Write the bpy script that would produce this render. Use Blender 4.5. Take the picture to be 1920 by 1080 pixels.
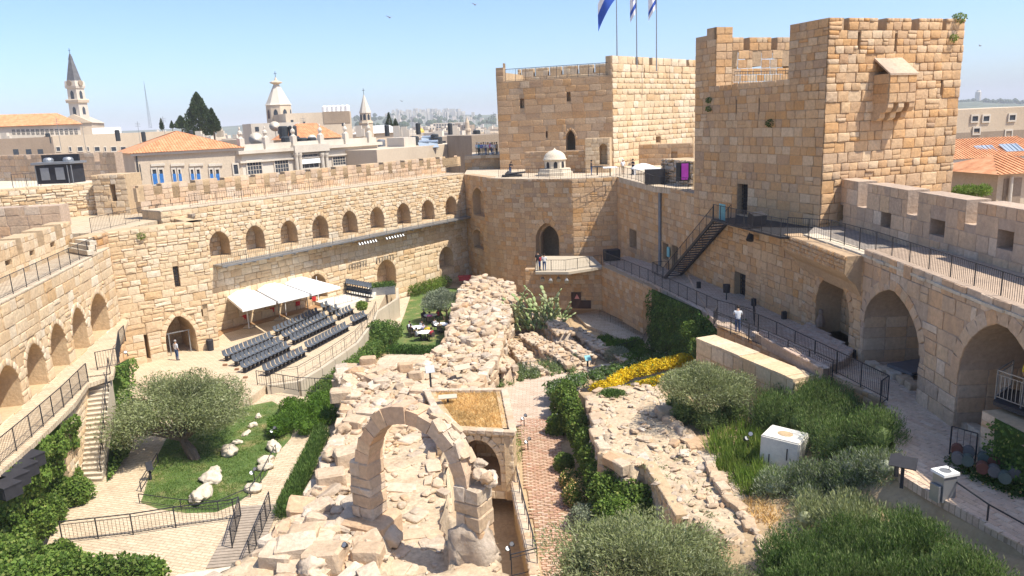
import bpy, bmesh, math, random
import numpy as np
from mathutils import Vector, Matrix
from mathutils.geometry import tessellate_polygon
for o in list(bpy.data.objects): bpy.data.objects.remove(o)
RN = random.Random(11)
NR = np.random.default_rng(11)
SC = bpy.context.scene
COL = SC.collection
rad = math.radians
# ---------------------------------------------------------------- camera
CAM_F, CAM_PITCH, CAM_ROLL, CAM_H = 1416.0, 12.5, -2.45, 18.0
_p, _r = rad(CAM_PITCH), rad(CAM_ROLL)
_up0 = Vector((0, math.sin(_p), math.cos(_p)))
C_FWD = Vector((0, math.cos(_p), -math.sin(_p)))
C_RIGHT = Vector((1, 0, 0)) * math.cos(_r) + _up0 * math.sin(_r)
C_UP = -Vector((1, 0, 0)) * math.sin(_r) + _up0 * math.cos(_r)
C_POS = Vector((0, 0, CAM_H))
cd = bpy.data.cameras.new('camera'); cam = bpy.data.objects.new('camera', cd); COL.objects.link(cam)
m = Matrix((C_RIGHT, C_UP, -C_FWD)).transposed().to_4x4(); m.translation = C_POS
cam.matrix_world = m
cd.sensor_width = 36; cd.lens = 36 * CAM_F / 1920; cd.clip_end = 20000; cd.clip_start = 0.5
SC.camera = cam
# ---------------------------------------------------------------- light
SUN = Vector((0.55, -0.24, 1.0)).normalized()
sun_el = math.asin(SUN.z); sun_rot = math.atan2(SUN.x, SUN.y)
w = bpy.data.worlds.new('World'); SC.world = w; w.use_nodes = True
nt = w.node_tree; bg = nt.nodes['Background']
sky = nt.nodes.new('ShaderNodeTexSky'); sky.sky_type = 'NISHITA'; sky.sun_disc = False
sky.sun_elevation = sun_el; sky.sun_rotation = sun_rot; sky.altitude = 200
sky.air_density = 0.8; sky.dust_density = 1.5; sky.ozone_density = 6.5
nt.links.new(sky.outputs[0], bg.inputs[0]); bg.inputs[1].default_value = 0.10
sl = bpy.data.lights.new('sun', 'SUN'); sun = bpy.data.objects.new('sun', sl); COL.objects.link(sun)
sl.energy = 2.9; sl.angle = rad(0.53); sl.color = (1.0, 0.93, 0.81)
sun.rotation_euler = (-SUN).to_track_quat('-Z', 'Y').to_euler(); sun.location = (60, -20, 80)
vs = SC.view_settings
SC.display_settings.display_device = 'sRGB'
vs.view_transform = 'Standard'; vs.look = 'None'; vs.exposure = 1.3; vs.gamma = 1.0; vs.use_curve_mapping = False
SC.cycles.max_bounces = 5; SC.cycles.diffuse_bounces = 4; SC.cycles.transparent_max_bounces = 4
SC.cycles.use_denoising = True
# ---------------------------------------------------------------- pixel -> place (calibration of the photograph)
def ray(x, y): return C_FWD * CAM_F + C_RIGHT * (x - 960) + C_UP * (540 - y)
def P(x, y, z=0.0):
    d = ray(x, y); t = (z - CAM_H) / d.z; return C_POS + d * t
def D(x, y, Y):
    d = ray(x, y); return C_POS + d * (Y / d.y)
def proj(p):
    v = Vector(p) - C_POS; k = CAM_F / v.dot(C_FWD); return (960 + v.dot(C_RIGHT) * k, 540 - v.dot(C_UP) * k)
def hit(x, y, a, b):
    d = ray(x, y); n = Vector((-(b[1] - a[1]), b[0] - a[0], 0)); t = n.dot(Vector((a[0], a[1], 0)) - C_POS) / n.dot(d)
    return C_POS + d * t
def VZ(b, y):
    lo, hi = -30.0, 160.0
    for _ in range(40):
        mid = (lo + hi) / 2
        if proj((b[0], b[1], mid))[1] > y: lo = mid
        else: hi = mid
    return lo
def XY(v): return (v[0], v[1])
# ---------------------------------------------------------------- materials
def rgb(c): return (c[0], c[1], c[2], 1.0)
def new_mat(name):
    m = bpy.data.materials.new(name); m.use_nodes = True; t = m.node_tree
    b = t.nodes['Principled BSDF']; b.inputs['Roughness'].default_value = 0.9
    try: b.inputs['Specular IOR Level'].default_value = 0.25
    except Exception: pass
    return m, t, b
def N(t, typ, **kw):
    n = t.nodes.new(typ)
    for k, v in kw.items():
        if isinstance(k, str) and k.startswith('i_'): n.inputs[int(k[2:])].default_value = v
        else: setattr(n, k, v)
    return n
def rnd_node(t):
    oi = N(t, 'ShaderNodeObjectInfo'); ge = N(t, 'ShaderNodeNewGeometry')
    ad = N(t, 'ShaderNodeMath', operation='ADD'); t.links.new(oi.outputs['Random'], ad.inputs[0]); t.links.new(ge.outputs['Random Per Island'], ad.inputs[1])
    fr = N(t, 'ShaderNodeMath', operation='FRACT'); t.links.new(ad.outputs[0], fr.inputs[0]); return fr, ge
def ramp(t, fac, cols, interp='LINEAR'):
    r = N(t, 'ShaderNodeValToRGB'); e = r.color_ramp.elements; r.color_ramp.interpolation = interp
    n = len(cols)
    for i, c in enumerate(cols):
        pos = i / (n - 1) if not isinstance(c[0], tuple) else c[1]
        cc = c if not isinstance(c[0], tuple) else c[0]
        if i < 2: el = e[i]; el.position = pos
        else: el = e.new(pos)
        el.color = rgb(cc)
    t.links.new(fac, r.inputs[0]); return r
def mixc(t, fac, a, b, blend='MIX'):
    mx = N(t, 'ShaderNodeMix', data_type='RGBA', blend_type=blend)
    if isinstance(fac, (int, float)): mx.inputs[0].default_value = fac
    else: t.links.new(fac, mx.inputs[0])
    for s, v in ((6, a), (7, b)):
        if isinstance(v, tuple): mx.inputs[s].default_value = rgb(v)
        else: t.links.new(v, mx.inputs[s])
    return mx.outputs[2]
def noise(t, scale, detail=4, rough=0.6, vec=None):
    n = N(t, 'ShaderNodeTexNoise'); n.inputs['Scale'].default_value = scale; n.inputs['Detail'].default_value = detail; n.inputs['Roughness'].default_value = rough
    if vec is not None: t.links.new(vec, n.inputs['Vector'])
    return n
def maprange(t, v, a, b, c=0.0, d=1.0):
    n = N(t, 'ShaderNodeMapRange'); n.inputs[1].default_value = a; n.inputs[2].default_value = b; n.inputs[3].default_value = c; n.inputs[4].default_value = d
    t.links.new(v, n.inputs[0]); return n.outputs[0]
def bump(t, b, h, strength=0.5, dist=0.03):
    bp = N(t, 'ShaderNodeBump'); bp.inputs['Strength'].default_value = strength; bp.inputs['Distance'].default_value = dist
    t.links.new(h, bp.inputs['Height']); t.links.new(bp.outputs[0], b.inputs['Normal'])
def stone_mat(name, cols, dirt=(0.16, 0.13, 0.10), dirt_amt=0.5, grain=0.25, bmp=0.8, big=0.22, pale=None):
    pale = pale or tuple(min(.72, sum(k[i] for k in cols) / len(cols) * 1.14) for i in range(3))
    m, t, b = new_mat(name); fr, ge = rnd_node(t)
    c = ramp(t, fr.outputs[0], cols).outputs[0]
    pos = ge.outputs['Position']
    n1 = noise(t, 5.0, 5, 0.65, pos); f1 = maprange(t, n1.outputs[0], 0.3, 0.7, 1 - grain, 1 + grain * 0.6)
    c = mixc(t, 1.0, c, ramp(t, f1, [(0, 0, 0), (1.3, 1.3, 1.3)]).outputs[0], 'MULTIPLY') if False else c
    hv = N(t, 'ShaderNodeHueSaturation'); t.links.new(c, hv.inputs['Color']); t.links.new(f1, hv.inputs['Value'])
    c = hv.outputs[0]
    mp = N(t, 'ShaderNodeMapping'); mp.inputs['Scale'].default_value = (1.6, 1.6, 0.45); t.links.new(pos, mp.inputs[0])
    n2 = noise(t, big, 5, 0.65, mp.outputs[0]); f2 = maprange(t, n2.outputs[0], 0.46, 0.7, 0, dirt_amt)
    n4 = noise(t, big * 0.55, 3, 0.5, pos); f4 = maprange(t, n4.outputs[0], 0.42, 0.62, 0, 0.36); c = mixc(t, f4, c, pale)
    c = mixc(t, f2, c, dirt)
    n3 = noise(t, 1.7, 6, 0.7, pos); f3 = maprange(t, n3.outputs[0], 0.58, 0.75, 0, dirt_amt * 0.9)
    c = mixc(t, f3, c, tuple(sum(dirt) / 3 * .6 + x * .55 for x in dirt))
    t.links.new(c, b.inputs['Base Color']); bump(t, b, n1.outputs[0], bmp, 0.05); return m
def plain_mat(name, col, rough=0.7, metal=0.0, var=0.12, scale=3.0, bmp=0.0):
    m, t, b = new_mat(name); ge = N(t, 'ShaderNodeNewGeometry')
    n = noise(t, scale, 4, 0.6, ge.outputs['Position']); f = maprange(t, n.outputs[0], 0.3, 0.7, 1 - var, 1 + var)
    hv = N(t, 'ShaderNodeHueSaturation'); hv.inputs['Color'].default_value = rgb(col); t.links.new(f, hv.inputs['Value'])
    t.links.new(hv.outputs[0], b.inputs['Base Color']); b.inputs['Roughness'].default_value = rough; b.inputs['Metallic'].default_value = metal
    if bmp: bump(t, b, n.outputs[0], bmp, 0.03)
    return m
def leaf_mat(name, cols, trans=0.35, big=0.5):
    m, t, b = new_mat(name); fr, ge = rnd_node(t)
    c = ramp(t, fr.outputs[0], cols).outputs[0]
    n = noise(t, big, 3, 0.5, ge.outputs['Position']); f = maprange(t, n.outputs[0], 0.3, 0.7, 0.75, 1.25)
    hv = N(t, 'ShaderNodeHueSaturation'); t.links.new(c, hv.inputs['Color']); t.links.new(f, hv.inputs['Value']); c = hv.outputs[0]
    t.links.new(c, b.inputs['Base Color']); b.inputs['Roughness'].default_value = 0.6
    tr = N(t, 'ShaderNodeBsdfTranslucent'); t.links.new(c, tr.inputs[0]); ms = N(t, 'ShaderNodeMixShader'); ms.inputs[0].default_value = trans
    t.links.new(b.outputs[0], ms.inputs[1]); t.links.new(tr.outputs[0], ms.inputs[2]); t.links.new(ms.outputs[0], t.nodes['Material Output'].inputs[0]); return m
# ---------------------------------------------------------------- objects
def tag(o, label=None, cat=None, group=None, kind=None):
    if label: o['label'] = label
    if cat: o['category'] = cat
    if group: o['group'] = group
    if kind: o['kind'] = kind
    return o
def link(name, data, parent=None, loc=(0, 0, 0), rot=None, scale=None):
    o = bpy.data.objects.new(name, data); COL.objects.link(o)
    if parent is not None: o.parent = parent
    o.location = loc
    if rot is not None: o.rotation_euler = rot
    if scale is not None: o.scale = scale
    return o
def empty(name, loc=(0, 0, 0), rz=0.0, parent=None):
    o = link(name, None, parent, loc, (0, 0, rz)); o.empty_display_size = 0.3; return o
def npmesh(name, V, F, mats=(), mi=None, smooth=False):
    V = np.asarray(V, np.float32).reshape(-1, 3); F = np.asarray(F, np.int32); k = F.shape[1]
    me = bpy.data.meshes.new(name); me.vertices.add(len(V)); me.vertices.foreach_set('co', V.ravel())
    me.loops.add(F.size); me.loops.foreach_set('vertex_index', F.ravel())
    me.polygons.add(len(F)); me.polygons.foreach_set('loop_start', np.arange(0, F.size, k, dtype=np.int32))
    for m in mats: me.materials.append(m)
    if mi is not None: me.polygons.foreach_set('material_index', np.asarray(mi, np.int32))
    if smooth: me.polygons.foreach_set('use_smooth', np.ones(len(F), bool))
    me.update(calc_edges=True); return me
class MB:
    """collects shapes; build() links them as ONE mesh object"""
    def __init__(s): s.v = []; s.f = []; s.m = []
    def add(s, vs, fs, mi=0):
        o = len(s.v); s.v += [tuple(v) for v in vs]; s.f += [tuple(i + o for i in f) for f in fs]; s.m += [mi] * len(fs); return s
    def box(s, c, sz, rz=0.0, mi=0, rx=0.0, ry=0.0):
        hx, hy, hz = sz[0] / 2, sz[1] / 2, sz[2] / 2
        M = Matrix.Translation(c) @ Matrix.Rotation(rz, 4, 'Z') @ Matrix.Rotation(ry, 4, 'Y') @ Matrix.Rotation(rx, 4, 'X')
        vs = [M @ Vector((x, y, z)) for x in (-hx, hx) for y in (-hy, hy) for z in (-hz, hz)]
        return s.add(vs, [(0, 1, 3, 2), (4, 6, 7, 5), (0, 4, 5, 1), (2, 3, 7, 6), (0, 2, 6, 4), (1, 5, 7, 3)], mi)
    def prism(s, poly, z0, z1, mi=0):
        n = len(poly); a = sum(poly[i][0] * poly[(i + 1) % n][1] - poly[(i + 1) % n][0] * poly[i][1] for i in range(n))
        if a < 0: poly = poly[::-1]
        zf0 = z0 if callable(z0) else (lambda p: z0); zf1 = z1 if callable(z1) else (lambda p: z1)
        vs = [(p[0], p[1], zf0(p)) for p in poly] + [(p[0], p[1], zf1(p)) for p in poly]
        fs = [tuple(range(n - 1, -1, -1)), tuple(range(n, 2 * n))] + [(i, (i + 1) % n, n + (i + 1) % n, n + i) for i in range(n)]
        return s.add(vs, fs, mi)
    def tube(s, p0, p1, r0, r1=None, n=6, mi=0, cap=True):
        p0, p1 = Vector(p0), Vector(p1); r1 = r0 if r1 is None else r1; d = (p1 - p0).normalized()
        a = d.orthogonal().normalized(); b = d.cross(a); vs = []
        for p, r in ((p0, r0), (p1, r1)):
            for i in range(n): vs.append(p + (a * math.cos(2 * math.pi * i / n) + b * math.sin(2 * math.pi * i / n)) * r)
        fs = [(i, (i + 1) % n, n + (i + 1) % n, n + i) for i in range(n)]
        if cap: fs += [tuple(range(n - 1, -1, -1)), tuple(range(n, 2 * n))]
        return s.add(vs, fs, mi)
    def path(s, pts, r, n=6, mi=0):
        for a, b in zip(pts[:-1], pts[1:]): s.tube(a, b, r, r, n, mi)
        return s
    def lathe(s, c, prof, n=12, mi=0, sx=1.0, sy=1.0, rz=0.0):
        c = Vector(c); vs = []
        for r, z in prof:
            for i in range(n):
                a = 2 * math.pi * i / n + rz; vs.append((c.x + r * math.cos(a) * sx, c.y + r * math.sin(a) * sy, c.z + z))
        fs = []
        for j in range(len(prof) - 1):
            for i in range(n): fs.append((j * n + i, j * n + (i + 1) % n, (j + 1) * n + (i + 1) % n, (j + 1) * n + i))
        fs += [tuple(range(n - 1, -1, -1)), tuple((len(prof) - 1) * n + i for i in range(n))]
        return s.add(vs, fs, mi)
    def mesh(s, name, mats, smooth=False):
        me = bpy.data.meshes.new(name); me.from_pydata(s.v, [], s.f)
        for m in (mats if isinstance(mats, (list, tuple)) else [mats]): me.materials.append(m)
        me.polygons.foreach_set('material_index', s.m)
        if smooth: me.polygons.foreach_set('use_smooth', [True] * len(me.polygons))
        me.update(); return me
    def build(s, name, mats, parent=None, loc=(0, 0, 0), rz=0.0, smooth=False):
        return link(name, s.mesh(name, mats, smooth), parent, loc, (0, 0, rz))
def copy_tree(o, parent=None):
    c = o.copy(); COL.objects.link(c)
    if parent is not None: c.parent = parent
    for ch in list(o.children): copy_tree(ch, c)
    return c
# ---------------------------------------------------------------- stone pieces (shared unit meshes)
def unit_stone(seed, boss=0.0, chamf=0.10, fine=True):
    r = random.Random(seed)
    k = 0.5 - chamf
    g = [-k, -k / 3, k / 3, k] if fine else [-k, k]
    n = len(g); vs = []; fs = []
    for j in range(n):
        for i in range(n):
            e = 0 if (i in (0, n - 1) or j in (0, n - 1)) else 1
            jit = 0.05 if fine else 0.03
            vs.append((g[i] + r.uniform(-jit, jit) * 0.6, -1 - boss * e * r.uniform(0.5, 1.3) + r.uniform(-0.12, 0.12) * (1 if fine else 0.5), g[j] + r.uniform(-jit, jit) * 0.6))
    for j in range(n - 1):
        for i in range(n - 1): fs.append((j * n + i, j * n + i + 1, (j + 1) * n + i + 1, (j + 1) * n + i))
    ring = [i for i in range(n)] + [j * n + n - 1 for j in range(1, n)] + [(n - 1) * n + i for i in range(n - 2, -1, -1)] + [j * n for j in range(n - 2, 0, -1)]
    base = len(vs); L = len(ring)
    def outer(i):
        x, _, z = vs[ring[i]]; s = 0.5 / k
        return (max(-0.5, min(0.5, x * s)) * r.uniform(0.97, 1.0), max(-0.5, min(0.5, z * s)) * r.uniform(0.97, 1.0))
    o2 = [outer(i) for i in range(L)]
    vs += [(x, -0.74, z) for x, z in o2]
    vs += [(x, 0.0, z) for x, z in o2]
    for i in range(L):
        j = (i + 1) % L
        fs.append((ring[j], ring[i], base + i, base + j)); fs.append((base + j, base + i, base + L + i, base + L + j))
    fs = [f[::-1] if False else f for f in fs]
    return vs, fs
def stone_set(mat, boss, chamf, k=5, fine=True):
    out = []
    for i in range(k):
        v, f = unit_stone(100 + i, boss, chamf, fine); me = bpy.data.meshes.new('stone'); me.from_pydata(v, [], f); me.materials.append(mat); me.update(); out.append((me, np.array(v), f))
    return out
def unit_rock(seed, sub=2, rough=0.22):
    r = random.Random(seed); bm = bmesh.new(); bmesh.ops.create_icosphere(bm, subdivisions=sub, radius=0.5)
    ax = [Vector((r.uniform(-1, 1), r.uniform(-1, 1), r.uniform(-1, 1))).normalized() for _ in range(12)]
    off = [r.uniform(0.30, 0.46) for _ in ax]
    for v in bm.verts:
        for a, o in zip(ax, off):
            d = v.co.dot(a)
            if d > o: v.co -= a * (d - o) * 0.9
        v.co += Vector((r.uniform(-1, 1), r.uniform(-1, 1), r.uniform(-1, 1))) * rough * 0.12
    me = bpy.data.meshes.new('rock'); bm.to_mesh(me); bm.free()
    if sub > 2: me.polygons.foreach_set('use_smooth', [True] * len(me.polygons))
    return me
def joined_stones(name, items, uset, parent, mat):
    """items: (x, y, z, w, d, h, ry) in parent space -> one mesh"""
    Vs = []; Fs4 = []; off = 0
    byv = {}
    for q, it in enumerate(items): byv.setdefault(q % len(uset), []).append(it)
    for k, its in byv.items():
        me, v, f = uset[k]; A = np.array(its, np.float64); n = len(A)
        p = v[None, :, :] * A[:, None, 3:6]
        c, s = np.cos(A[:, 6])[:, None], np.sin(A[:, 6])[:, None]
        x = p[:, :, 0] * c + p[:, :, 2] * s; z = -p[:, :, 0] * s + p[:, :, 2] * c
        p = np.stack([x, p[:, :, 1], z], 2) + A[:, None, 0:3]
        Vs.append(p.reshape(-1, 3)); fa = np.array(f, np.int32)
        Fs4.append((fa[None] + (np.arange(n) * len(v))[:, None, None] + off).reshape(-1, 4)); off += n * len(v)
    if not Vs: return None
    o = link(name, npmesh(name, np.concatenate(Vs), np.concatenate(Fs4), [mat]), parent); o['kind'] = 'stuff'; return o
def arch_pts(x0, x1, zb, zs, zt, n=9, rnd=False):
    wd = x1 - x0; h = zt - zs; hp = wd / 2 if rnd else max(h, .7 * wd); r = max((wd * wd / 4 + hp * hp) / wd, 0.01); pts = [(x0, zb)]
    cx = x0 + r; a1 = math.acos(max(-1, min(1, (x0 + wd / 2 - cx) / r)))
    sc = h / max(r * math.sin(a1), 1e-4)
    for i in range(n + 1):
        a = math.pi + (a1 - math.pi) * i / n; pts.append((cx + r * math.cos(a), zs + r * math.sin(a) * sc))
    L = pts[1:-1]
    pts += [(x0 + x1 - x, z) for x, z in reversed(L)] + [(x1, zb)]
    return pts
class Wall:
    def __init__(s, name, a, b, z0, z1, thick=1.2, parent=None, rootloc=None):
        s.name = name; s.a = Vector((a[0], a[1])); s.b = Vector((b[0], b[1])); s.z0, s.z1, s.th = z0, z1, thick
        u = s.b - s.a; s.L = u.length; s.u = u / s.L; s.ang = math.atan2(u.y, u.x); s.op = []; s.cren = []; s.parent = parent
        s.rl = Vector(rootloc) if rootloc is not None else Vector((0, 0, 0))
    def px(s, x, y):
        h = hit(x, y, s.a, s.b); return ((Vector((h.x, h.y)) - s.a).dot(s.u), h.z)
    def w(s, lx, lz, ly=0.0):
        q = s.a + s.u * lx + Vector((-s.u.y, s.u.x)) * ly; return Vector((q.x, q.y, lz))
    def arch(s, L, Rr, T, spring=0.55, depth=1.2, vous=0.3, back='stone', zb=None, rnd=False):
        x0, za = s.px(*L); x1, zc = s.px(*Rr); xt, zt = s.px(*T); zb = min(za, zc) if zb is None else zb
        pts = arch_pts(x0, x1, zb, zb + (zt - zb) * spring, zt, 9, rnd)
        s.op.append(dict(p=pts, d=depth, v=vous, back=back, zs=zb + (zt - zb) * spring)); return s.op[-1]
    def rect(s, A, B, depth=0.6, back='stone', dx=None):
        x0, z1 = s.px(*A); x1, z0 = s.px(*B)
        if dx: x1 = x0 + dx
        s.op.append(dict(p=[(x0, z0), (x0, z1), (x1, z1), (x1, z0)], d=depth, v=0, back=back, zs=z1)); return s.op[-1]
    def rectl(s, x0, x1, z0, z1, depth=0.6, back='stone'):
        s.op.append(dict(p=[(x0, z0), (x0, z1), (x1, z1), (x1, z0)], d=depth, v=0, back=back, zs=z1)); return s.op[-1]
    def crens(s, lst): s.cren += lst
    def top(s, x):
        for c in s.cren:
            if c[0] <= x <= c[1]: return c[2]
        return s.z1
    def build(s, mat, mort, uset, ufine, ch=0.5, wr=(0.8, 2.2), gap=0.02, proud=(0.02, 0.05), nobj=200, tilt=0.006, rubble=0.0, coping=None, bands=None, mname='wall', seed=0):
        R = random.Random(hash(s.name) % 1000 + seed if False else 17 + seed + int(abs(s.a.x * 13 + s.a.y * 7)))
        root = link(s.name if s.parent is None else mname, None, s.parent) if False else None
        # outline with crenels
        out = [(0, s.z0), (0, s.top(1e-3))]
        for c in sorted(s.cren):
            x0, x1, zb = max(c[0], 0), min(c[1], s.L), c[2]
            if x1 <= 0 or x0 >= s.L: continue
            if x0 > 0: out += [(x0, s.z1), (x0, zb)]
            else: out[-1] = (0, zb)
            if x1 < s.L: out += [(x1, zb), (x1, s.z1)]
            else: out += [(s.L, zb)]
        if out[-1][0] < s.L: out += [(s.L, s.z1)]
        out += [(s.L, s.z0)]
        mb = MB(); th = s.th
        def face(polys, y):
            vv = [Vector((x, z, 0)) for pl in polys for x, z in pl]
            tri = tessellate_polygon([[Vector((x, z, 0)) for x, z in pl] for pl in polys])
            mb.add([(v.x, y, v.y) for v in vv], tri)
        holes = [o['p'] for o in s.op]
        face([out] + holes, 0.0)
        face([out] + [o['p'] for o in s.op if o['d'] >= th], th)
        n = len(out)
        mb.add([(x, 0, z) for x, z in out] + [(x, th, z) for x, z in out], [(i, (i + 1) % n, n + (i + 1) % n, n + i) for i in range(n)])
        for o in s.op:
            p = o['p']; n = len(p); d = min(o['d'], th)
            if o['d'] > th and o['back'] is not None: d = o['d']
            mb.add([(x, 0, z) for x, z in p] + [(x, d, z) for x, z in p], [(i, (i + 1) % n, n + (i + 1) % n, n + i) for i in range(n)])
            if o['back'] == 'stone': face([p], d)
        me = mb.mesh(s.name, [mort])
        o = link(s.name if s.parent is None else mname, me, s.parent, Vector((s.a.x, s.a.y, 0)) - s.rl, (0, 0, s.ang))
        s.obj = o
        # courses
        items = []; side = []
        dens = []
        for op in s.op:
            p = op['p']; q = []
            for (xa, za), (xb, zb) in zip(p, p[1:] + p[:1]):
                for k in range(12): q.append((xa + (xb - xa) * k / 12, za + (zb - za) * k / 12))
            dens.append(q)
        z = s.z0
        while z < s.z1 - 0.04:
            hb = ch if bands is None else bands(z)
            h = hb * R.uniform(0.8, 1.22)
            if z + h > s.z1 or s.z1 - z - h < hb * 0.35: h = s.z1 - z
            iv = [(0.0, s.L)]
            def sub(iv, a, b):
                r = []
                for x0, x1 in iv:
                    if b <= x0 or a >= x1: r.append((x0, x1)); continue
                    if a > x0: r.append((x0, a))
                    if b < x1: r.append((b, x1))
                return r
            for op, q in zip(s.op, dens):
                xs = [x for x, zz in q if z - 0.02 <= zz <= z + h + 0.02]
                zs_ = [zz for x, zz in q]
                if min(zs_) > z + h * 0.85 or max(zs_) < z + h * 0.15: continue
                e = 0.0
                if op['v'] and z + h * 0.6 > op['zs']: e = op['v'] * 0.75
                if not xs: continue
                iv = sub(iv, min(xs) - e, max(xs) + e)
                if op['back'] == 'stone':
                    xi = [x for x, zz in q if z + h * 0.25 <= zz <= z + h * 0.75] or xs
                    x = min(xi)
                    if op['d'] > 2.5 and z + h < op['zs'] + .6:
                        kk = 3; dd = op['d'] / kk
                        for i in range(kk):
                            for sg, X in ((-1, min(xi)), (1, max(xi))): side.append((X, dd * (i + .5), z + h / 2, dd - gap, h - gap, sg))
                    while x < max(xi) - 0.05:
                        ww = min(h * R.uniform(0.9, 1.8), max(xi) - x)
                        d = op['d']; items.append((x + ww / 2, d, z + h / 2, ww - gap, R.uniform(*proud), h - gap, 0.0)); x += ww
            for c in s.cren:
                if z + h * 0.4 > c[2]: iv = sub(iv, c[0], c[1])
            for x0, x1 in iv:
                x = x0
                while x < x1 - 0.02:
                    ww = h * R.uniform(*wr) + 0.08
                    if x1 - x - ww < h * 0.45: ww = x1 - x
                    if ww > h * 3.2 + 0.1: ww = (x1 - x) / 2
                    if ww > 0.06:
                        if rubble and R.random() < rubble and h > 0.25:
                            hh = h * R.uniform(0.38, 0.62)
                            items.append((x + ww / 2, 0.0, z + hh / 2, ww - gap * R.uniform(.6, 1.8), R.uniform(*proud), hh - gap, R.uniform(-tilt, tilt) * 3))
                            items.append((x + ww / 2, 0.0, z + hh + (h - hh) / 2, ww - gap * R.uniform(.6, 1.8), R.uniform(*proud), h - hh - gap, R.uniform(-tilt, tilt) * 3))
                        else:
                            items.append((x + ww / 2, 0.0, z + h / 2, ww - gap * R.uniform(.7, 1.5), R.uniform(*proud), h - gap * R.uniform(.7, 1.5), R.uniform(-tilt, tilt)))
                    x += ww
            z += h
        for op in s.op:
            if op['v']:
                p = [q for q in op['p'] if q[1] >= op['zs'] - 1e-4]; v = op['v']
                ln = [0.0]
                for A, B in zip(p[:-1], p[1:]): ln.append(ln[-1] + math.hypot(B[0] - A[0], B[1] - A[1]))
                k = max(5, int(ln[-1] / (v * 1.05)))
                if k % 2 == 0: k += 1
                def at(t):
                    for i in range(len(ln) - 1):
                        if t <= ln[i + 1] + 1e-9:
                            f = (t - ln[i]) / max(ln[i + 1] - ln[i], 1e-6); return (p[i][0] + (p[i + 1][0] - p[i][0]) * f, p[i][1] + (p[i + 1][1] - p[i][1]) * f)
                    return p[-1]
                for i in range(k):
                    A, B = at(ln[-1] * i / k), at(ln[-1] * (i + 1) / k); mx, mz = (A[0] + B[0]) / 2, (A[1] + B[1]) / 2
                    tx, tz = B[0] - A[0], B[1] - A[1]; l = math.hypot(tx, tz); nx, nz = -tz / l, tx / l
                    items.append((mx + nx * v / 2, 0.0, mz + nz * v / 2, l * 1.12 - gap, 0.07, v, -math.atan2(tz, tx)))
        # biggest in the picture become pieces of their own
        def weight(it):
            wp = s.w(it[0], it[2], it[1]); q = proj(wp)
            if not (-20 < q[0] < 1940 and -20 < q[1] < 1100): return 0
            return it[3] * it[5] / (wp - C_POS).length_squared
        items.sort(key=weight, reverse=True)
        for i, it in enumerate(items[:nobj]):
            link('stone', ufine[i % len(ufine)][0], o, (it[0], it[1], it[2]), (0, it[6], 0), (it[3], it[4], it[5]))
        for i, (X, Y, Z, ww, hh, sg) in enumerate(side): link('stone', ufine[i % len(ufine)][0], o, (X, Y, Z), (0, 0, -sg * math.pi / 2), (ww, .03, hh))
        if len(items) > nobj: joined_stones('stonework', items[nobj:], uset, o, mat)
        s.n = len(items)
        if coping:
            cb = MB(); x = 0.0
            segs = []; cs = sorted(s.cren); x = 0.0
            for c in cs:
                if c[0] > x: segs.append((x, min(c[0], s.L)))
                x = max(x, c[1])
            if x < s.L: segs.append((x, s.L))
            for x0, x1 in segs:
                x = x0
                while x < x1 - 0.02:
                    ww = min(R.uniform(0.7, 1.3), x1 - x)
                    if x1 - x - ww < 0.4: ww = x1 - x
                    cb.box((x + ww / 2, th / 2, s.z1 + coping / 2 - 0.01 + R.uniform(-.02, .02)), (ww - 0.02, th + 0.1, coping), 0); x += ww
            k = cb.build('coping', [mat], o); k['kind'] = 'stuff'
        return o
# ---------------------------------------------------------------- palette
CREAM = [(0.60, 0.42, 0.24), (0.64, 0.49, 0.31), (0.68, 0.55, 0.38), (0.62, 0.44, 0.25), (0.70, 0.60, 0.45), (0.56, 0.37, 0.19), (0.66, 0.52, 0.35)]
TAN = [(0.55, 0.33, 0.15), (0.61, 0.43, 0.25), (0.52, 0.36, 0.22), (0.66, 0.50, 0.32), (0.60, 0.35, 0.15), (0.45, 0.32, 0.21), (0.69, 0.56, 0.39), (0.57, 0.32, 0.12), (0.63, 0.46, 0.28)]
TAN = [(r * .93, g * .88, b * .84) for r, g, b in TAN]
PINK = [(0.52, 0.36, 0.23), (0.59, 0.43, 0.29), (0.62, 0.44, 0.27), (0.44, 0.33, 0.24), (0.66, 0.54, 0.41), (0.60, 0.37, 0.20), (0.54, 0.40, 0.28)]
M = {}
M['cream'] = stone_mat('cream_limestone', CREAM, (0.42, 0.29, 0.17), 0.4)
M['tan'] = stone_mat('tan_limestone', TAN, (0.33, 0.24, 0.16), 0.42)
M['pink'] = stone_mat('weathered_limestone', PINK, (0.25, 0.20, 0.16), 0.55)
M['rubble'] = stone_mat('rubble_limestone', [(0.54, 0.41, 0.28), (0.47, 0.34, 0.22), (0.61, 0.50, 0.38), (0.50, 0.32, 0.18), (0.56, 0.46, 0.34), (0.42, 0.34, 0.26), (0.64, 0.55, 0.44)], (0.36, 0.26, 0.17), 0.55, .3, 1.0, .5)
M['mort'] = stone_mat('lime_mortar', [(0.52, 0.38, 0.23), (0.52, 0.38, 0.23)], (0.36, 0.25, 0.15), 0.4)
M['mort_tan'] = stone_mat('old_mortar', [(0.44, 0.31, 0.19), (0.44, 0.31, 0.19)], (0.28, 0.20, 0.13), 0.4)
M['mort_pink'] = stone_mat('grey_mortar', [(0.45, 0.34, 0.25), (0.45, 0.34, 0.25)], (0.25, 0.19, 0.15), 0.5)
M['render'] = stone_mat('pale_render', [(0.60, 0.52, 0.40), (0.60, 0.52, 0.40)], (0.42, 0.34, 0.24), 0.35)
M['iron'] = plain_mat('dark_iron', (0.045, 0.045, 0.05), 0.55, 0.3, 0.1)
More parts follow.
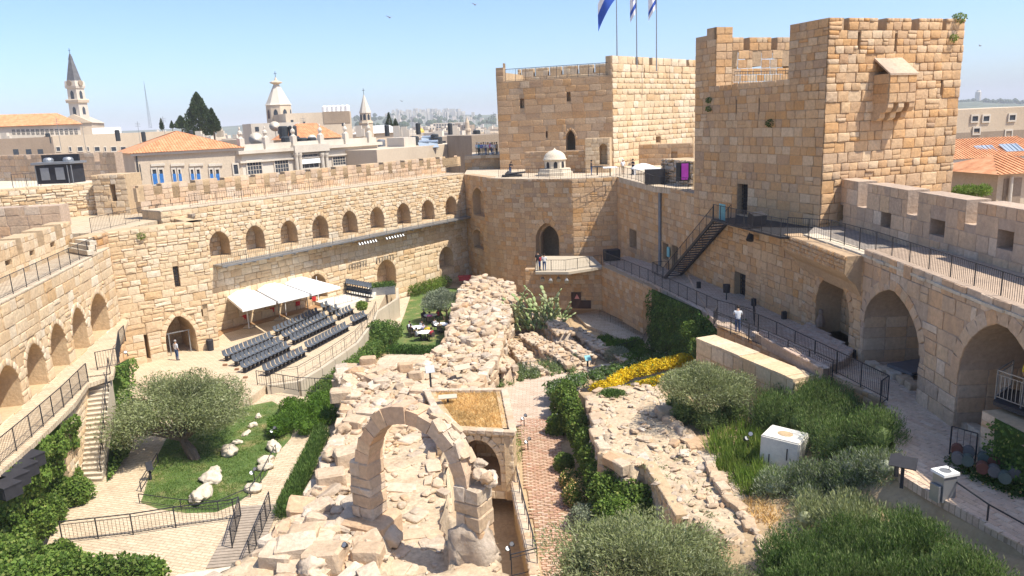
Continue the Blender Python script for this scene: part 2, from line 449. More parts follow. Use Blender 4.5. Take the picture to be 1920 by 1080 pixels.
M['steel'] = plain_mat('grey_steel', (0.30, 0.31, 0.32), 0.45, 0.6, 0.08)
M['dark'] = plain_mat('dark_paint', (0.03, 0.03, 0.035), 0.6, 0, 0.2)
M['white'] = plain_mat('white_canvas', (0.80, 0.80, 0.78), 0.8, 0, 0.04)
US = {}
def sset(mat, boss, chamf):
    k = (mat, boss, chamf)
    if k not in US: US[k] = (stone_set(M[mat], boss, chamf, 5, False), stone_set(M[mat], boss, chamf, 5, True))
    return US[k]
def wb(W, mat='cream', mort='mort', boss=0.12, chamf=0.08, **kw):
    u = sset(mat, boss, chamf); return W.build(M[mat], M[mort], u[0], u[1], **kw)
# ---------------------------------------------------------------- railings
def railing(pts, label, h=1.1, group='black iron railings', sp=2.0, bal=0.14, mat='iron', cat='railing', name='metal_railing', r=0.028, mid=False, infill=True):
    pts = [Vector(p) for p in pts]; c = pts[0].copy(); mb = MB()
    up = Vector((0, 0, 1))
    for hh, rr in ((h, r), (0.12, r * 0.7)) + (((h - 0.16, r * 0.6),) if mid else ()):
        mb.path([p + up * hh - c for p in pts], rr, 4)
    root = mb.build(name, [M[mat]], None, c); tag(root, label, cat, group)
    ps = MB(); ps.tube((0, 0, 0), (0, 0, h), r * 1.1, r * 1.1, 4); pm = ps.mesh('post', [M[mat]])
    bb = MB(); first = True
    for a, b in zip(pts[:-1], pts[1:]):
        L = (b - a).length; k = max(1, round(L / sp))
        for i in range(0 if first else 1, k + 1): link('post', pm, root, a.lerp(b, i / k) - c)
        first = False
        if infill:
            nb = int(L / bal)
            for i in range(1, nb): q = a.lerp(b, i / nb) - c; bb.tube(q + up * 0.12, q + up * (h - (0.16 if mid else 0)), 0.011, 0.011, 3, 0, False)
    if bb.v: k = bb.build('balusters', [M[mat]], root); k['kind'] = 'stuff'
    return root
# ---------------------------------------------------------------- ground
M['paving'] = None
def paving_mat(name, c1, c2, cm, sx, sy, rot=0.0, mort=0.02, stain=(0.3, 0.22, 0.14)):
    m, t, b = new_mat(name); ge = N(t, 'ShaderNodeNewGeometry'); mp = N(t, 'ShaderNodeMapping'); mp.inputs['Rotation'].default_value = (0, 0, rot)
    t.links.new(ge.outputs['Position'], mp.inputs[0]); br = N(t, 'ShaderNodeTexBrick'); t.links.new(mp.outputs[0], br.inputs[0])
    br.inputs['Color1'].default_value = rgb(c1); br.inputs['Color2'].default_value = rgb(c2); br.inputs['Mortar'].default_value = rgb(cm)
    br.inputs['Scale'].default_value = 1.0; br.inputs['Brick Width'].default_value = sx; br.inputs['Row Height'].default_value = sy; br.inputs['Mortar Size'].default_value = mort; br.inputs['Bias'].default_value = 0.0
    n = noise(t, 0.8, 5, 0.65, ge.outputs['Position']); f = maprange(t, n.outputs[0], 0.52, 0.75, 0, 0.55); c = mixc(t, f, br.outputs[0], stain)
    n2 = noise(t, 9, 4, 0.6, ge.outputs['Position']); f2 = maprange(t, n2.outputs[0], 0.3, 0.7, 0.82, 1.15); hv = N(t, 'ShaderNodeHueSaturation'); t.links.new(c, hv.inputs['Color']); t.links.new(f2, hv.inputs['Value'])
    t.links.new(hv.outputs[0], b.inputs['Base Color']); bump(t, b, br.outputs['Fac'], -0.4, 0.02); return m
M['paving'] = paving_mat('cream_paving', (0.58, 0.47, 0.33), (0.52, 0.41, 0.28), (0.36, 0.27, 0.17), 0.6, 0.2, 0.3)
M['paving_pink'] = paving_mat('pinkish_paving', (0.50, 0.37, 0.28), (0.57, 0.46, 0.36), (0.33, 0.25, 0.19), 0.55, 0.22, 0.05)
M['flag'] = paving_mat('stone_flags', (0.55, 0.46, 0.34), (0.50, 0.40, 0.29), (0.35, 0.27, 0.18), 0.9, 0.6, 0.2)
M['walkfloor'] = paving_mat('shade_darkened_grey_flags', (0.27, 0.24, 0.21), (0.33, 0.29, 0.25), (0.18, 0.15, 0.13), 0.7, 0.45, 0.0)  # weathered grey flags, darkened further so the colour stands in for parapet shade
M['earth'] = stone_mat('dry_earth', [(0.44, 0.32, 0.19), (0.44, 0.32, 0.19)], (0.26, 0.17, 0.09), 0.6)
M['gravel'] = stone_mat('pale_gravel', [(0.52, 0.41, 0.28), (0.52, 0.41, 0.28)], (0.36, 0.25, 0.15), 0.7, 0.4, 1.0, .5)
M['deck'] = paving_mat('timber_deck', (0.33, 0.19, 0.09), (0.38, 0.23, 0.12), (0.20, 0.11, 0.05), 3.0, 0.16, 0.68, 0.008)
def lawn_mat():
    m, t, b = new_mat('mown_lawn'); ge = N(t, 'ShaderNodeNewGeometry')
    n = noise(t, 0.6, 6, 0.7, ge.outputs['Position']); c = ramp(t, n.outputs[0], [((0.075, 0.125, 0.03), 0.3), ((0.10, 0.155, 0.04), 0.48), ((0.16, 0.18, 0.06), 0.58), ((0.34, 0.26, 0.12), 0.70)]).outputs[0]
    n2 = noise(t, 30, 3, 0.7, ge.outputs['Position']); f = maprange(t, n2.outputs[0], 0.3, 0.7, 0.65, 1.35); hv = N(t, 'ShaderNodeHueSaturation'); t.links.new(c, hv.inputs['Color']); t.links.new(f, hv.inputs['Value'])
    t.links.new(hv.outputs[0], b.inputs['Base Color']); bump(t, b, n2.outputs[0], 0.8, 0.05); return m
M['lawn'] = lawn_mat()
def sheet(name, pix, z, mat, th=0.5, world=False):
    pts = [XY(P(x, y, z)) for x, y in pix] if not world else pix
    mb = MB(); mb.prism(pts, z - th, z); o = mb.build(name, [M[mat]]); o['kind'] = 'structure'; return o
# the land under and around the citadel
mb = MB(); mb.add([(-9000, -500, -6), (9000, -500, -6), (9000, 16000, -6), (-9000, 16000, -6)], [(0, 1, 2, 3)]); g = mb.build('ground', [M['earth']]); g['kind'] = 'structure'
# ---------------------------------------------------------------- key plan points
A0, A1 = XY(P(300, 398, 11.6)), XY(P(870, 326, 11.6))
dA = (Vector(A1) - Vector(A0)).normalized()
BR = XY(P(412, 650, 0)); BL = XY(P(240, 688, 0))
# --- long curtain wall with the gallery of niches
W = Wall('curtain_wall', A0, A1, -2.5, 11.6, 3.0)
WA = W
for L, Rr, T in (((395, 483), (433, 478), (412, 432)), ((463, 470), (498, 466), (479, 421)), ((528, 459), (559, 455), (541, 412)), ((587, 449), (617, 446), (600, 403)),
                 ((643, 440), (671, 436), (655, 394)), ((695, 431), (721, 427), (708, 387)), ((745, 422), (770, 419), (756, 380)), ((791, 414), (815, 411), (803, 374)), ((836, 406), (857, 402), (846, 367))):
    W.arch(L, Rr, T, 0.5, 1.5, 0.42)
W.arch((708, 531), (743, 529), (723, 486), 0.5, 1.6, 0.5)
W.arch((824, 506), (851, 498), (837, 461), 0.45, 1.6, 0.45)
W.arch((580, 560), (614, 556), (596, 512), 0.5, 1.6, 0.4)
o = wb(W, bands=lambda z: .42 if z > 7 else (.55 if z > 3 else .68), wr=(0.8, 1.9), nobj=300, rubble=0.25, boss=0.3, chamf=0.12, proud=(0.02, 0.10), tilt=0.02)
tag(o, 'long sunlit curtain wall with nine pointed niches above a thin gallery', 'wall')
# gallery deck along it
zg = W.px(725, 432)[1]; x0 = W.px(398, 489)[0]; x1 = W.px(872, 404)[0]
mb = MB(); mb.box(((x0 + x1) / 2, -0.75, zg - 0.12), (x1 - x0, 1.5, 0.16)); 
for i in range(24): mb.box((x0 + 0.5 + i * (x1 - x0 - 1) / 23, -0.75, zg - 0.28), (0.08, 1.4, 0.16))
g = mb.build('gallery_deck', [M['steel']], None, (W.a.x, W.a.y, 0), W.ang); tag(g, 'narrow grey steel gallery running below the nine niches', 'walkway')
railing([W.w(x0, zg - 0.04, -1.45), W.w(x1, zg - 0.04, -1.45)], 'thin railing along the steel gallery below the wall niches', 1.0, sp=2.6, bal=0.2, r=0.022)
# parapet of the wall walk, behind the walk
oA = Vector((-dA.y, dA.x)) * 3.0
WP = Wall('crenellated_parapet', Vector(A0) + oA, Vector(A1) + oA, 11.5, 14.25, 0.8); L = WP.L
def hx(W, x, y): return W.px(x, y)[0]
WP.z1 = WP.px(630, 313)[1]; zc = WP.px(660, 330)[1]
for px_, py_ in ((297, 365), (361, 358), (415, 344), (473, 336), (528, 327), (577, 321), (624, 313), (672, 307), (714, 302), (754, 296), (789, 294), (820, 291), (851, 288)):
    c = hx(WP, px_, py_); WP.cren.append((c - 0.38, c + 0.38, zc))
zs0, zs1 = WP.px(600, 337)[1] - .2, WP.px(600, 337)[1] + 1.0
for px_, py_ in ((265, 375), (331, 366), (388, 357), (447, 352), (501, 347), (551, 342), (600, 336), (648, 331), (691, 327), (732, 324), (769, 320), (804, 317), (833, 315), (861, 312)):
    c = hx(WP, px_, py_); WP.rectl(c - 0.32, c + 0.32, zs0, zs1, 0.55)
o = wb(WP, 'pink', 'mort', ch=0.45, nobj=150, wr=(1.0, 2.4), proud=(0.01, 0.05)); tag(o, 'crenellated parapet with small square slits along the long curtain wall', 'parapet')
mb = MB(); q = [WA.w(0, 0, -0.05), WA.w(WA.L, 0, -0.05), WA.w(WA.L, 0, 3.1), WA.w(0, 0, 3.1)]; mb.prism([XY(v) for v in q], 11.62, 11.72); o = mb.build('wall_walk', [M['flag']]); o['kind'] = 'structure'
railing([WA.w(3, 11.72, 0.3), WA.w(WA.L - 0.5, 11.72, 0.3)], 'thin brown railing on top of the long curtain wall', 1.1, sp=2.6, bal=0.25, r=0.018)
# --- corner bastion
zb = 10.9
BL2 = XY(P(165, 445, zb))
W = Wall('bastion_front', BL, BR, -1.5, zb, 1.5); WB = W
W.arch((318, 690), (371, 655), (342, 589), 0.45, 4.0, 0.4, 'stone', zb=-0.3)
W.rect((323, 500), (339, 537), 0.7)
W.rect((377, 580), (390, 592), 0.6)
W.rect((269, 628), (283, 672), 1.0)
rootb = empty('corner_bastion', (W.a.x, W.a.y, 0)); tag(rootb, 'sunlit corner bastion with an arched gateway and a barred slit window', 'tower')
W.parent = rootb; W.rl = Vector((W.a.x, W.a.y, 0))
o = wb(W, bands=lambda z: .45 if z > 6 else (.6 if z > 2.5 else .72), wr=(0.8, 2.0), nobj=210, rubble=0.3, boss=0.3, chamf=0.12, proud=(0.02, 0.10), tilt=0.025)
W2 = Wall('bastion_side', BL2, BL, -1.5, zb, 1.2, rootb, (WB.a.x, WB.a.y, 0)); o = wb(W2, 'tan', 'mort', ch=0.62, nobj=50, wr=(1.0, 2.0), boss=0.3, proud=(0.05, 0.14))
qr = WB.w(WB.L, 0, 14)
W3 = Wall('bastion_return', BR, (qr.x, qr.y), -1.5, zb, 1.0, rootb, (WB.a.x, WB.a.y, 0)); o = wb(W3, ch=0.55, nobj=30)
mb = MB(); pts = [XY(P(x, y, zb)) for x, y in ((173, 436), (211, 434), (380, 392), (300, 372), (200, 380), (120, 398), (128, 438))]
mb.prism(pts, zb - .6, zb - 0.02); o = mb.build('roof', [M['paving']], rootb, -Vector((WB.a.x, WB.a.y, 0)))
# window bars
mb = MB(); (xa, za), (xb, zb2) = W.px(323, 500), W.px(339, 537)
wx0, wz1 = WB.px(323, 500); wx1, wz0 = WB.px(339, 537)
for i in range(1, 3): mb.box((wx0 + (wx1 - wx0) * i / 3, 0.12, (wz0 + wz1) / 2), (0.05, 0.05, wz1 - wz0))
for i in range(1, 8): mb.box(((wx0 + wx1) / 2, 0.15, wz0 + (wz1 - wz0) * i / 8), (wx1 - wx0, 0.05, 0.05))
mb.build('window_bars', [M['iron']], rootb, (0, 0, 0), WB.ang)
# gateway frame of pale metal
gx0, _ = WB.px(322, 690); gx1, _ = WB.px(364, 657); gt = WB.px(358, 620)[1]
mb = MB()
for x in (gx0 + 0.25, gx1 - 0.1): mb.box((x, 0.5, gt / 2), (0.08, 0.08, gt))
mb.box(((gx0 + gx1) / 2, 0.5, gt), (gx1 - gx0, 0.08, 0.08)); mb.build('gate_frame', [M['steel']], rootb, (0, 0, 0), WB.ang)
rp = [P(x, y, zb) for x, y in ((172, 437), (208, 428), (262, 415), (330, 400), (378, 388))]
railing(rp, 'thin brown railing along the roof edge of the corner bastion', 1.15, sp=2.2, bal=0.2, r=0.02)
# --- arcade wall on the left with its walk and terrace
zt = 4.0
a, b = XY(P(0, 800, zt)), XY(P(205, 620, zt)); d = (Vector(b) - Vector(a)).normalized(); a = Vector(a) - d * 8; b = Vector(b) + d * 3
W = Wall('arcade_wall', a, b, 3.0, 10.0, 2.5); WW = W
W.z1 = W.px(100, 520)[1]; zw = W.z1
for L, Rr, T in (((0, 778), (47, 770), (17, 678)), ((55, 728), (92, 722), (68, 637)), ((99, 684), (131, 680), (110, 600)), ((139, 648), (167, 645), (147, 572)), ((172, 617), (206, 613), (182, 548))):
    W.arch(L, Rr, T, 0.5, 1.4, 0.35, zb=zt + 0.02)
o = wb(W, ch=0.6, nobj=220, wr=(0.9, 2.2), rubble=0.15, boss=0.15, proud=(0.02, 0.09)); tag(o, 'sunlit arcade wall with five pointed niches beside the stair terrace', 'wall')
# walk behind and parapet
oW = Vector((-d.y, d.x))
mb = MB(); q = [W.w(0, 0, -0.04), W.w(W.L, 0, -0.04), W.w(W.L, 0, 2.4), W.w(0, 0, 2.4)]; mb.prism([XY(v) for v in q], zw + 0.02, zw + 0.1); o = mb.build('wall_walk', [M['flag']]); o['kind'] = 'structure'
railing([W.w(0, zw + 0.1, 0.25), W.w(W.L - 2.2, zw + 0.1, 0.25)], 'rust brown railing along the walk above the arcade niches', 1.1, sp=1.9, bal=0.16, r=0.022)
Wq = Wall('stepped_parapet', a + oW * 2.4, b + oW * 2.4, zw, zw + 2.6, 1.3)
Wq.z1 = Wq.px(100, 425)[1]
hh = Wq.z1
for p0, p1 in ((26, 37), (68, 81), (104, 117)):
    x0, x1 = Wq.px(p0, 440)[0], Wq.px(p1, 440)[0]; Wq.cren.append((x0, x1, zw + (hh - zw) * 0.42))
for p0, p1, y in ((9, 22, 490), (54, 64, 470), (93, 103, 455)):
    x0, x1 = Wq.px(p0, y)[0], Wq.px(p1, y)[0]; Wq.rectl(x0, x1, zw + 0.9, zw + (hh - zw) * 0.55, 0.8)
o = wb(Wq, 'cream', 'mort', ch=0.7, nobj=60, wr=(0.9, 1.8), proud=(0.01, 0.05)); tag(o, 'tall merlons of the stepped parapet over the arcade wall', 'parapet')
# --- gate turret (polygonal), connector wall, square tower
zt11 = 11.45
T0, T1, T2 = XY(P(912, 334, zt11)), XY(P(1072, 336, zt11)), XY(P(1157, 332, zt11))
mid = (Vector(T0) + Vector(T1)) / 2; nT = Vector((T1[1] - T0[1], -(T1[0] - T0[0]))).normalized(); mid = mid + nT * 0.75
mid2 = Vector(T0).lerp(Vector(mid), 0.5) + nT * 0.25
C1 = XY(P(1300, 527, 4.0))
roott = empty('gate_turret', (T1[0], T1[1], 0)); tag(roott, 'polygonal gate turret with an arched doorway over a small balcony', 'tower')
rl = (T1[0], T1[1], 0)
zend = 11.2
Ws = []
for nm, a, b, k in (('turret_wall', T0, mid2, 50), ('turret_wall', mid2, mid, 60), ('turret_wall', mid, T1, 110), ('turret_wall', T1, T2, 80)):
    W = Wall(nm, a, b, -3.0, zt11, 1.2, roott, rl); Ws.append((W, k))
W = Ws[2][0]; WT = W
W.arch((1006, 494), (1051, 494), (1029, 417), 0.55, 1.0, 0.6, None)
W.op[-1]['d'] = 1.3
for W, k in Ws: wb(W, 'tan', 'mort_tan', ch=0.55, nobj=k, wr=(1.0, 2.2), proud=(0.015, 0.05), boss=0.06, rubble=0.05, seed=3)
# inner doorway behind the outer arch, with the room behind it
dx0, dz0 = WT.px(1011, 494); dx1, _ = WT.px(1049, 494); zbal = dz0
WI = Wall('doorway_wall', XY(WT.w(dx0 - 0.6, 0, 0.9)), XY(WT.w(dx1 + 0.6, 0, 0.9)), -1.0, WT.px(1029, 415)[1] + 0.6, 0.5, roott, rl)
WI.arch((1015, 494), (1049, 494), (1031, 423), 0.62, 0.6, 0.0, None); WI.op[-1]['d'] = 0.6
wb(WI, 'tan', 'mort_tan', ch=0.5, nobj=6)
mb = MB(); mb.box(((dx0 + dx1) / 2, 4.5, zbal + 2.2), (6, 0.3, 5)); 
for s in (-1, 1): mb.box(((dx0 + dx1) / 2 + s * 2.9, 3.0, zbal + 2.2), (0.3, 3.4, 5))
mb.box(((dx0 + dx1) / 2, 3.0, zbal + 4.6), (6, 3.4, 0.3)); mb.box(((dx0 + dx1) / 2, 2.6, zbal - 0.2), (6, 3.2, 0.3))
mb.build('room', [M['mort_tan']], roott, Vector((WT.a.x, WT.a.y, 0)) - Vector(rl), WT.ang)
# face with two arched openings between curtain wall and turret
W = Wall('link_wall', A1, T0, -2.5, 11.55, 1.2); WL = W
W.arch((888, 402), (909, 404), (899, 352), 0.6, 1.0, 0.3); W.arch((888, 462), (907, 466), (896, 430), 0.6, 0.9, 0.3)
o = wb(W, 'tan', 'mort_tan', ch=0.5, nobj=60, proud=(0.02, 0.06)); tag(o, 'short shaded wall with two arched openings one above the other', 'wall')
# terrace on top
tp = [A1, T0, XY(mid2), XY(mid), T1, T2, XY(P(1225, 350, zt11)), XY(P(1292, 357, zt11)), XY(P(1330, 330, zt11)), XY(P(1300, 290, zt11)), XY(P(950, 300, zt11)), XY(P(880, 310, zt11))]
mb = MB(); mb.prism(tp, zt11 - 0.5, zt11 + 0.04); o = mb.build('terrace', [M['flag']]); o['kind'] = 'structure'
# connector wall from the turret to the square tower
W = Wall('court_wall', T2, C1, 1.0, zt11, 1.2); WC = W
W.rect((1180, 428), (1194, 469), 0.9); W.rect((1243, 454), (1254, 490), 0.5); W.rect((1260, 459), (1271, 504), 0.5)
o = wb(W, 'tan', 'mort_tan', ch=0.6, nobj=160, wr=(1.0, 2.0), proud=(0.015, 0.05), boss=0.06); tag(o, 'shaded court wall between the turret and the square tower with a drainpipe', 'wall')
print('structA done', len(bpy.data.objects))
q = [P(136, 470, 10.0), P(168, 476, 10.0)]; sa = math.atan2((q[1] - q[0]).y, (q[1] - q[0]).x)
for i in range(3):
    mb = MB(); mb.box((0, 0, 0), ((q[1] - q[0]).length + .5, .45, .3)); s_ = mb.build('step', [M['render']], bpy.data.objects['corner_bastion'], (q[0] + q[1]) / 2 + Vector((-.1 * i, .42 * i, .1 + .28 * i)) - bpy.data.objects['corner_bastion'].location, sa)
def v2(p): return Vector((p[0], p[1]))
# ---------------------------------------------------------------- square tower
zE = 10.2
S0 = v2(C1); S1 = v2(P(1536, 428, zE)); eL = (S1 - S0).normalized(); fL = Vector((-eL.y, eL.x)); eR = fL * -1 if False else Vector((-eL.y, eL.x))
tip = hit(1796, 200, S1, S1 + eR); S2 = Vector((tip.x, tip.y))
rootq = empty('square_tower', (S1.x, S1.y, 0)); tag(rootq, 'tall square tower with a stone box machicolation on its sunlit face', 'tower'); rl = (S1.x, S1.y, 0)
zq = VZ(S1, 33)
W = Wall('tower_face', S0, S1, 3.2, zq, 1.2, rootq, rl); WQ = W
xa, xb = W.px(1342, 120)[0], W.px(1479, 120)[0]; zlow = W.px(1330, 66)[1]; zfl = W.px(1420, 160)[1]
W.cren = [(-0.1, xa * 0.55, zlow), (xa * 0.55, xa, zlow + 0.5), (xa, xb, zfl)]
for px_, y0, y1 in ((1381, 187, 215), (1424, 184, 214)):
    x, z1 = W.px(px_, y0); _, z0 = W.px(px_, y1); W.rectl(x - 0.05, x + 0.06, z0, z1, 0.6)
W.rect((1383, 344), (1401, 404), 0.8)
o = wb(W, 'tan', 'mort_tan', bands=lambda z: .72 if z < 11 else (.6 if z < 18 else .5), nobj=150, wr=(0.9, 1.9), proud=(0.015, 0.05), boss=0.06, rubble=0.04)
W = Wall('tower_face', S1, S2, 7.0, zq, 1.2, rootq, rl); WR = W
for p0, p1 in ((1578, 1591), (1646, 1662), (1708, 1722), (1766, 1774)): W.cren.append((W.px(p0, 45)[0], W.px(p1, 45)[0], W.px(p0, 58)[1]))
for px_, y0, y1 in ((1611, 60, 93), (1680, 62, 96), (1715, 164, 195), (1766, 149, 179)):
    x, z1 = W.px(px_, y0); _, z0 = W.px(px_, y1); W.rectl(x - 0.10, x + 0.10, z0, z1, 0.7)
ncl = W.px(1600, 200)[1]
o = wb(W, 'tan', 'mort_tan', bands=lambda z: .75 if z < 13 else (.62 if z < 19 else .52), nobj=150, wr=(0.9, 1.7), proud=(0.02, 0.11), boss=0.22, chamf=0.1, rubble=0.12, tilt=0.02, seed=5)
# box machicolation
bx0, bz1 = W.px(1640, 108); bx1, _ = W.px(1690, 108); _, bzr = W.px(1655, 140); _, bz0 = W.px(1655, 194); _, bzc = W.px(1655, 226)
pr = 1.3; mb = MB(); bw = bx1 - bx0
mb.add([(bx0, 0, bz0), (bx1, 0, bz0), (bx1, -pr, bz0), (bx0, -pr, bz0), (bx0, 0, bzr), (bx1, 0, bzr), (bx1, -pr, bzr), (bx0, -pr, bzr)], [(0, 1, 2, 3), (0, 4, 7, 3), (1, 2, 6, 5), (3, 7, 6, 2)])
mac = mb.build('machicolation', [M['mort_tan']], rootq, (0, 0, 0), W.ang)
mb = MB(); r0 = bzr; mb.add([(bx0 - .05, -pr - .1, r0), (bx1 + .05, -pr - .1, r0), (bx1 + .05, 0, bz1), (bx0 - .05, 0, bz1), (bx0 - .05, -pr - .1, r0 - .12), (bx1 + .05, -pr - .1, r0 - .12), (bx1 + .05, 0, bz1 - .14), (bx0 - .05, 0, bz1 - .14)], [(0, 1, 2, 3), (0, 4, 5, 1), (0, 3, 7, 4), (1, 5, 6, 2), (4, 7, 6, 5)]); mb.build('sloping_roof', [M['pink']], mac)
us, uf = sset('tan', 0.06, 0.08); R = random.Random(3)
for j in range(3):
    z0 = bz0 + (bzr - bz0) * j / 3; hh = (bzr - bz0) / 3; x = bx0
    while x < bx1 - 0.05:
        ww = min(R.uniform(0.6, 1.0), bx1 - x); ww = bx1 - x if bx1 - x - ww < 0.3 else ww
        link('stone', uf[j % 5][0], mac, (x + ww / 2, -pr, z0 + hh / 2), None, (ww - 0.03, 0.05, hh - 0.03)); x += ww
    for s, X in ((-1, bx0), (1, bx1)): link('stone', uf[(j + 2) % 5][0], mac, (X, -pr / 2, z0 + hh / 2), (0, 0, s * math.pi / 2), (pr - 0.05, 0.04, hh - 0.03))
for i in range(3):
    x = bx0 + bw * (0.1 + 0.4 * i); mb = MB(); wd = bw * 0.2; hz = bz0 - bzc
    prof = [(0, bz0), (-pr, bz0), (-pr, bz0 - hz * 0.25), (-pr * 0.85, bz0 - hz * 0.5), (-pr * 0.55, bz0 - hz * 0.55), (-pr * 0.5, bz0 - hz * 0.85), (-pr * 0.3, bz0 - hz), (0, bz0 - hz)]
    n = len(prof); mb.add([(x - wd / 2, y, z) for y, z in prof] + [(x + wd / 2, y, z) for y, z in prof], [tuple(range(n)), tuple(range(2 * n - 1, n - 1, -1))] + [(k, n + k, n + (k + 1) % n, (k + 1) % n) for k in range(n)]); mb.build('corbel', [M['tan']], mac)
# solid core and upper terrace
def core(poly, z0, z1, mat, name='core', root=rootq):
    mb = MB(); mb.prism([(p[0] - root.location.x, p[1] - root.location.y) for p in poly], z0, z1); return mb.build(name, [M[mat]], root)
ins = 1.25
pA = S0 + fL * ins; pB = S1 + fL * ins - eL * ins
LQ = (S1 - S0).length; wq = (S2 - S1).length
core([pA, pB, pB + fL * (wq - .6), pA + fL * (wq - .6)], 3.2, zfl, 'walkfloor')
def pt(x, y): return S0 + eL * x + fL * y
core([pt(.3, .3), pt(xa - .35, .3), pt(xa - .35, 1.4), pt(.3, 1.4)], zfl, zlow - .3, 'mort_tan')
core([pt(xb + .15, 1.2), pt(LQ - 1.2, 1.2), pt(LQ - 1.2, wq - .3), pt(xb + .15, wq - .3)], zfl, zq - 0.7, 'mort_tan')
Wn = Wall('tower_face', pt(xa, 0), pt(xa, 1.5), zfl, zlow + 0.5, 0.3, rootq, rl); wb(Wn, 'tan', 'mort_tan', ch=0.6, nobj=14)
hb_ = hit(1486, 110, pt(xa, 0), pt(xa, 1)); Wn = Wall('tower_face', pt(xa, 1.5), XY(hb_), zfl - .1, zlow, 0.9, rootq, rl); Wn.z1 = Wn.px(1430, 70)[1]
for p0, p1, y0, y1 in ((1367, 1383, 96, 124), (1411, 1427, 97, 124), (1467, 1479, 98, 124)): Wn.rect((p0, y0), (p1, y1), 1.0, None)
for p0, p1 in ((1394, 1405), (1446, 1457)): Wn.cren.append((Wn.px(p0, 80)[0], Wn.px(p1, 80)[0], Wn.px(1400, 94)[1]))
wb(Wn, 'tan', 'mort_tan', ch=0.6, nobj=30, wr=(.9, 1.7))
for q, (px_, py_) in enumerate(()): pass
mb = MB()
a_, b_ = pt(xa + 1.0, 1.0), v2(hb_) + eL * 1.0
for hh in (1.0, 0.1): mb.tube((a_.x, a_.y, zfl + hh + .2), (b_.x, b_.y, zfl + hh + .2), 0.03, 0.03, 4)
for i in range(26): q = a_.lerp(b_, i / 25); mb.tube((q.x, q.y, zfl - .1), (q.x, q.y, zfl + 1.2), 0.015, 0.015, 3)
mb.build('roof_railing', [M['iron']], rootq, -rootq.location)
# barred dark door
dx0, dz1 = WQ.px(1383, 344); dx1, dz0 = WQ.px(1401, 404)
def barred(W, x0, x1, z0, z1, root, name='door', y=0.45):
    mb = MB(); mb.box(((x0 + x1) / 2, y + .12, (z0 + z1) / 2), (x1 - x0, 0.06, z1 - z0), 0, 1)
    k = max(3, int((x1 - x0) / 0.2)); kk = int((z1 - z0) / 0.28)
    for i in range(k + 1): mb.box((x0 + (x1 - x0) * i / k, y, (z0 + z1) / 2), (0.04, 0.04, z1 - z0))
    for i in range(kk + 1): mb.box(((x0 + x1) / 2, y - .02, z0 + (z1 - z0) * i / kk), (x1 - x0, 0.05, 0.04))
    return mb.build(name, [M['iron'], M['dark']], root, Vector((W.a.x, W.a.y, 0)) - (root.location if root is not None else Vector((0, 0, 0))), W.ang)
barred(WQ, dx0, dx1, dz0, dz1, rootq)
# ---------------------------------------------------------------- flag tower
F0, F1 = v2(P(938, 322, 11.2)), v2(P(1150, 318, 11.2)); F2 = v2(P(1290, 300, 11.2)); F2 = F1 + (F2 - F1) * 1.25
rootf = empty('flag_tower', (F1.x, F1.y, 0)); tag(rootf, 'broad stone tower carrying three flagpoles behind the terrace', 'tower'); rl = (F1.x, F1.y, 0)
zf = VZ(F1, 104)
W = Wall('tower_face', F0, F1, 6.0, zf, 1.0, rootf, rl); WF = W
xl = W.px(944, 150)[0]; xr = W.px(1143, 130)[0]; zl = W.px(1040, 147)[1]
W.cren = [(-.1, xl, W.px(938, 127)[1]), (xl, xr, zl)]
W.rect((974, 185), (983, 203), 0.8); W.rect((1062, 173), (1070, 190), 0.8); W.rect((1023, 246), (1027, 258), 0.6)
W.arch((1061, 281), (1079, 281), (1070, 243), 0.55, 1.0, 0.3, None)
o = wb(W, 'tan', 'mort_tan', ch=0.85, nobj=130, wr=(1.2, 2.6), proud=(0.01, 0.05), boss=0.05)
W = Wall('tower_face', F1, F2, 6.0, zf, 1.0, rootf, rl); WF2 = W
for p0, p1 in ((1191, 1196), (1217, 1222), (1286, 1291)): W.cren.append((W.px(p0, 115)[0], W.px(p1, 115)[0], W.px(1200, 124)[1]))
for p0, y0, y1 in ((1182, 126, 145), (1207, 127, 147), (1233, 129, 148), (1255, 133, 150), (1278, 134, 150)):
    x, z1 = W.px(p0, y0); _, z0 = W.px(p0, y1); W.rectl(x - .08, x + .08, z0, z1, 0.6)
W.rect((1229, 256), (1238, 267), 0.8)
o = wb(W, 'cream', 'mort', ch=0.8, nobj=100, wr=(1.0, 2.0), proud=(0.03, 0.13), boss=0.3, chamf=0.12, tilt=0.015)
eF = (F1 - F0).normalized(); fF = Vector((-eF.y, eF.x)); LF = (F1 - F0).length
core([F0 + fF * .9, F1 + fF * .9, F1 + fF * 14, F0 + fF * 14], zl - 1.6, zl - 0.9, 'flag', 'core', rootf); core([F0 + fF * 3 + eF, F1 + fF * 3 - eF, F1 + fF * 14, F0 + fF * 14], 6, zl - 1.6, 'mort_tan', 'core', rootf)
Wn = Wall('tower_face', F0 + fF * 9, F1 + fF * 9, zl - 1.2, zl + 1.5, 0.8, rootf, rl); Wn.z1 = Wn.px(1000, 128)[1]
for p0, p1 in ((974, 978), (1000, 1004), (1027, 1031), (1052, 1056), (1082, 1086), (1112, 1116)): Wn.cren.append((Wn.px(p0, 130)[0], Wn.px(p1, 130)[0], Wn.px(1000, 143)[1]))
wb(Wn, 'cream', 'mort', ch=0.7, nobj=20)
Wn = Wall('tower_face', F0 + fF * 9, F0 , zl - 1.2, zl + 1.2, 0.8, rootf, rl); wb(Wn, 'cream', 'mort', ch=0.7, nobj=5)
mb = MB()
a_, b_ = WF.w(xl + .2, zl, .3), WF.w(xr, zl, .3)
rr = railing([a_, b_], 'iron railing between the end merlons on top of the flag tower', VZ(XY(b_), 117) - zl, 'black iron railings', sp=1.4, bal=0.2, r=0.04)
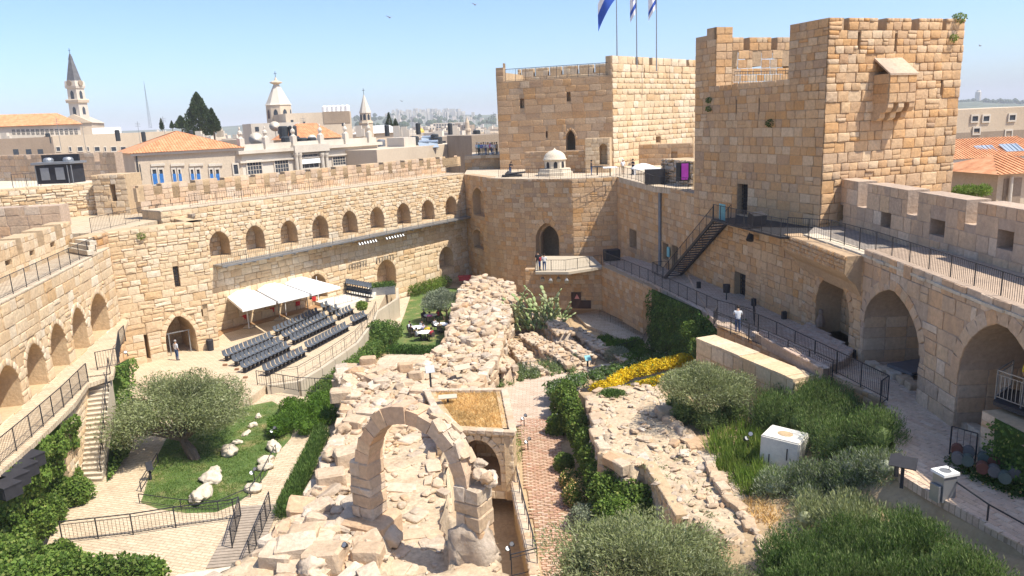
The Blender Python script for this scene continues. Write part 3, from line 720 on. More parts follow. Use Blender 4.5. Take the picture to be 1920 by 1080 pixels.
# lower walls around the foot of the flag tower
q = P(1098, 325, 11.45); W = Wall('doorway_block', XY(q), XY(P(1144, 324, 11.45)), 10, 14.5, 1.5); W.z1 = W.px(1120, 259)[1]
W.arch((1124, 309), (1139, 309), (1131, 269), 0.8, 1.2, 0.0); o = wb(W, 'cream', 'mort', ch=0.5, nobj=20); tag(o, 'small sunlit doorway block at the foot of the flag tower', 'gatehouse')
W = Wall('terrace_wall', XY(P(985, 325, 11.45)), XY(P(1100, 324, 11.45)), 10, 13, 1.0); W.z1 = W.px(1085, 283)[1]; o = wb(W, 'tan', 'mort_tan', ch=0.4, nobj=20); tag(o, 'low shaded wall of small blocks behind the little dome', 'wall')
W = Wall('parapet_wall', XY(P(1198, 311, 11.45)), XY(P(1300, 309, 11.45)), 10, 13, 1.0); W.z1 = W.px(1240, 270)[1]; W.rectl(4.2, 5.0, W.z1 - 2.2, W.z1 - 1.0, .5); o = wb(W, 'tan', 'mort_tan', ch=0.6, nobj=30); tag(o, 'low block wall with a niche below the sunlit face of the flag tower', 'wall')
W = Wall('parapet_wall', XY(P(872, 318, 11.5)), XY(P(950, 315, 11.5)), 9.5, 13, 1.2); W.z1 = W.px(905, 291)[1]; o = wb(W, 'tan', 'mort_tan', ch=0.5, nobj=30); tag(o, 'low shaded parapet below the visitors platform beside the flag tower', 'wall')
# little dome
dc = P(1041, 328, 11.5); zt_ = VZ(XY(dc), 279) - 11.5; s = zt_ / 3.0
mb = MB(); mb.lathe(dc, [(2.15 * s, -0.05), (2.15 * s, 0.35 * s), (1.95 * s, 0.4 * s), (1.9 * s, 0.75 * s), (1.3 * s, 0.8 * s), (1.3 * s, 1.75 * s)], 8, 0, rz=0.39)
dm = mb.build('domed_kiosk', [M['render']]); tag(dm, 'small pale stone dome on an octagonal drum on the terrace', 'dome')
mb = MB(); mb.lathe((dc.x, dc.y, dc.z), [(1.38 * s, 1.72 * s), (1.4 * s, 1.85 * s), (1.3 * s, 1.9 * s), (1.22 * s, 2.2 * s), (1.0 * s, 2.5 * s), (0.6 * s, 2.75 * s), (0.2 * s, 2.87 * s), (0.1 * s, 3.0 * s), (0.02, 3.1 * s)], 20); mb.build('dome', [M['render']], dm, (0, 0, 0), 0, True)
for i in range(8):
    a = i * math.pi / 4 + 0.0; mb = MB(); r0 = 1.3 * s * math.cos(math.pi / 8) + 0.012
    pts = arch_pts(-0.22 * s, 0.22 * s, 0.85 * s, 1.25 * s, 1.6 * s, 4)
    c, sn = math.cos(a), math.sin(a)
    mb.add([(dc.x + c * r0 - sn * x, dc.y + sn * r0 + c * x, dc.z + z) for x, z in pts], [tuple(range(len(pts)))]); mb.build('opening', [M['dark']], dm)
# ---------------------------------------------------------------- flags
def flag(px_, ybase, name_label, kind, sw):
    b = XY(P(px_, 108, zf)) if False else None
    p0 = D(px_, ybase, F1.y + 4); mb = MB(); h = VZ(XY(p0), -60) - p0.z
    mb.tube((0, 0, -1.5), (0, 0, h), 0.09, 0.05, 8); mb.lathe((0, 0, h), [(0.05, 0), (0.14, 0.1), (0.05, 0.2)], 8); pole = mb.build('flagpole', [M['steel']], None, p0); tag(pole, name_label, 'flagpole', 'flagpoles on the broad tower')
    n, k = 10, 8; zt = h - 0.3; V = []; F = []; mi = []
    Lf, Hf = sw
    for i in range(n + 1):
        for j in range(k + 1):
            t = i / n; u = j / k
            x = -0.08 - t * Lf * 0.55; z = zt - u * Hf - t * Lf * 0.95 * (0.6 + 0.4 * t); y = 0.35 * math.sin(t * 7 + u * 2) * t
            V.append((x, y, z))
    for i in range(n):
        for j in range(k):
            F.append((i * (k + 1) + j, i * (k + 1) + j + 1, (i + 1) * (k + 1) + j + 1, (i + 1) * (k + 1) + j))
            if kind == 0: mi.append(1 if (j > 2) else 0)
            else: mi.append(1 if j in (1, 6) or (j in (3, 4) and i in (4, 5)) else 0)
    me = npmesh('flag_cloth', V, F, [M['flag_white'], M['flag_blue']], mi, True); link('flag_cloth', me, pole)
M['flag_white'] = plain_mat('white_flag', (0.75, 0.76, 0.80), 0.8); M['flag_blue'] = plain_mat('blue_flag', (0.03, 0.09, 0.42), 0.8)
flag(1157, 104, 'leftmost flagpole on the broad tower, with a mostly blue flag blowing out', 0, (4.2, 3.4))
flag(1194, 108, 'middle flagpole on the broad tower, with a blue and white flag hanging down', 1, (1.3, 5.2))
flag(1231, 111, 'rightmost flagpole on the broad tower, with a blue and white flag hanging limp', 1, (1.7, 4.6))
# ---------------------------------------------------------------- walkway side: lower wall, arches, wall walk, parapet
zk = 4.5
Em = v2(P(1503, 608, zk)); E3 = v2(P(1830, 832, zk)); E2 = v2(P(1610, 675, zk)); dE = (E3 - E2).normalized(); E3 = E2 + dE * 32
W = Wall('walkway_wall', S0, Em, 3.0, zE - .45, 3.0); WK = W
W.rect((1378, 508), (1397, 573), 0.7)
o = wb(W, 'tan', 'mort_tan', ch=0.62, nobj=180, wr=(0.8, 1.7), proud=(0.02, 0.07), boss=0.15, rubble=0.3, tilt=0.02); tag(o, 'shaded wall behind the walkway with a barred doorway below the metal stairs', 'wall')
x0, z1 = W.px(1379, 508); x1, z0 = W.px(1396, 573)
k = barred(W, x0, x1, z0, z1, None, 'barred_door'); tag(k, 'black barred door in the wall behind the walkway', 'door')
W = Wall('niche_wall', Em, E2, 3.0, zE, 3.2); WN = W
W.arch((1528, 617), (1590, 668), (1561, 512), 0.45, 1.6, 0.5, zb=zk)
o = wb(W, 'tan', 'mort_tan', ch=0.55, nobj=90, wr=(0.8, 1.6), rubble=0.3, proud=(0.02, 0.07), boss=0.15, tilt=0.02); tag(o, 'shaded wall with a tall pointed niche above the brick stage', 'wall')
W = Wall('arched_wall', E2, E3, 3.0, zE, 4.2); WE = W
W.z1 = W.px(1750, 515)[1]
zE2 = W.z1
W.arch((1616, 684), (1719, 740), (1668, 540), 0.5, 3.4, 0.55, zb=zk - .2)
W.arch((1790, 790), (1945, 850), (1872, 602), 0.48, 3.6, 0.6, zb=zk - .2)
o = wb(W, 'pink', 'mort_pink', ch=0.68, nobj=230, wr=(0.8, 1.7), rubble=0.18, proud=(0.02, 0.08), boss=0.12, tilt=0.015); tag(o, 'shaded wall with two large pointed vaulted recesses along the walkway', 'wall')
# cobbled cornice with a cove over the niche
ca, cb_ = WN.px(1476, 440)[0], WN.L
cx0 = -0.9; zc1 = zE + .05; mb = MB(); prof = [(0.1, zc1), (-0.95, zc1), (-1.0, zc1 - 0.95), (-0.75, zc1 - 1.25), (-0.35, zc1 - 1.6), (0.0, zc1 - 2.3), (0.1, zc1 - 2.3)]
n = len(prof); mb.add([(cx0, y, z) for y, z in prof] + [(cb_ - .1, y, z) for y, z in prof], [tuple(range(n)), tuple(range(2 * n - 1, n - 1, -1))] + [(k, n + k, n + (k + 1) % n, (k + 1) % n) for k in range(n)])
cn = mb.build('cobbled_cornice', [M['mort_tan']], None, (WN.a.x, WN.a.y, 0), WN.ang); tag(cn, 'projecting band of small cobbles with a smooth cove over the niche', 'cornice')
R = random.Random(9); its = []
z = zc1 - 0.93
while z < zc1 - .08:
    x = cx0 + .05
    while x < cb_ - .2:
        ww = R.uniform(.2, .34); its.append((x + ww / 2, -0.975, z + .12, ww - .03, R.uniform(.06, .11), .21, R.uniform(-.12, .12))); x += ww
    z += .235
us, uf = sset('tan', 0.5, 0.2)
for i, it in enumerate(its[:200]): link('cobble', uf[i % 5][0], cn, it[:3], (0, it[6], 0), it[3:6])
if len(its) > 200: joined_stones('cobbles', its[200:], us, cn, M['tan'])
# wall walk floor
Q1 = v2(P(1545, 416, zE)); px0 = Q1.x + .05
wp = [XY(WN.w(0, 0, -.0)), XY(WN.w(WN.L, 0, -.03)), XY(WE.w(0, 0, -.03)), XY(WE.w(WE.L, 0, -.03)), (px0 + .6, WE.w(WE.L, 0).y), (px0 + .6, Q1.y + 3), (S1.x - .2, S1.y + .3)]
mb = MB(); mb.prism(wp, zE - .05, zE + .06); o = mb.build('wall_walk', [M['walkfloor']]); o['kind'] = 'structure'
us, uf = sset('cream', 0.06, 0.08); x = 0.0
R = random.Random(5); cop = []
for Wc in (WN, WE):
    x = 0
    while x < Wc.L - .1:
        ww = min(R.uniform(.6, 1.3), Wc.L - x); p = Wc.w(x + ww / 2, 0, .35)
        k = MB(); k.box((0, 0, 0), (ww - .03, .8 + R.uniform(-.1, .15), .12), 0); o = k.build('coping_stone', [M['render']], Wc.obj, (x + ww / 2, .3, zE + .08)); x += ww
W = Wall('battlement', (px0, Q1.y + 2.5), (px0 + .3, 16), zE, zE + 3, 1.2); WPt = W
W.z1 = W.px(1700, 356)[1]; zpt = W.z1
for p0, p1, y in ((1607, 1625, 387), (1700, 1720, 401), (1809, 1831, 419)): W.cren.append((W.px(p0, y)[0], W.px(p1, y)[0], W.px(p0, y)[1]))
for A, B in (((1566, 381), (1580, 414)), ((1653, 395), (1670, 430)), ((1745, 409), (1770, 446)), ((1872, 429), (1899, 472))): W.rect(A, B, 0.9)
o = wb(W, 'pink', 'mort_pink', ch=0.85, nobj=110, wr=(0.8, 1.6), proud=(0.01, 0.05), boss=0.06); tag(o, 'shaded battlement of big blocks with slits beside the upper wall walk', 'parapet')
pts = [P(1476, 446, zE + .1)] + [Wc.w(x, zE + .12, .45) for Wc, x in ((WN, 2.2), (WN, WN.L), (WE, WE.L))]
pts = [P(1476, 446, zE + .12), WN.w(WN.L * .4, zE + .12, .2), WE.w(0.3, zE + .12, .4), WE.w(WE.L, zE + .12, .4)]
railing(pts, 'long black railing along the edge of the upper wall walk', 1.25, sp=1.75, bal=0.135, r=0.026)
# ---------------------------------------------------------------- metal stairs and landing
nK = Vector((WK.u.y, -WK.u.x))
up_ = WK.px(1355, 418); lo_ = WK.px(1262, 520)
st = empty('metal_stairs', WK.w(lo_[0], 4.5, -0.9)); tag(st, 'dark metal stairs climbing the wall to the tower door', 'stairs')
xs0, xs1 = hit(1256, 522, WK.a + nK * 1.0, WK.b + nK * 1.0), hit(1352, 416, WK.a + nK * 1.0, WK.b + nK * 1.0)
za_, zb_ = xs0.z, zE
la, lb = (v2(xs0) - WK.a).dot(WK.u), (v2(xs1) - WK.a).dot(WK.u)
def kw(x, z, y): return WK.w(x, z, y) - st.location
for y in (-0.25, -1.55):
    mb = MB(); mb.path([kw(la, za_ - .05, y), kw(lb, zb_ - .05, y)], 0.11, 4); mb.build('stringer', [M['iron']], st)
for i in range(24):
    t = (i + .5) / 24; q = kw(la + (lb - la) * t, za_ + (zb_ - za_) * t, -0.9); mb = MB(); mb.box((0, 0, 0), (0.3, 1.25, 0.05)); mb.build('tread', [M['iron']], st, q, WK.ang)
mb = MB(); pl = [WK.w(lb - .2, 0, .3), WK.w(lb - .2, 0, -1.7), WK.w(WK.L - .3, 0, -1.55), WK.w(WK.L + .6, 0, -.3), XY(S1), WQ.w((dx0 + dx1) / 2 - 1.0, 0, .2)]
mb.prism([(p[0] - st.location.x, p[1] - st.location.y) for p in pl], zE - .1 - st.location.z, zE + .02 - st.location.z); mb.build('landing', [M['iron']], st)
mb = MB(); pl = [WK.w(la + .2, 0, .0), WK.w(la + .2, 0, -1.7), WK.w(la - 2.6, 0, -1.7), WK.w(la - 2.6, 0, .0)]; mb.prism([(p[0] - st.location.x, p[1] - st.location.y) for p in pl], za_ - .15 - st.location.z, za_ - st.location.z); mb.build('landing', [M['iron']], st)
mb = MB()
for x in (la - 2.4, la):
    for y in (-.2, -1.6): mb.tube(kw(x, 3.5, y), kw(x, za_ - .1, y), 0.06, 0.06, 4)
mb.build('support_legs', [M['iron']], st)
for y, lb_ in ((-0.22, 'inner'), (-1.6, 'outer')):
    mb = MB(); 
    for hh in (1.05, 0.12): mb.path([kw(la, za_ + hh, y), kw(lb, zb_ + hh, y)], 0.025, 4)
    for i in range(49): t = i / 48; q = kw(la + (lb - la) * t, za_ + (zb_ - za_) * t, y); mb.tube(q, q + Vector((0, 0, 1.05)), 0.012 if i % 6 else 0.028, None, 4)
    mb.build('handrail', [M['iron']], st)
railing([WK.w(lb, zE, -1.65), WK.w(WK.L - .3, zE, -1.5), P(1476, 446, zE)], 'black railing round the landing outside the tower door', 1.15, sp=1.2, bal=0.14)
railing([WK.w(la - .1, za_, -1.65), WK.w(la - 2.6, za_, -1.65), WK.w(la - 2.6, za_, -.1)], 'black railing round the lower landing of the metal stairs', 1.05, sp=1.3, bal=0.14)
# speaker box on the landing rail
print('structB done', len(bpy.data.objects), 'zq', zq, 'zf', zf)
# ---------------------------------------------------------------- ground levels of the court
ZL, ZG, ZB, ZP = -0.6, -2.0, -1.8, -3.0      # lawn, lower garden, brick path, dig
def inpoly(x, y, poly):
    c = False; n = len(poly); j = n - 1
    for i in range(n):
        xi, yi = poly[i]; xj, yj = poly[j]
        if (yi > y) != (yj > y) and x < (xj - xi) * (y - yi) / (yj - yi) + xi: c = not c
        j = i
    return c
def pixpoly(pix, z): return [XY(P(x, y, z)) for x, y in pix]
sheet('plaza', [(190, 740), (250, 640), (330, 560), (420, 500), (760, 500), (745, 528), (725, 548), (705, 588), (700, 603), (668, 645), (600, 692), (560, 715), (500, 722), (470, 745), (400, 760)], 0.0, 'paving', 2.6)
sheet('lower_path', [(60, 1100), (110, 960), (160, 900), (200, 820), (300, 740), (520, 735), (660, 760), (640, 800), (560, 1000), (480, 1100)], ZL, 'paving', 1.5)
sheet('lawn', [(264, 942), (288, 868), (300, 845), (330, 790), (420, 770), (510, 752), (560, 780), (545, 822), (520, 850), (500, 890), (470, 925), (440, 946), (405, 960), (350, 962), (300, 955)], ZL + 0.012, 'lawn', 0.3)
sheet('terrace_floor', [(-60, 900), (0, 884), (50, 842), (100, 796), (140, 756), (165, 720), (212, 704), (222, 660), (226, 640), (240, 600), (200, 580), (100, 620), (-60, 720)], 4.0, 'paving', 0.25)
sheet('garden_ground', [(640, 800), (690, 640), (715, 550), (760, 520), (900, 520), (1010, 520), (1150, 560), (1300, 600), (1320, 700), (1120, 800), (1000, 800)], ZG - 0.05, 'earth', 1.0)
sheet('garden_path', [(722, 612), (735, 570), (755, 538), (775, 540), (768, 560), (758, 590), (745, 622)], ZG + 0.02, 'flag', 0.2)
sheet('grass_plot', [(735, 650), (742, 615), (760, 575), (775, 540), (880, 540), (870, 580), (840, 640), (820, 665)], ZG + 0.006, 'lawn', 0.2)
sheet('paved_terrace', [(690, 705), (712, 672), (735, 660), (840, 664), (800, 705)], ZG + 0.35, 'flag', 0.5)
sheet('paved_yard', [(930, 742), (955, 715), (1060, 700), (1090, 730), (1050, 775), (1060, 800), (930, 800)], ZB + 0.01, 'paving_pink', 0.5)
sheet('path_verge', [(964, 800), (1150, 770), (1200, 900), (1200, 1150), (1024, 1150), (1000, 1060), (985, 1000), (966, 900), (962, 860)], ZB - 0.06, 'earth', 0.6)
sheet('trench_floor', [(860, 800), (990, 800), (1060, 1160), (850, 1160)], -3.2, 'earth', .3)
M['orange'] = stone_mat('orange_earth', [(.50, .31, .16), (.50, .31, .16)], (.30, .2, .12), .6, .35, 1.2, .5)
sheet('dig_floor', [(840, 700), (900, 560), (1000, 545), (1150, 580), (1260, 650), (1230, 700), (1100, 740), (880, 745)], ZP + 0.3, 'orange', 0.5)
sheet('court_path', [(1080, 590), (1125, 580), (1210, 620), (1300, 655), (1262, 672), (1180, 640), (1100, 610)], ZG + 0.25, 'flag', 0.5)
# walkway
wk = [(1290, 515), (1400, 520), (1530, 560), (1640, 600), (1960, 700), (1960, 1048), (1900, 1008), (1785, 945), (1735, 918), (1686, 888), (1672, 800), (1664, 752), (1560, 694), (1440, 640), (1345, 608), (1330, 590)]
sheet('walkway', wk, 4.5, 'paving_pink', 0.35)
mb = MB(); q = [P(1136, 497, 3.3), P(1220, 530, 3.6), P(1345, 598, 4.45), P(1420, 560, 4.49), P(1300, 515, 4.3), P(1180, 480, 3.3), P(1130, 486, 3.3)]
mb.add([tuple(v) for v in q] + [(v.x, v.y, v.z - .4) for v in q], [tuple(range(7))[::-1], tuple(range(7, 14))] + [(i, (i + 1) % 7, 7 + (i + 1) % 7, 7 + i) for i in range(7)]); o = mb.build('ramp', [M['paving_pink']]); o['kind'] = 'structure'
# sloping garden on the right
gv = [(1085, 735, 0.6), (1210, 735, 1.2), (1300, 680, 1.4), (1450, 720, 2.2), (1500, 700, 3.0), (1668, 765, 4.2), (1684, 890, 4.2), (1790, 960, 4.2), (1960, 1060, 4.2), (1960, 1250, 3.6), (1500, 1250, 1.6), (1150, 1250, 0.3), (1250, 960, 0.2), (1200, 860, 0.3)]
ce = (1450, 900, 1.9)
SLQ = [P(*ce)] + [P(*v) for v in gv]; mb = MB(); n = len(gv); mb.add([tuple(v) for v in SLQ] + [(v.x, v.y, -4) for v in SLQ], [(0, 1 + i, 1 + (i + 1) % n) for i in range(n)] + [(1 + i, 1 + (i + 1) % n, n + 2 + (i + 1) % n, n + 2 + i) for i in range(n)])
o = mb.build('planted_slope', [M['earth']]); o['kind'] = 'structure'
def slope_z(x, y):
    n = len(SLQ) - 1
    for i in range(n):
        a, b, c = SLQ[0], SLQ[1 + i], SLQ[1 + (i + 1) % n]
        d = (b.y - c.y) * (a.x - c.x) + (c.x - b.x) * (a.y - c.y)
        if abs(d) < 1e-9: continue
        l1 = ((b.y - c.y) * (x - c.x) + (c.x - b.x) * (y - c.y)) / d; l2 = ((c.y - a.y) * (x - c.x) + (a.x - c.x) * (y - c.y)) / d
        if l1 >= -.01 and l2 >= -.01 and 1 - l1 - l2 >= -.01: return l1 * a.z + l2 * b.z + (1 - l1 - l2) * c.z
    return 1.2
def PS(x, y):
    p = P(x, y, 2.0)
    for _ in range(12): p = P(x, y, slope_z(p.x, p.y))
    return p
# brick path laid in rows of single bricks, and its sand bed
bp = pixpoly([(970, 785), (1048, 778), (1052, 830), (1060, 900), (1080, 985), (1098, 1085), (1012, 1085), (1002, 985), (984, 900), (978, 840)], ZB)
M['sand'] = stone_mat('dark_sand', [(.34, .22, .13), (.34, .22, .13)], (.2, .13, .08), .5)
sb = sheet('brick_path', bp, ZB + 0.0, 'sand', 0.3, True)
M['brick'] = stone_mat('path_brick', [(0.47, 0.27, 0.18), (0.56, 0.38, 0.27), (0.62, 0.46, 0.34), (0.44, 0.24, 0.16), (0.58, 0.43, 0.33)], (0.30, 0.2, 0.12), 0.3)
ub, ufb = sset('brick', 0.03, 0.06)
us = ub; R = random.Random(4); its = []
y = min(p[1] for p in bp); row = 0
while y < max(p[1] for p in bp):
    x = -3 + (row % 2) * .21
    while x < 6:
        ww = 0.42
        if inpoly(x + .2, y + .1, bp) and R.random() > .03: its.append((x + .2, y + .1, ww - .09, R.uniform(.03, .06), 0.115, R.uniform(-.05, .05)))
        x += ww
    y += .19; row += 1
its.sort(key=lambda i: i[1])
bm_ = [x[0] for x in us]
for i, it in enumerate(its[:300]): link('brick', bm_[i % 5], sb, (it[0], it[1], ZB - .02), (math.pi * 1.5, 0, it[5]), (it[2], it[3] + .03, it[4]))
if len(its) > 300:
    mbk = MB()
    for it in its[300:]: mbk.box((it[0], it[1], ZB + .015), (it[2], it[4], it[3] + .02), it[5])
    k = mbk.build('bricks', [M['brick']], sb); k['kind'] = 'stuff'
# ---------------------------------------------------------------- ruins
ROCK = [unit_rock(40 + i, 3, .55) for i in range(7)]; ROCKL = [unit_rock(40 + i, 2, .5) for i in range(7)]
def unit_block(seed):
    r = random.Random(seed); bm = bmesh.new(); bmesh.ops.create_cube(bm, size=1.0)
    bmesh.ops.bevel(bm, geom=bm.edges[:], offset=0.09, segments=1, affect='EDGES')
    for v in bm.verts: v.co += Vector((r.uniform(-1, 1), r.uniform(-1, 1), r.uniform(-1, 1))) * 0.045
    me = bpy.data.meshes.new('block'); bm.to_mesh(me); bm.free(); return me
BLOCK = [unit_block(70 + i) for i in range(6)]
for me in ROCK + ROCKL + BLOCK: me.materials.append(M['rubble'])
def fnoise(x, y, s=1.0, seed=0):
    return (math.sin(x * 1.7 * s + seed) * math.cos(y * 1.3 * s + seed * 2.1) + 0.6 * math.sin(x * 3.9 * s + y * 2.7 * s + seed) + 0.35 * math.sin(x * 8.3 * s - y * 7.1 * s + seed * 3)) / 1.95
def mound(name, poly, zf, base, mat, step=0.3, parent=None, amp=0.12, seed=0.0, edge=0.0):
    xs = [p[0] for p in poly]; ys = [p[1] for p in poly]; x0, x1, y0, y1 = min(xs) - step, max(xs) + step, min(ys) - step, max(ys) + step
    nx, ny = int((x1 - x0) / step) + 2, int((y1 - y0) / step) + 2; V = []; ins = []
    R = random.Random(int(seed * 10) + 1)
    for j in range(ny):
        for i in range(nx):
            x, y = x0 + i * step, y0 + j * step; k = inpoly(x, y, poly); ins.append(k)
            V.append((x + R.uniform(-.3, .3) * step, y + R.uniform(-.3, .3) * step, (zf(x, y) + amp * fnoise(x, y, 1.0, seed) + R.uniform(-.3, .3) * amp) if k else base))
    F = []
    for j in range(ny - 1):
        for i in range(nx - 1):
            a = (j * nx + i, j * nx + i + 1, (j + 1) * nx + i + 1, (j + 1) * nx + i)
            if any(ins[k] for k in a): F.append(a)
    return link(name, npmesh(name, V, F, [M[mat]]), parent)
class Heap:
    def __init__(s, root): s.root = root; s.it = []; s.pm = {}
    def add(s, p, sz, kind='rock', rz=None, tilt=0.35, mesh=None):
        R = RN; s.it.append((Vector(p), sz, kind, (R.uniform(-tilt, tilt), R.uniform(-tilt, tilt), R.uniform(0, 6.28) if rz is None else rz), R.randrange(6)))
    def scatter(s, poly, zf, n, smin, smax, pw=2.5, kind='rock', flat=0.6, sink=0.25, tilt=.35, blockp=0.3):
        xs = [p[0] for p in poly]; ys = [p[1] for p in poly]; k = 0; t = 0
        while k < n and t < n * 30:
            t += 1; x, y = RN.uniform(min(xs), max(xs)), RN.uniform(min(ys), max(ys))
            if not inpoly(x, y, poly): continue
            r = smin + (smax - smin) * RN.random() ** pw; h = r * flat * RN.uniform(.7, 1.2)
            s.add((x, y, zf(x, y) + h * (.5 - sink)), (r * RN.uniform(.9, 1.5), r * RN.uniform(.7, 1.1), h), 'block' if RN.random() < blockp else kind, None, tilt); k += 1
    def edge(s, pts, zf, zb, smin, smax, inset=0.15, blockp=0.6, layers=1, gap=.9):
        """a line of big stones along an edge, in layers going down to zb"""
        for a, b in zip(pts[:-1], pts[1:]):
            a, b = Vector(a), Vector(b); L = (b - a).length; ang = math.atan2(b.y - a.y, b.x - a.x)
            for l in range(layers):
                t = RN.uniform(0, smin)
                while t < L:
                    r = RN.uniform(smin, smax); p = a.lerp(b, min(1, t / L)); zt = zf(p.x, p.y); h = r * RN.uniform(.55, .8)
                    z = zt - h * .35 - l * (zt - zb) / max(1, layers)
                    s.add((p.x + RN.uniform(-.1, .1), p.y + RN.uniform(-.1, .1), z), (r * 1.1, r * RN.uniform(.7, 1), h), 'block' if RN.random() < blockp else 'rock', ang + RN.uniform(-.2, .2), .12); t += r * gap
    def build(s, nobj, name='stone', loose='loose_stones'):
        base = s.root.matrix_basis.translation
        def wt(it):
            q = proj(it[0]); return it[1][0] * it[1][2] / (it[0] - C_POS).length_squared if -30 < q[0] < 1950 and -30 < q[1] < 1110 else 0
        s.it.sort(key=wt, reverse=True)
        for p, sz, kd, rot, k in s.it[:nobj]: link(name, (BLOCK if kd == 'block' else ROCK)[k % 6], s.root, p - base, rot, sz)
        rest = s.it[nobj:]
        if rest:
            Vs = []; Fs = []; off = 0
            cache = {}
            for p, sz, kd, rot, k in rest:
                me = (BLOCK if kd == 'block' else ROCKL)[k % 6]
                if me.name not in cache:
                    co = np.empty(len(me.vertices) * 3, np.float32); me.vertices.foreach_get('co', co); me.calc_loop_triangles(); tr = np.empty(len(me.loop_triangles) * 3, np.int32); me.loop_triangles.foreach_get('vertices', tr); cache[me.name] = (co.reshape(-1, 3), tr.reshape(-1, 3))
                co, tr = cache[me.name]; Mx = np.array(Matrix.LocRotScale(p - base, Matrix.Identity(3).to_quaternion() @ __import__('mathutils').Euler(rot).to_quaternion(), Vector(sz)))
                Vs.append(co @ Mx[:3, :3].T + Mx[:3, 3]); Fs.append(tr + off); off += len(co)
            o = link(loose, npmesh(loose, np.concatenate(Vs), np.concatenate(Fs), [M['rubble']]), s.root); o['kind'] = 'stuff'
# ---- near ruin: broad rubble platform with room, arch and vault
zR = 1.0
pn = [(632, 700), (655, 682), (700, 684), (735, 700), (800, 725), (835, 740), (846, 805), (838, 905), (850, 960), (905, 1000), (950, 1060), (985, 1150), (250, 1150), (420, 1060), (505, 1010), (540, 985), (590, 905), (612, 860), (640, 770)]
polyN = pixpoly(pn, zR)
room = pixpoly([(700, 860), (735, 800), (830, 790), (838, 905), (835, 1000), (845, 1100), (740, 1100), (705, 960)], 0.3)
def zN(x, y):
    q = proj((x, y, zR)); z = 0.9
    if inpoly(x, y, room): z = 0.15
    if q[1] < 770: z += 0.25
    return z
ruin = mound('ruined_platform', polyN, zN, -3.4, 'gravel', 0.28, None, 0.10, 1.0); tag(ruin, 'broad pale ruin of rubble stones in the middle of the court', 'ruin')
H = Heap(ruin)
lf = pixpoly([(640, 690), (652, 760), (640, 790), (615, 870), (600, 905), (548, 985), (510, 1010)], zR); H.edge(lf, zN, -1.8, .7, 1.25, layers=3)
bk = pixpoly([(632, 700), (655, 684), (700, 688), (735, 705), (800, 730), (838, 742)], zR + .2); H.edge(bk, zN, 0.2, .6, 1.1, layers=2)
H.scatter(polyN, zN, 620, .08, .6, 2.6, flat=.5)
up = pixpoly([(650, 690), (730, 700), (800, 735), (790, 780), (720, 800), (650, 790)], zR + .2); H.scatter(up, zN, 240, .25, 1.0, 1.8, flat=.6, blockp=.45)
lo = pixpoly([(600, 900), (690, 900), (700, 1090), (480, 1100), (520, 1000)], zR); H.scatter(lo, zN, 120, .3, 1.1, 1.6, flat=.5, blockp=.5)
H.scatter(room, zN, 45, .3, 1.3, 1.6, flat=.16, blockp=.9, tilt=.05)
for px_, py_, r in ((640, 745, 1.3), (665, 790, 1.2), (645, 800, 1.1), (690, 775, 1.2), (628, 850, 1.5), (655, 855, 1.5), (660, 745, 1.3), (715, 720, 1.0), (825, 790, .8), (690, 680, 1.1), (668, 700, 1.2), (740, 765, .8), (520, 1040, 1.3), (555, 1030, 1.6), (610, 1045, 1.6), (590, 1060, 1.5), (690, 1035, 1.2), (570, 1000, 1.2), (620, 895, 1.4), (760, 690, 1.0), (780, 705, .9)):
    p = P(px_, py_, zR + .3); H.add((p.x, p.y, zN(p.x, p.y) + r * .22), (r, r * .8, r * .62), 'block' if RN.random() < .6 else 'rock', RN.uniform(-.4, .4), .1)
dr = pixpoly([(905, 985), (935, 990), (1000, 1090), (960, 1100)], 0.0)
H.build(300)
# small wall piece that closes the room on the right
# ---- freestanding arch
La, Ra = v2(P(672, 985, 0.9)), v2(P(884, 1048, 0.9))
ar = Wall('freestanding_arch', La - (Ra - La).normalized() * .7, Ra + (Ra - La).normalized() * .7, 0.4, 6, 0.9)
def apx(x, y): return ar.px(x, y)
il, _ = apx(690, 880); ir, _ = apx(852, 895); _, zs_ = apx(690, 876); xm, zi = apx(766, 797); _, zo = apx(766, 760)
pts = arch_pts(il, ir, 0.9, zs_, zi, 12, True)
core_ = [p for p in pts if p[1] >= zs_ - 1e-4]
ang = ar.ang; rt = empty('freestanding_arch', (ar.a.x, ar.a.y, 0), ang); tag(rt, 'freestanding stone arch on two piers rising over the near ruin', 'arch')
US_r = sset('pink', 0.08, 0.06)[1]; US_c = sset('cream', 0.25, 0.1)[1]
ln = [0]
for A, B in zip(core_[:-1], core_[1:]): ln.append(ln[-1] + math.hypot(B[0] - A[0], B[1] - A[1]))
def at_(t):
    for i in range(len(ln) - 1):
        if t <= ln[i + 1] + 1e-9: f = (t - ln[i]) / max(ln[i + 1] - ln[i], 1e-6); A, B = core_[i], core_[i + 1]; return (A[0] + (B[0] - A[0]) * f, A[1] + (B[1] - A[1]) * f)
    return core_[-1]
th = 0.62; nv = 14; R = random.Random(2)
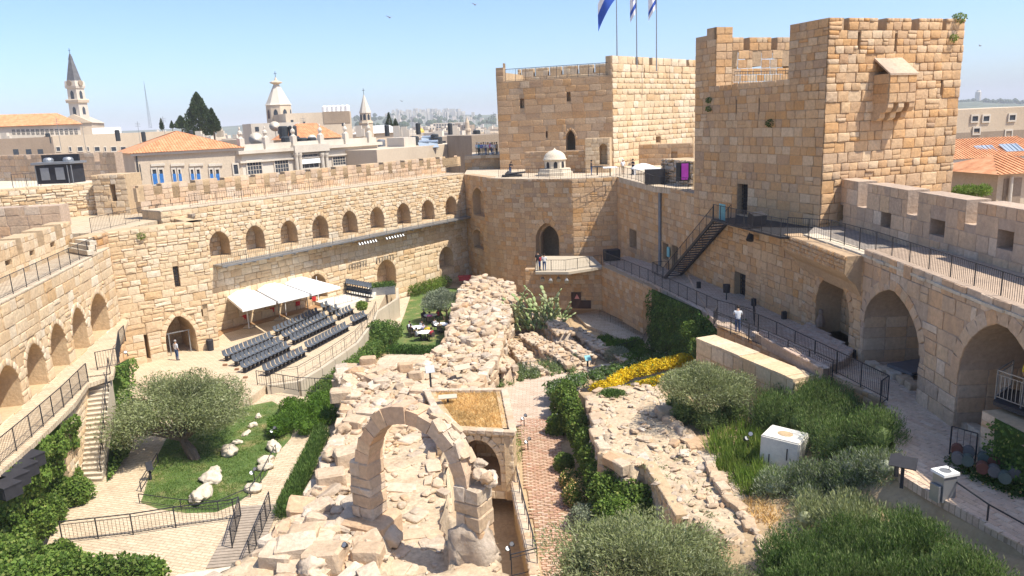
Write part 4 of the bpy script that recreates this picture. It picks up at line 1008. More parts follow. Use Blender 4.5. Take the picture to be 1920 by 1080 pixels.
for i in range(nv):
    A, B = at_(ln[-1] * i / nv), at_(ln[-1] * (i + 1) / nv); tx, tz = B[0] - A[0], B[1] - A[1]; l = math.hypot(tx, tz); nx, nz = -tz / l, tx / l; t2 = th * R.uniform(.85, 1.2)
    m2 = MB(); yy = R.uniform(-.03, .03); e = 1 + th / 2.2 * .5
    cs = [(A[0] + tx * .01, A[1] + tz * .01), (B[0] - tx * .01, B[1] - tz * .01), (B[0] + nx * t2 + tx * .12, B[1] + nz * t2 + tz * .12), (A[0] + nx * t2 - tx * .12, A[1] + nz * t2 - tz * .12)]
    m2.add([(x + R.uniform(-.025, .025), yy + R.uniform(-.03, .03), z + R.uniform(-.025, .025)) for x, z in cs] + [(x, yy + .95, z) for x, z in cs], [(0, 1, 2, 3), (7, 6, 5, 4), (0, 4, 5, 1), (1, 5, 6, 2), (2, 6, 7, 3), (3, 7, 4, 0)]); m2.build('voussoir', [M['pink']], rt)
for i in range(26):      # rubble topping on the ring
    t = R.uniform(.12, .88); A = at_(ln[-1] * t); B = at_(min(ln[-1], ln[-1] * t + .05)); tx, tz = B[0] - A[0], B[1] - A[1]; l = math.hypot(tx, tz) or 1; nx, nz = -tz / l, tx / l
    r = R.uniform(.3, .6); link('topping_stone', (ROCK + BLOCK)[R.randrange(12)], rt, (A[0] + nx * (th + .02), R.uniform(.15, .85), A[1] + nz * (th + .02)), (R.uniform(-.3, .3), math.atan2(-tz, tx) + R.uniform(-.2, .2), R.uniform(-.3, .3)), (r * 1.3, r, r * .45))
def pier(x0, x1, z0, z1, y0, y1, hs, nm='pier_block', bulge=0):
    z = z0
    for k, h in enumerate(hs):
        hh = (z1 - z0) * h / sum(hs); xs = [x0 - .05 * R.random(), x1 + .05 * R.random()]
        if k % 2: xs = [xs[0], x0 + (x1 - x0) * R.uniform(.35, .6), xs[1]]
        for a, b in zip(xs[:-1], xs[1:]): link(nm, BLOCK[R.randrange(6)], rt, ((a + b) / 2, (y0 + y1) / 2, z + hh / 2), (0, 0, R.uniform(-.03, .03)), ((b - a) * 1.03, (y1 - y0) * R.uniform(.97, 1.08), hh * 1.03))
        z += hh
zlb = apx(668, 985)[1]; pier(il - 1.05, il + .02, 0.6, zs_ + .1, -.05, 1.05, (1.2, .8, .9, .55, .7, 1.1))
pier(ir - .02, ir + 1.1, 1.6, zs_ + .15, -.05, 1.0, (.8, .9, .7, .9))
link('pier_base', ROCK[2], rt, (ir + .55, .35, 1.0), (.1, -.1, .3), (2.6, 2.2, 2.9)); link('pier_base', BLOCK[1], rt, (il - .4, .4, 0.8), (0, 0, .1), (2.1, 1.9, 1.0)); link('pier_base', ROCK[4], rt, (il + .5, .2, .75), (0, .5, .1), (1.6, 1.2, 1.0))
for i in range(6): link('topping_stone', ROCK[i], rt, (ir + .5 + R.uniform(-.3, .8), .5 + R.uniform(-.3, .3), zs_ + .3 + i * .12), (R.random(), 0, 0), (.7, .6, .4))
# ---- vault with dry grass on top
zV = 1.7
v = [v2(P(x, y, zV)) for x, y in ((845, 806), (962, 812), (945, 732), (800, 734))]
rv = empty('vaulted_chamber', (v[0].x, v[0].y, 0)); tag(rv, 'low vaulted chamber with dry golden grass on its flat roof', 'building'); rl = (v[0].x, v[0].y, 0)
W = Wall('chamber_wall', v[0] - (v[1] - v[0]) * .25, v[1], -2.2, zV, .6, rv, rl); W.arch((862, 905), (940, 905), (892, 824), .3, 3.5, .35, 'stone', rnd=True); W.op[-1]['back'] = 'stone'
wb(W, 'cream', 'mort', ch=.45, nobj=60, wr=(.8, 1.6), boss=.2, proud=(.02, .08))
W = Wall('chamber_wall', v[1], v[2], -2.2, zV, .5, rv, rl); wb(W, 'cream', 'mort', ch=.45, nobj=20)
W = Wall('chamber_wall', v[3], v[0], -0.2, zV, .5, rv, rl); wb(W, 'cream', 'mort', ch=.45, nobj=30)
M['drygrass'] = stone_mat('dry_grass_ground', [(0.58, 0.37, 0.15), (0.58, 0.37, 0.15)], (0.66, 0.5, 0.28), 0.7, .4, .8, .9)
rel = [(p.x - v[0].x, p.y - v[0].y) for p in (v[0] - (v[1] - v[0]) * .1, v[1], v[2], v[3])]
mb = MB(); mb.prism(rel, zV - .5, zV - .12); mb.build('roof_earth', [M['drygrass']], rv)
cpx = MB(); R = random.Random(8)
for a, b in zip(rel, rel[1:] + rel[:1]):
    a, b = Vector(a), Vector(b); L = (b - a).length; t = 0
    while t < L: ww = R.uniform(.4, .8); p = a.lerp(b, min(1, (t + ww / 2) / L)); link('coping_stone', BLOCK[R.randrange(6)], rv, (p.x, p.y, zV + .02), (0, 0, math.atan2(b.y - a.y, b.x - a.x)), (ww, .4, .22)); t += ww
print('ground done', len(bpy.data.objects))
# ---- dig wall beside the brick path: stone kerb and earth bank
da = [v2(P(x, y, -0.6)) for x, y in ((958, 860), (962, 905), (985, 1000), (998, 1070))]
dg = empty('trench_bank', (da[0].x, da[0].y, 0)); tag(dg, 'orange earth bank edged with pale stones beside the brick path', 'bank')
for a, b in zip(da[:-1], da[1:]):
    Wd = Wall('bank_face', a, b, -3.5, -1.4, .5, dg, (da[0].x, da[0].y, 0)); mbx = MB(); 
    mbx.box((Wd.L / 2, 0.25, -2.4), (Wd.L + .05, .5, 2.2)); mbx.build('earth_face', [M['earth']], dg, (a.x - da[0].x, a.y - da[0].y, 0), Wd.ang)
    t = 0
    while t < Wd.L: ww = RN.uniform(.35, .7); p = a.lerp(b, min(1, t / Wd.L)); link('kerb_stone', BLOCK[RN.randrange(6)], dg, (p.x - da[0].x + .15, p.y - da[0].y, -1.25), (0, 0, Wd.ang + RN.uniform(-.2, .2)), (ww, .5, .35)); t += ww * .95
# ---- long rubble ridge to the turret
zD = 0.5
rd = [(700, 690), (760, 690), (835, 640), (850, 600), (862, 560), (868, 545), (905, 532), (960, 545), (955, 580), (945, 605), (935, 625), (925, 660), (900, 700), (870, 735), (800, 738)]
polyD = pixpoly(rd, zD)
def zD_(x, y):
    q = proj((x, y, zD)); t = max(0, min(1, (640 - q[1]) / 90)); return 0.35 + 0.9 * t
rg = mound('rubble_ridge', polyD, zD_, -2.6, 'gravel', .35, None, .18, 4.0); tag(rg, 'long ridge of tumbled pale rubble running up to the turret', 'ruin')
H = Heap(rg); H.edge(pixpoly([(868, 548), (862, 570), (850, 605), (838, 642), (765, 692), (705, 690)], zD), zD_, -1.9, .6, 1.2, layers=4, gap=.8)
H.edge(pixpoly([(962, 548), (957, 580), (947, 605), (937, 630), (927, 665), (900, 705), (875, 735)], zD), zD_, -2.4, .5, 1.0, layers=4, gap=.8)
H.edge(pixpoly([(868, 560), (900, 562), (950, 570)], zD + 1), zD_, 0, .8, 1.2, layers=3)
H.scatter(polyD, zD_, 650, .2, .95, 1.8, flat=.55, blockp=.35); H.build(300)
# ---- dig: low broken walls
def low_wall(name, pix, z, h, wd, label, mat='rubble', nst=60, nobj=60):
    pts = [v2(P(x, y, z)) for x, y in pix]; poly = []
    for s in (1, -1):
        line = []
        for i, p in enumerate(pts):
            d = (pts[min(i + 1, len(pts) - 1)] - pts[max(i - 1, 0)]).normalized(); line.append(XY(p + Vector((-d.y, d.x)) * wd / 2 * s))
        poly += line if s == 1 else line[::-1]
    o = mound(name, poly, lambda x, y: z + .05 * fnoise(x, y, 2), z - h, mat, .22, None, .08, z + h); tag(o, label, 'ruin'); H = Heap(o)
    H.edge([poly[i] for i in range(len(pts))], lambda x, y: z, z - h, .3, .7, layers=3); H.edge([poly[i] for i in range(len(pts), 2 * len(pts))], lambda x, y: z, z - h, .3, .7, layers=3); H.scatter(poly, lambda x, y: z, nst, .15, .5, 1.6); H.build(nobj); return o
low_wall('broken_wall', [(945, 600), (1000, 590), (1040, 600), (1060, 625)], -0.6, 2.2, 1.4, 'crooked broken wall at the back of the dig', nobj=60)
low_wall('broken_wall', [(985, 625), (1030, 650), (1075, 680)], -1.2, 1.6, 1.2, 'slanting broken wall through the middle of the dig', nobj=50)
low_wall('broken_wall', [(1075, 615), (1130, 650), (1180, 672)], -1.3, 1.4, 1.1, 'low broken wall on the turret side of the dig beside the shrubs', nobj=50)
low_wall('broken_wall', [(900, 690), (960, 690), (1040, 700), (1130, 690), (1190, 678)], -1.9, 1.0, .9, 'long low kerb of stones in front of the dig', nobj=70)
low_wall('broken_wall', [(1020, 600), (1060, 640), (1105, 668)], -1.3, 1.5, .9, 'leaning broken wall that parts the dig in two', nobj=40)
low_wall('broken_wall', [(960, 640), (985, 668), (1000, 690)], -1.5, 1.3, .9, 'stub of broken wall near the ridge side of the dig', nobj=30)
low_wall('broken_wall', [(900, 640), (930, 665), (955, 690)], -0.5, 2.0, 1.0, 'short broken wall against the foot of the ridge', nobj=40)
# ---- ruin wall on the right
zr = 1.5
rr = [(1105, 740), (1140, 728), (1215, 722), (1248, 760), (1300, 830), (1345, 865), (1400, 925), (1470, 1000), (1560, 1150), (1500, 1150), (1440, 1080), (1385, 1030), (1300, 980), (1262, 960), (1240, 925), (1208, 868), (1180, 875), (1130, 850), (1115, 800)]
polyR = pixpoly(rr, zr)
def zRr(x, y):
    q = proj((x, y, zr)); return 1.45 + (0.15 if q[1] < 840 else 0)
rw = mound('ruined_rampart', polyR, zRr, -1.8, 'gravel', .3, None, .09, 7.0); tag(rw, 'wide flat-topped ruined rampart crossing the garden on the right', 'ruin')
H = Heap(rw); ed = pixpoly([(1215, 724), (1248, 762), (1300, 832), (1345, 868), (1400, 928), (1468, 1000), (1550, 1140)], zr); H.edge(ed, zRr, 1.0, .5, .95, layers=1)
e2 = pixpoly([(1110, 742), (1118, 800), (1132, 850), (1178, 872)], zr); H.edge(e2, zRr, -0.5, .5, .9, layers=3)
e3 = pixpoly([(1245, 770), (1270, 800), (1285, 820)], zr + .3); H.edge(e3, lambda x, y: 1.9, 1.6, .8, 1.1, layers=1)
e4 = pixpoly([(1330, 860), (1345, 900), (1380, 950), (1420, 1000), (1450, 1060)], zr + .1); H.edge(e4, lambda x, y: 1.7, 1.4, .35, .7, layers=1)
H.scatter(polyR, zRr, 700, .06, .5, 2.6, flat=.35); H.build(220)
Wd = Wall('rampart_face', P(1208, 866, zr), P(1268, 966, zr), -1.0, zr, .5, rw); wb(Wd, 'cream', 'mort', ch=.32, nobj=50, wr=(.9, 1.8), mname='rampart_face')
Wd2 = Wall('rampart_face', P(1120, 850, zr), P(1208, 868, zr), -1.0, zr, .5, rw); wb(Wd2, 'cream', 'mort', ch=.32, nobj=25, wr=(.9, 1.8), mname='rampart_face')
# ---- retaining walls of the court
a, b = P(1128, 500, 3.3), P(1206, 531, 3.5); zb0 = VZ(XY(a), 575)
W = Wall('block_wall', a, b, zb0 - .3, 3.4, 1.0); WBk = W; o = wb(W, 'tan', 'mort_tan', ch=.42, nobj=150, wr=(1.0, 1.8), proud=(.01, .04), boss=.05); tag(o, 'retaining wall of small square blocks below the balcony corner', 'wall')
c = P(985, 512, 3.0); W = Wall('block_wall', (c.x, c.y + 1.5), XY(a), zb0 - .3, 3.1, .8); o = wb(W, 'tan', 'mort_tan', ch=.42, nobj=80, wr=(1.0, 1.8), proud=(.01, .04), boss=.05); tag(o, 'shaded block wall right under the balcony with a dark hatch', 'wall'); WH = W
x0, z1 = W.px(1071, 548); x1, z0 = W.px(1090, 578); x2, z2 = W.px(1108, 563)
mb = MB(); mb.box(((x0 + x1) / 2, -.08, (z0 + z1) / 2), (x1 - x0, .12, z1 - z0)); mb.box(((x1 + x2) / 2, -.08, (z0 + z2) / 2), (x2 - x1, .12, z2 - z0)); k = mb.build('hatch', [plain_mat('brown_hatch', (.05, .025, .02), .6)], None, (W.a.x, W.a.y, 0), W.ang); tag(k, 'dark brown stepped hatch on the wall under the balcony', 'hatch')
tz = MB(); xs, zz = W.px(1082, 556); tz.add([(xs - .25, -.15, zz - .2), (xs + .25, -.15, zz - .2), (xs, -.15, zz + .3)], [(0, 1, 2)]); tz.build('warning_sign', [plain_mat('pale_red', (.6, .25, .22), .7)], k)
W = Wall('garden_wall', P(1306, 637, 4.3), P(1489, 716, 4.3), .5, 4.3, 1.3); o = wb(W, 'cream', 'mort', ch=.6, nobj=70, wr=(.9, 1.8), coping=.16); tag(o, 'cream garden wall with a flat sunlit top beside the railings', 'wall')
q1 = W.w(W.L, 0, 0); q2 = W.w(W.L, 0, 1.3); W2 = Wall('wall_end', XY(q1), XY(q2), .5, 4.3, .3, o); 
W2.parent = None; oo = wb(W2, 'cream', 'mort', ch=.5, nobj=15); tag(oo, 'squared end face of the cream garden wall', 'wall')
a, b = P(1440, 640, 4.5), P(1664, 752, 4.5); W = Wall('walkway_edge', XY(P(1345, 608, 4.5)), XY(b), 1.0, 4.45, .4); o = wb(W, 'tan', 'mort_tan', ch=.5, nobj=60); tag(o, 'low stone edge of the walkway under the garden railing', 'wall')
# plaza retaining wall of concrete panels
cw = [P(x, y, 0) for x, y in ((500, 724), (560, 716), (601, 692), (668, 645), (700, 603), (706, 586), (745, 560), (745, 540))]
M['concrete'] = stone_mat('pale_concrete', [(0.47, 0.40, 0.30), (0.50, 0.43, 0.33)], (0.33, 0.27, 0.19), .4, .1, .2)
cr = empty('concrete_wall', cw[0]); tag(cr, 'pale concrete retaining wall of tall panels below the rows of seats', 'wall')
for i, (a, b) in enumerate(zip(cw[:-1], cw[1:])):
    L = (b - a).length; k = max(1, round(L / 2.4)); an = math.atan2(b.y - a.y, b.x - a.x)
    for j in range(k): p = a.lerp(b, (j + .5) / k); m2 = MB(); m2.box((0, 0, -1.2), (L / k - .05, .3, 2.5)); m2.build('panel', [M['concrete']], cr, p - cw[0], an)
# stage of bricks under the niche
zst = 5.0; st_ = pixpoly([(1416, 623), (1520, 605), (1600, 655), (1592, 668), (1543, 690)], zst)
sg = MB(); sg.prism(st_, 4.3, zst - .06); so = sg.build('brick_stage', [M['mort_pink']]); tag(so, 'low stage paved with worn pinkish bricks in front of the niche', 'stage')
M['stagebrick'] = stone_mat('stage_brick', [(.50, .36, .27), (.58, .47, .38), (.45, .31, .23), (.55, .40, .32)], (.3, .24, .19), .4); ub2 = sset('stagebrick', .02, .05)
A_ = Vector(st_[0]); B_ = Vector(st_[4]); C_ = Vector(st_[1]); u1 = (B_ - A_).normalized(); u2 = Vector((-u1.y, u1.x)); an = math.atan2(u1.y, u1.x); its = []
for j in range(-4, 40):
    for i in range(-20, 50):
        p = A_ + u1 * (i * .5 + (j % 2) * .25) + u2 * (j * .27)
        if inpoly(p.x, p.y, st_): its.append((p.x, p.y))
its.sort(key=lambda t: t[1])
for i, t in enumerate(its[:300]): link('brick', ub2[0][i % 5][0], so, (t[0], t[1], zst - .07), (-math.pi / 2, 0, 0) if False else (math.pi * 1.5, 0, an), (.47, .07 + .015 * RN.random(), .24))
if len(its) > 300:
    k = MB(); [k.box((t[0], t[1], zst - .03), (.46, .23, .07), an) for t in its[300:]]; k = k.build('bricks', [M['stagebrick']], so); k['kind'] = 'stuff'
def pavers(par, poly, z, w, d, an, mat, h=.03, nobj=300):
    us = sset(mat, .02, .05)[0]; u1 = Vector((math.cos(an), math.sin(an))); u2 = Vector((-u1.y, u1.x)); A = Vector(poly[0]); its = []
    for j in range(-200, 200):
        for i in range(-80, 80):
            p = A + u1 * ((i + (j % 2) * .5) * w) + u2 * (j * d)
            if inpoly(p.x, p.y, poly):
                q = proj((p.x, p.y, z))
                if -20 < q[0] < 1940 and q[1] < 1100: its.append((p.length, p.x, p.y))
    its.sort()
    for i, t in enumerate(its[:nobj]): link('paver', us[i % 5][0], par, (t[1], t[2], z - .03), (math.pi * 1.5, 0, an), (w * .96, .03 + h * RN.uniform(.7, 1.2), d * .93))
    if len(its) > nobj:
        k = MB(); [k.box((t[1], t[2], z), (w * .96, d * .93, h * RN.uniform(1.4, 2.2)), an) for t in its[nobj:]]; k = k.build('pavers', [M[mat]], par); k['kind'] = 'stuff'
M['paver'] = stone_mat('pink_paver', [(.60, .43, .29), (.66, .51, .37), (.56, .38, .26), (.64, .47, .34), (.69, .56, .42)], (.44, .32, .23), .5)
pavers(bpy.data.objects['walkway'], pixpoly([(1560, 700), (1630, 690), (1720, 742), (1800, 800), (1960, 860), (1960, 1046), (1785, 944), (1690, 886), (1676, 800), (1668, 754)], 4.5), 4.49, .62, .26, dE.angle_signed(Vector((1, 0))) + .35, 'paver')
# stairs down from the terrace
s0, s1 = P(163, 706, 4.0), P(155, 905, ZL); t0, t1 = P(208, 700, 4.0), P(192, 903, ZL)
sr = empty('stone_stairs', s1); tag(sr, 'straight flight of pale stone steps climbing to the arcade terrace', 'stairs'); ns = 22
for i in range(ns):
    f0, f1 = i / ns, (i + 1) / ns; a, b = s1.lerp(s0, f0), s1.lerp(s0, f1); c, d = t1.lerp(t0, f0), t1.lerp(t0, f1); zt2 = ZL + (4.0 - ZL) * (i + 1) / ns
    m2 = MB(); m2.prism([(p.x - s1.x, p.y - s1.y) for p in (a, c, d, b)], -.9, zt2 - ZL - .05, 1); m2.prism([(p.x - s1.x + (0), p.y - s1.y - (.03 if k_ < 2 else 0)) for k_, p in enumerate((a, c, d, b))], zt2 - ZL - .05, zt2 - ZL); m2.build('step', [M['render'], M['concrete']], sr)
W = Wall('stair_wall', XY(P(108, 778, 4.0)), XY(P(164, 712, 4.0)), -1, 3.7, .5); o = wb(W, 'cream', 'mort', ch=.4, nobj=30); tag(o, 'retaining wall below the arcade terrace partly hidden by ivy', 'wall')
W = Wall('stair_wall', (s0.x, s0.y), (s1.x, s1.y), -1, 4.0, .3) if False else None
print('ruins done', len(bpy.data.objects))
# ---------------------------------------------------------------- plants
M['olive'] = leaf_mat('olive_leaf', [(0.16, 0.19, 0.07), (0.25, 0.28, 0.12), (0.36, 0.38, 0.22), (0.20, 0.24, 0.08), (0.29, 0.31, 0.15)], .35)
M['silver'] = leaf_mat('silver_leaf', [(0.18, 0.22, 0.13), (0.27, 0.31, 0.20), (0.38, 0.41, 0.30)], .3)
M['ivy'] = leaf_mat('ivy_leaf', [(0.06, 0.11, 0.02), (0.11, 0.19, 0.03), (0.18, 0.27, 0.05), (0.08, 0.15, 0.03), (0.26, 0.32, 0.08)], .35)
M['ivy_dark'] = leaf_mat('dark_ivy_leaf', [(0.035, 0.08, 0.015), (0.06, 0.13, 0.022), (0.09, 0.17, 0.03)], .3)
M['rosemary'] = leaf_mat('rosemary_leaf', [(0.09, 0.14, 0.04), (0.14, 0.20, 0.06), (0.20, 0.26, 0.09), (0.11, 0.17, 0.05), (0.25, 0.29, 0.12)], .3)
M['juniper'] = leaf_mat('juniper_leaf', [(0.05, 0.11, 0.012), (0.09, 0.18, 0.018), (0.14, 0.24, 0.03)], .3)
M['hedge'] = leaf_mat('hedge_leaf', [(0.05, 0.10, 0.02), (0.09, 0.16, 0.03), (0.15, 0.23, 0.06)], .3)
M['lime'] = leaf_mat('fresh_leaf', [(0.12, 0.20, 0.03), (0.20, 0.29, 0.05), (0.15, 0.24, 0.04), (0.30, 0.33, 0.09)], .4)
M['yellow'] = leaf_mat('yellow_flower', [(0.62, 0.44, 0.01), (0.70, 0.52, 0.02), (0.55, 0.36, 0.01)], .2)
M['straw'] = leaf_mat('dry_straw', [(0.66, 0.42, 0.15), (0.72, 0.54, 0.26), (0.58, 0.34, 0.10)], .2)
M['cactus'] = leaf_mat('cactus_pad', [(0.20, 0.27, 0.10), (0.28, 0.34, 0.15), (0.38, 0.40, 0.22)], .05)
M['bark'] = stone_mat('bark', [(0.17, 0.12, 0.08), (0.22, 0.17, 0.12)], (0.08, .06, .04), .5)
M['cypress'] = leaf_mat('cypress_leaf', [(0.022, 0.04, 0.012), (0.04, 0.065, 0.02), (0.06, 0.085, 0.03)], .15)
def unit(v): return v / (np.linalg.norm(v, axis=1, keepdims=True) + 1e-9)
def leaf_quads(C, size, aspect=.45, direction=None, spread=1.0, nrm=None):
    n = len(C); a = unit(NR.normal(size=(n, 3)))
    if direction is not None: a = unit(np.asarray(direction) + a * spread)
    b = unit(np.cross(a, NR.normal(size=(n, 3))))
    if nrm is not None:
        nn = unit(np.asarray(nrm) + NR.normal(size=(n, 3)) * .45); a = unit(np.cross(nn, NR.normal(size=(n, 3)))); b = np.cross(nn, a)
    s = (size * NR.uniform(.6, 1.35, n))[:, None]
    V = np.stack([C - a * s * .5, C + b * s * aspect * .5, C + a * s * .5, C - b * s * aspect * .5], 1).reshape(-1, 3)
    return V, np.arange(n * 4, dtype=np.int32).reshape(-1, 4)
def blob_pts(c, r, n, shell=.55, top=0.0):
    d = unit(NR.normal(size=(n, 3))); 
    if top: d[:, 2] = np.abs(d[:, 2]) * (1 - top) + d[:, 2] * top
    rr = NR.uniform(shell ** 3, 1, n) ** (1 / 3); rr *= 1 + .12 * np.sin(d[:, 0] * 5 + c[0]) * np.cos(d[:, 1] * 6 + c[1])
    return np.asarray(c) + d * rr[:, None] * np.asarray(r)
def leafmesh(name, parts, mats, mi=None):
    Vs = []; Fs = []; ms = []; off = 0
    for k, (V, F) in enumerate(parts): Vs.append(V); Fs.append(F + off); off += len(V); ms.append(np.full(len(F), 0 if mi is None else mi[k], np.int32))
    return npmesh(name, np.concatenate(Vs), np.concatenate(Fs), mats, np.concatenate(ms))
def sub_blobs(c, r, n, f=(.24, .46), low=-.35):
    out = []
    for i in range(n):
        d = Vector((RN.gauss(0, 1), RN.gauss(0, 1), RN.gauss(0, 1))).normalized()
        if d.z < low: d.z = -d.z * .5
        k = RN.uniform(.5, .92); s = RN.uniform(*f); out.append(((c[0] + d.x * r[0] * k, c[1] + d.y * r[1] * k, c[2] + d.z * r[2] * k), (r[0] * s, r[1] * s, r[2] * s)))
    return out
def tree(base, c, r, label, mat='olive', n=14000, size=.17, aspect=.3, nb=22, cat='tree', name='olive_tree', group=None, trunks=2, tr=.22, droop=0.0):
    base = Vector(base); rt = empty(name, base); tag(rt, label, cat, group); cl = [c[i] - base[i] for i in range(3)]
    bl = sub_blobs(cl, r, nb); tb = MB()
    for t in range(trunks):
        a = RN.uniform(0, 6.28); p0 = Vector((math.cos(a) * tr * .5, math.sin(a) * tr * .5, -.2)); p1 = Vector((cl[0] * .4 + math.cos(a) * r[0] * .16, cl[1] * .4 + math.sin(a) * r[1] * .16, max(.4, (cl[2] - r[2] * .55)))); pm = p0.lerp(p1, .5) + Vector((RN.uniform(-.1, .1), RN.uniform(-.1, .1), 0))
        tb.tube(p0, pm, tr, tr * .8, 8); tb.tube(pm, p1, tr * .8, tr * .62, 8)
        for (bc, br) in bl[t::trunks]:
            q = p1.lerp(Vector(bc), .5) + Vector((RN.uniform(-.2, .2), RN.uniform(-.2, .2), RN.uniform(0, .2))); tb.tube(p1, q, tr * .4, tr * .22, 5); tb.tube(q, bc, tr * .22, tr * .06, 5)
    tb.build('trunk', [M['bark']], rt)
    P_ = [blob_pts(bc, br, n // nb, .2) for bc, br in bl]; C = np.concatenate(P_); dr = np.tile(np.array([0, 0, .5 - droop]), (len(C), 1)) + unit(C - np.array(cl)) * .6
    me = leafmesh('crown', [leaf_quads(C, size, aspect, dr, .8)], [M[mat]]); link('crown', me, rt); return rt
def bush(base, blobs, label, mat='hedge', n=4000, size=.12, aspect=.5, cat='shrub', name='shrub', group=None, up=0.0, shell=.6, core=.72, mats2=None, frac2=0.0):
    """blobs: (centre, radii) in world space"""
    base = Vector(base); rt = empty(name, base); tag(rt, label, cat, group); vol = sum((b[1][0] * b[1][1] * b[1][2]) ** (2 / 3) for b in blobs); parts = []; mi = []
    Cs = []
    for c, r in blobs:
        k = max(40, int(n * (r[0] * r[1] * r[2]) ** (2 / 3) / vol)); C = blob_pts((c[0] - base.x, c[1] - base.y, c[2] - base.z), r, k, shell)
        d = unit(C - np.array([c[0] - base.x, c[1] - base.y, c[2] - base.z])) * .7; d[:, 2] += up; parts.append(leaf_quads(C, size, aspect, d, .7 if up else 1.2)); mi.append(0)
        if frac2: m = NR.random(len(C)) < frac2; parts.append(leaf_quads(C[m] + d[m] * .08, size * (1.1 if up else .9), aspect if up else .8, d[m] if up else None, .7)); mi.append(1)
    link('foliage', leafmesh('foliage', parts, [M[mat]] + ([M[mats2]] if mats2 else []), mi), rt)
    if core:
        cb = MB(); 
        for c, r in blobs: cb.lathe((c[0] - base.x, c[1] - base.y, c[2] - base.z), [(max(.02, math.sin(a)) * core * .8 * r[0], -math.cos(a) * core * .8 * r[2]) for a in (.15, .8, 1.57, 2.3, 3.0)], 7, 0, 1.0, r[1] / r[0])
        k = cb.build('inner_foliage', [M[mat]], rt); k['kind'] = 'stuff'
    else:
        cb = MB(); 
        for c, r in blobs[:6]: cb.tube((c[0] - base.x, c[1] - base.y, -.1), (c[0] - base.x, c[1] - base.y, c[2] - base.z), .05, .02, 5)
        k = cb.build('stems', [M['bark']], rt); k['kind'] = 'stuff'
    return rt
def ivy(quads, label, mat='ivy', dens=70, size=.17, thick=.25, aspect=.75, cat='ivy', name='ivy', group=None, lump=.35, mats2=None, frac2=0.):
    """quads: lists of 3 or 4 world points; leaves hang over them"""
    base = Vector(quads[0][0]); rt = empty(name, base); tag(rt, label, cat, group); Cs = []; Ns = []; bk = MB()
    for q in quads:
        q = [Vector(p) - base for p in q]; tris = [(q[0], q[1], q[2])] + ([(q[0], q[2], q[3])] if len(q) == 4 else []); bk.add([tuple(p) for p in q], [tuple(range(len(q)))])
        for a, b, c in tris:
            nr = (b - a).cross(c - a); ar = nr.length / 2; nr.normalize()
            if nr.dot(C_POS - base - a) < 0: nr = -nr
            k = int(ar * dens); u = NR.random((k, 2)); f = u.sum(1) > 1; u[f] = 1 - u[f]
            p = np.array(a) + u[:, :1] * np.array(b - a) + u[:, 1:] * np.array(c - a)
            l = lump * (.5 + .5 * np.sin(p[:, 0] * 2.3 + p[:, 2] * 1.7) * np.cos(p[:, 1] * 2.1 + p[:, 2] * 2.9)) + NR.uniform(0, thick, k)
            Cs.append(p + np.array(nr) * l[:, None]); Ns.append(np.tile(np.array(nr) + np.array([0, 0, .35]), (k, 1)))
    C = np.concatenate(Cs); Nn = np.concatenate(Ns); parts = [leaf_quads(C, size, aspect, nrm=Nn)]; mi = [0]
    if frac2: m = NR.random(len(C)) < frac2; parts.append(leaf_quads(C[m] + Nn[m] * .05, size * .9, aspect, nrm=Nn[m])); mi.append(1)
    link('leaves', leafmesh('leaves', parts, [M[mat]] + ([M[mats2]] if mats2 else []), mi), rt); bk.build('leaf_backing', [M['ivy_dark']], rt); return rt  # backing is a plain sheet in dark leaf colour behind the leaves
def blades(pts, label, mat='lime', h=.6, w=.04, name='grass_tuft', cat='grass', spread=.35, kind=None, n=1):
    pts = np.asarray(pts, float); base = pts[0].copy(); C = np.repeat(pts, n, 0) + NR.normal(size=(len(pts) * n, 3)) * np.array([.12, .12, 0]); k = len(C); d = NR.normal(size=(k, 3)) * spread; d[:, 2] = 1; d = unit(d); hh = h * NR.uniform(.6, 1.2, k)[:, None]; s = unit(np.cross(d, NR.normal(size=(k, 3)))) * w / 2
    V = np.stack([C - s, C + s, C + d * hh * .6 + s * .7, C + d * hh], 1).reshape(-1, 3) - base
    o = link(name, npmesh(name, V, np.arange(k * 4).reshape(-1, 4), [M[mat]]), None, base); tag(o, label, cat, None, kind); return o
def scat(pix, zf, n):
    """points spread over a patch of ground given in the photograph"""
    z0 = zf if not callable(zf) else None; out = []; poly = None
    xs = [p[0] for p in pix]; ys = [p[1] for p in pix]
    while len(out) < n:
        x, y = RN.uniform(min(xs), max(xs)), RN.uniform(min(ys), max(ys))
        if inpoly(x, y, pix): out.append(tuple(P(x, y, z0) if z0 is not None else zf(x, y)))
    return out
def lift(p, dz): return (p[0], p[1], p[2] + dz)
# left lawn: great olive and junipers
b = P(372, 862, ZL); c = P(338, 770, ZL + 2.6); tree(b, (c.x - .1, c.y + .2, ZL + 2.35), (4.2, 3.6, 2.6), 'large spreading olive tree on the lawn beside the stone stairs', n=42000, nb=40, size=.2, aspect=.26, trunks=3, tr=.3, droop=.3)
jb = []
for x, y, r in ((530, 795, 1.0), (560, 780, 1.2), (590, 765, 1.2), (545, 760, .8), (610, 780, .9), (575, 800, .8), (605, 750, .9), (520, 805, .7)):
    p = P(x, y, ZL + .5); jb.append(((p.x, p.y, ZL + .55), (r, r, r * .65)))
bush(P(560, 800, ZL), jb, 'deep green juniper spreading between the lawn and the near ruin', 'juniper', 15000, .16, .35, up=.5, core=.8)
sp = []
for i in range(22):
    t = i / 21; x, y = (598 + (528 - 598) * t, 822 + (968 - 822) * t); p = P(x, y, ZL); sp.append(((p.x + .2, p.y, ZL + .35), (.55, .55, .65)))
bush(P(560, 900, ZL), sp, 'dark grassy hedge strip between the curved path and the near ruin', 'hedge', 16000, .22, .16, cat='hedge', name='hedge', up=1.2, core=.6)
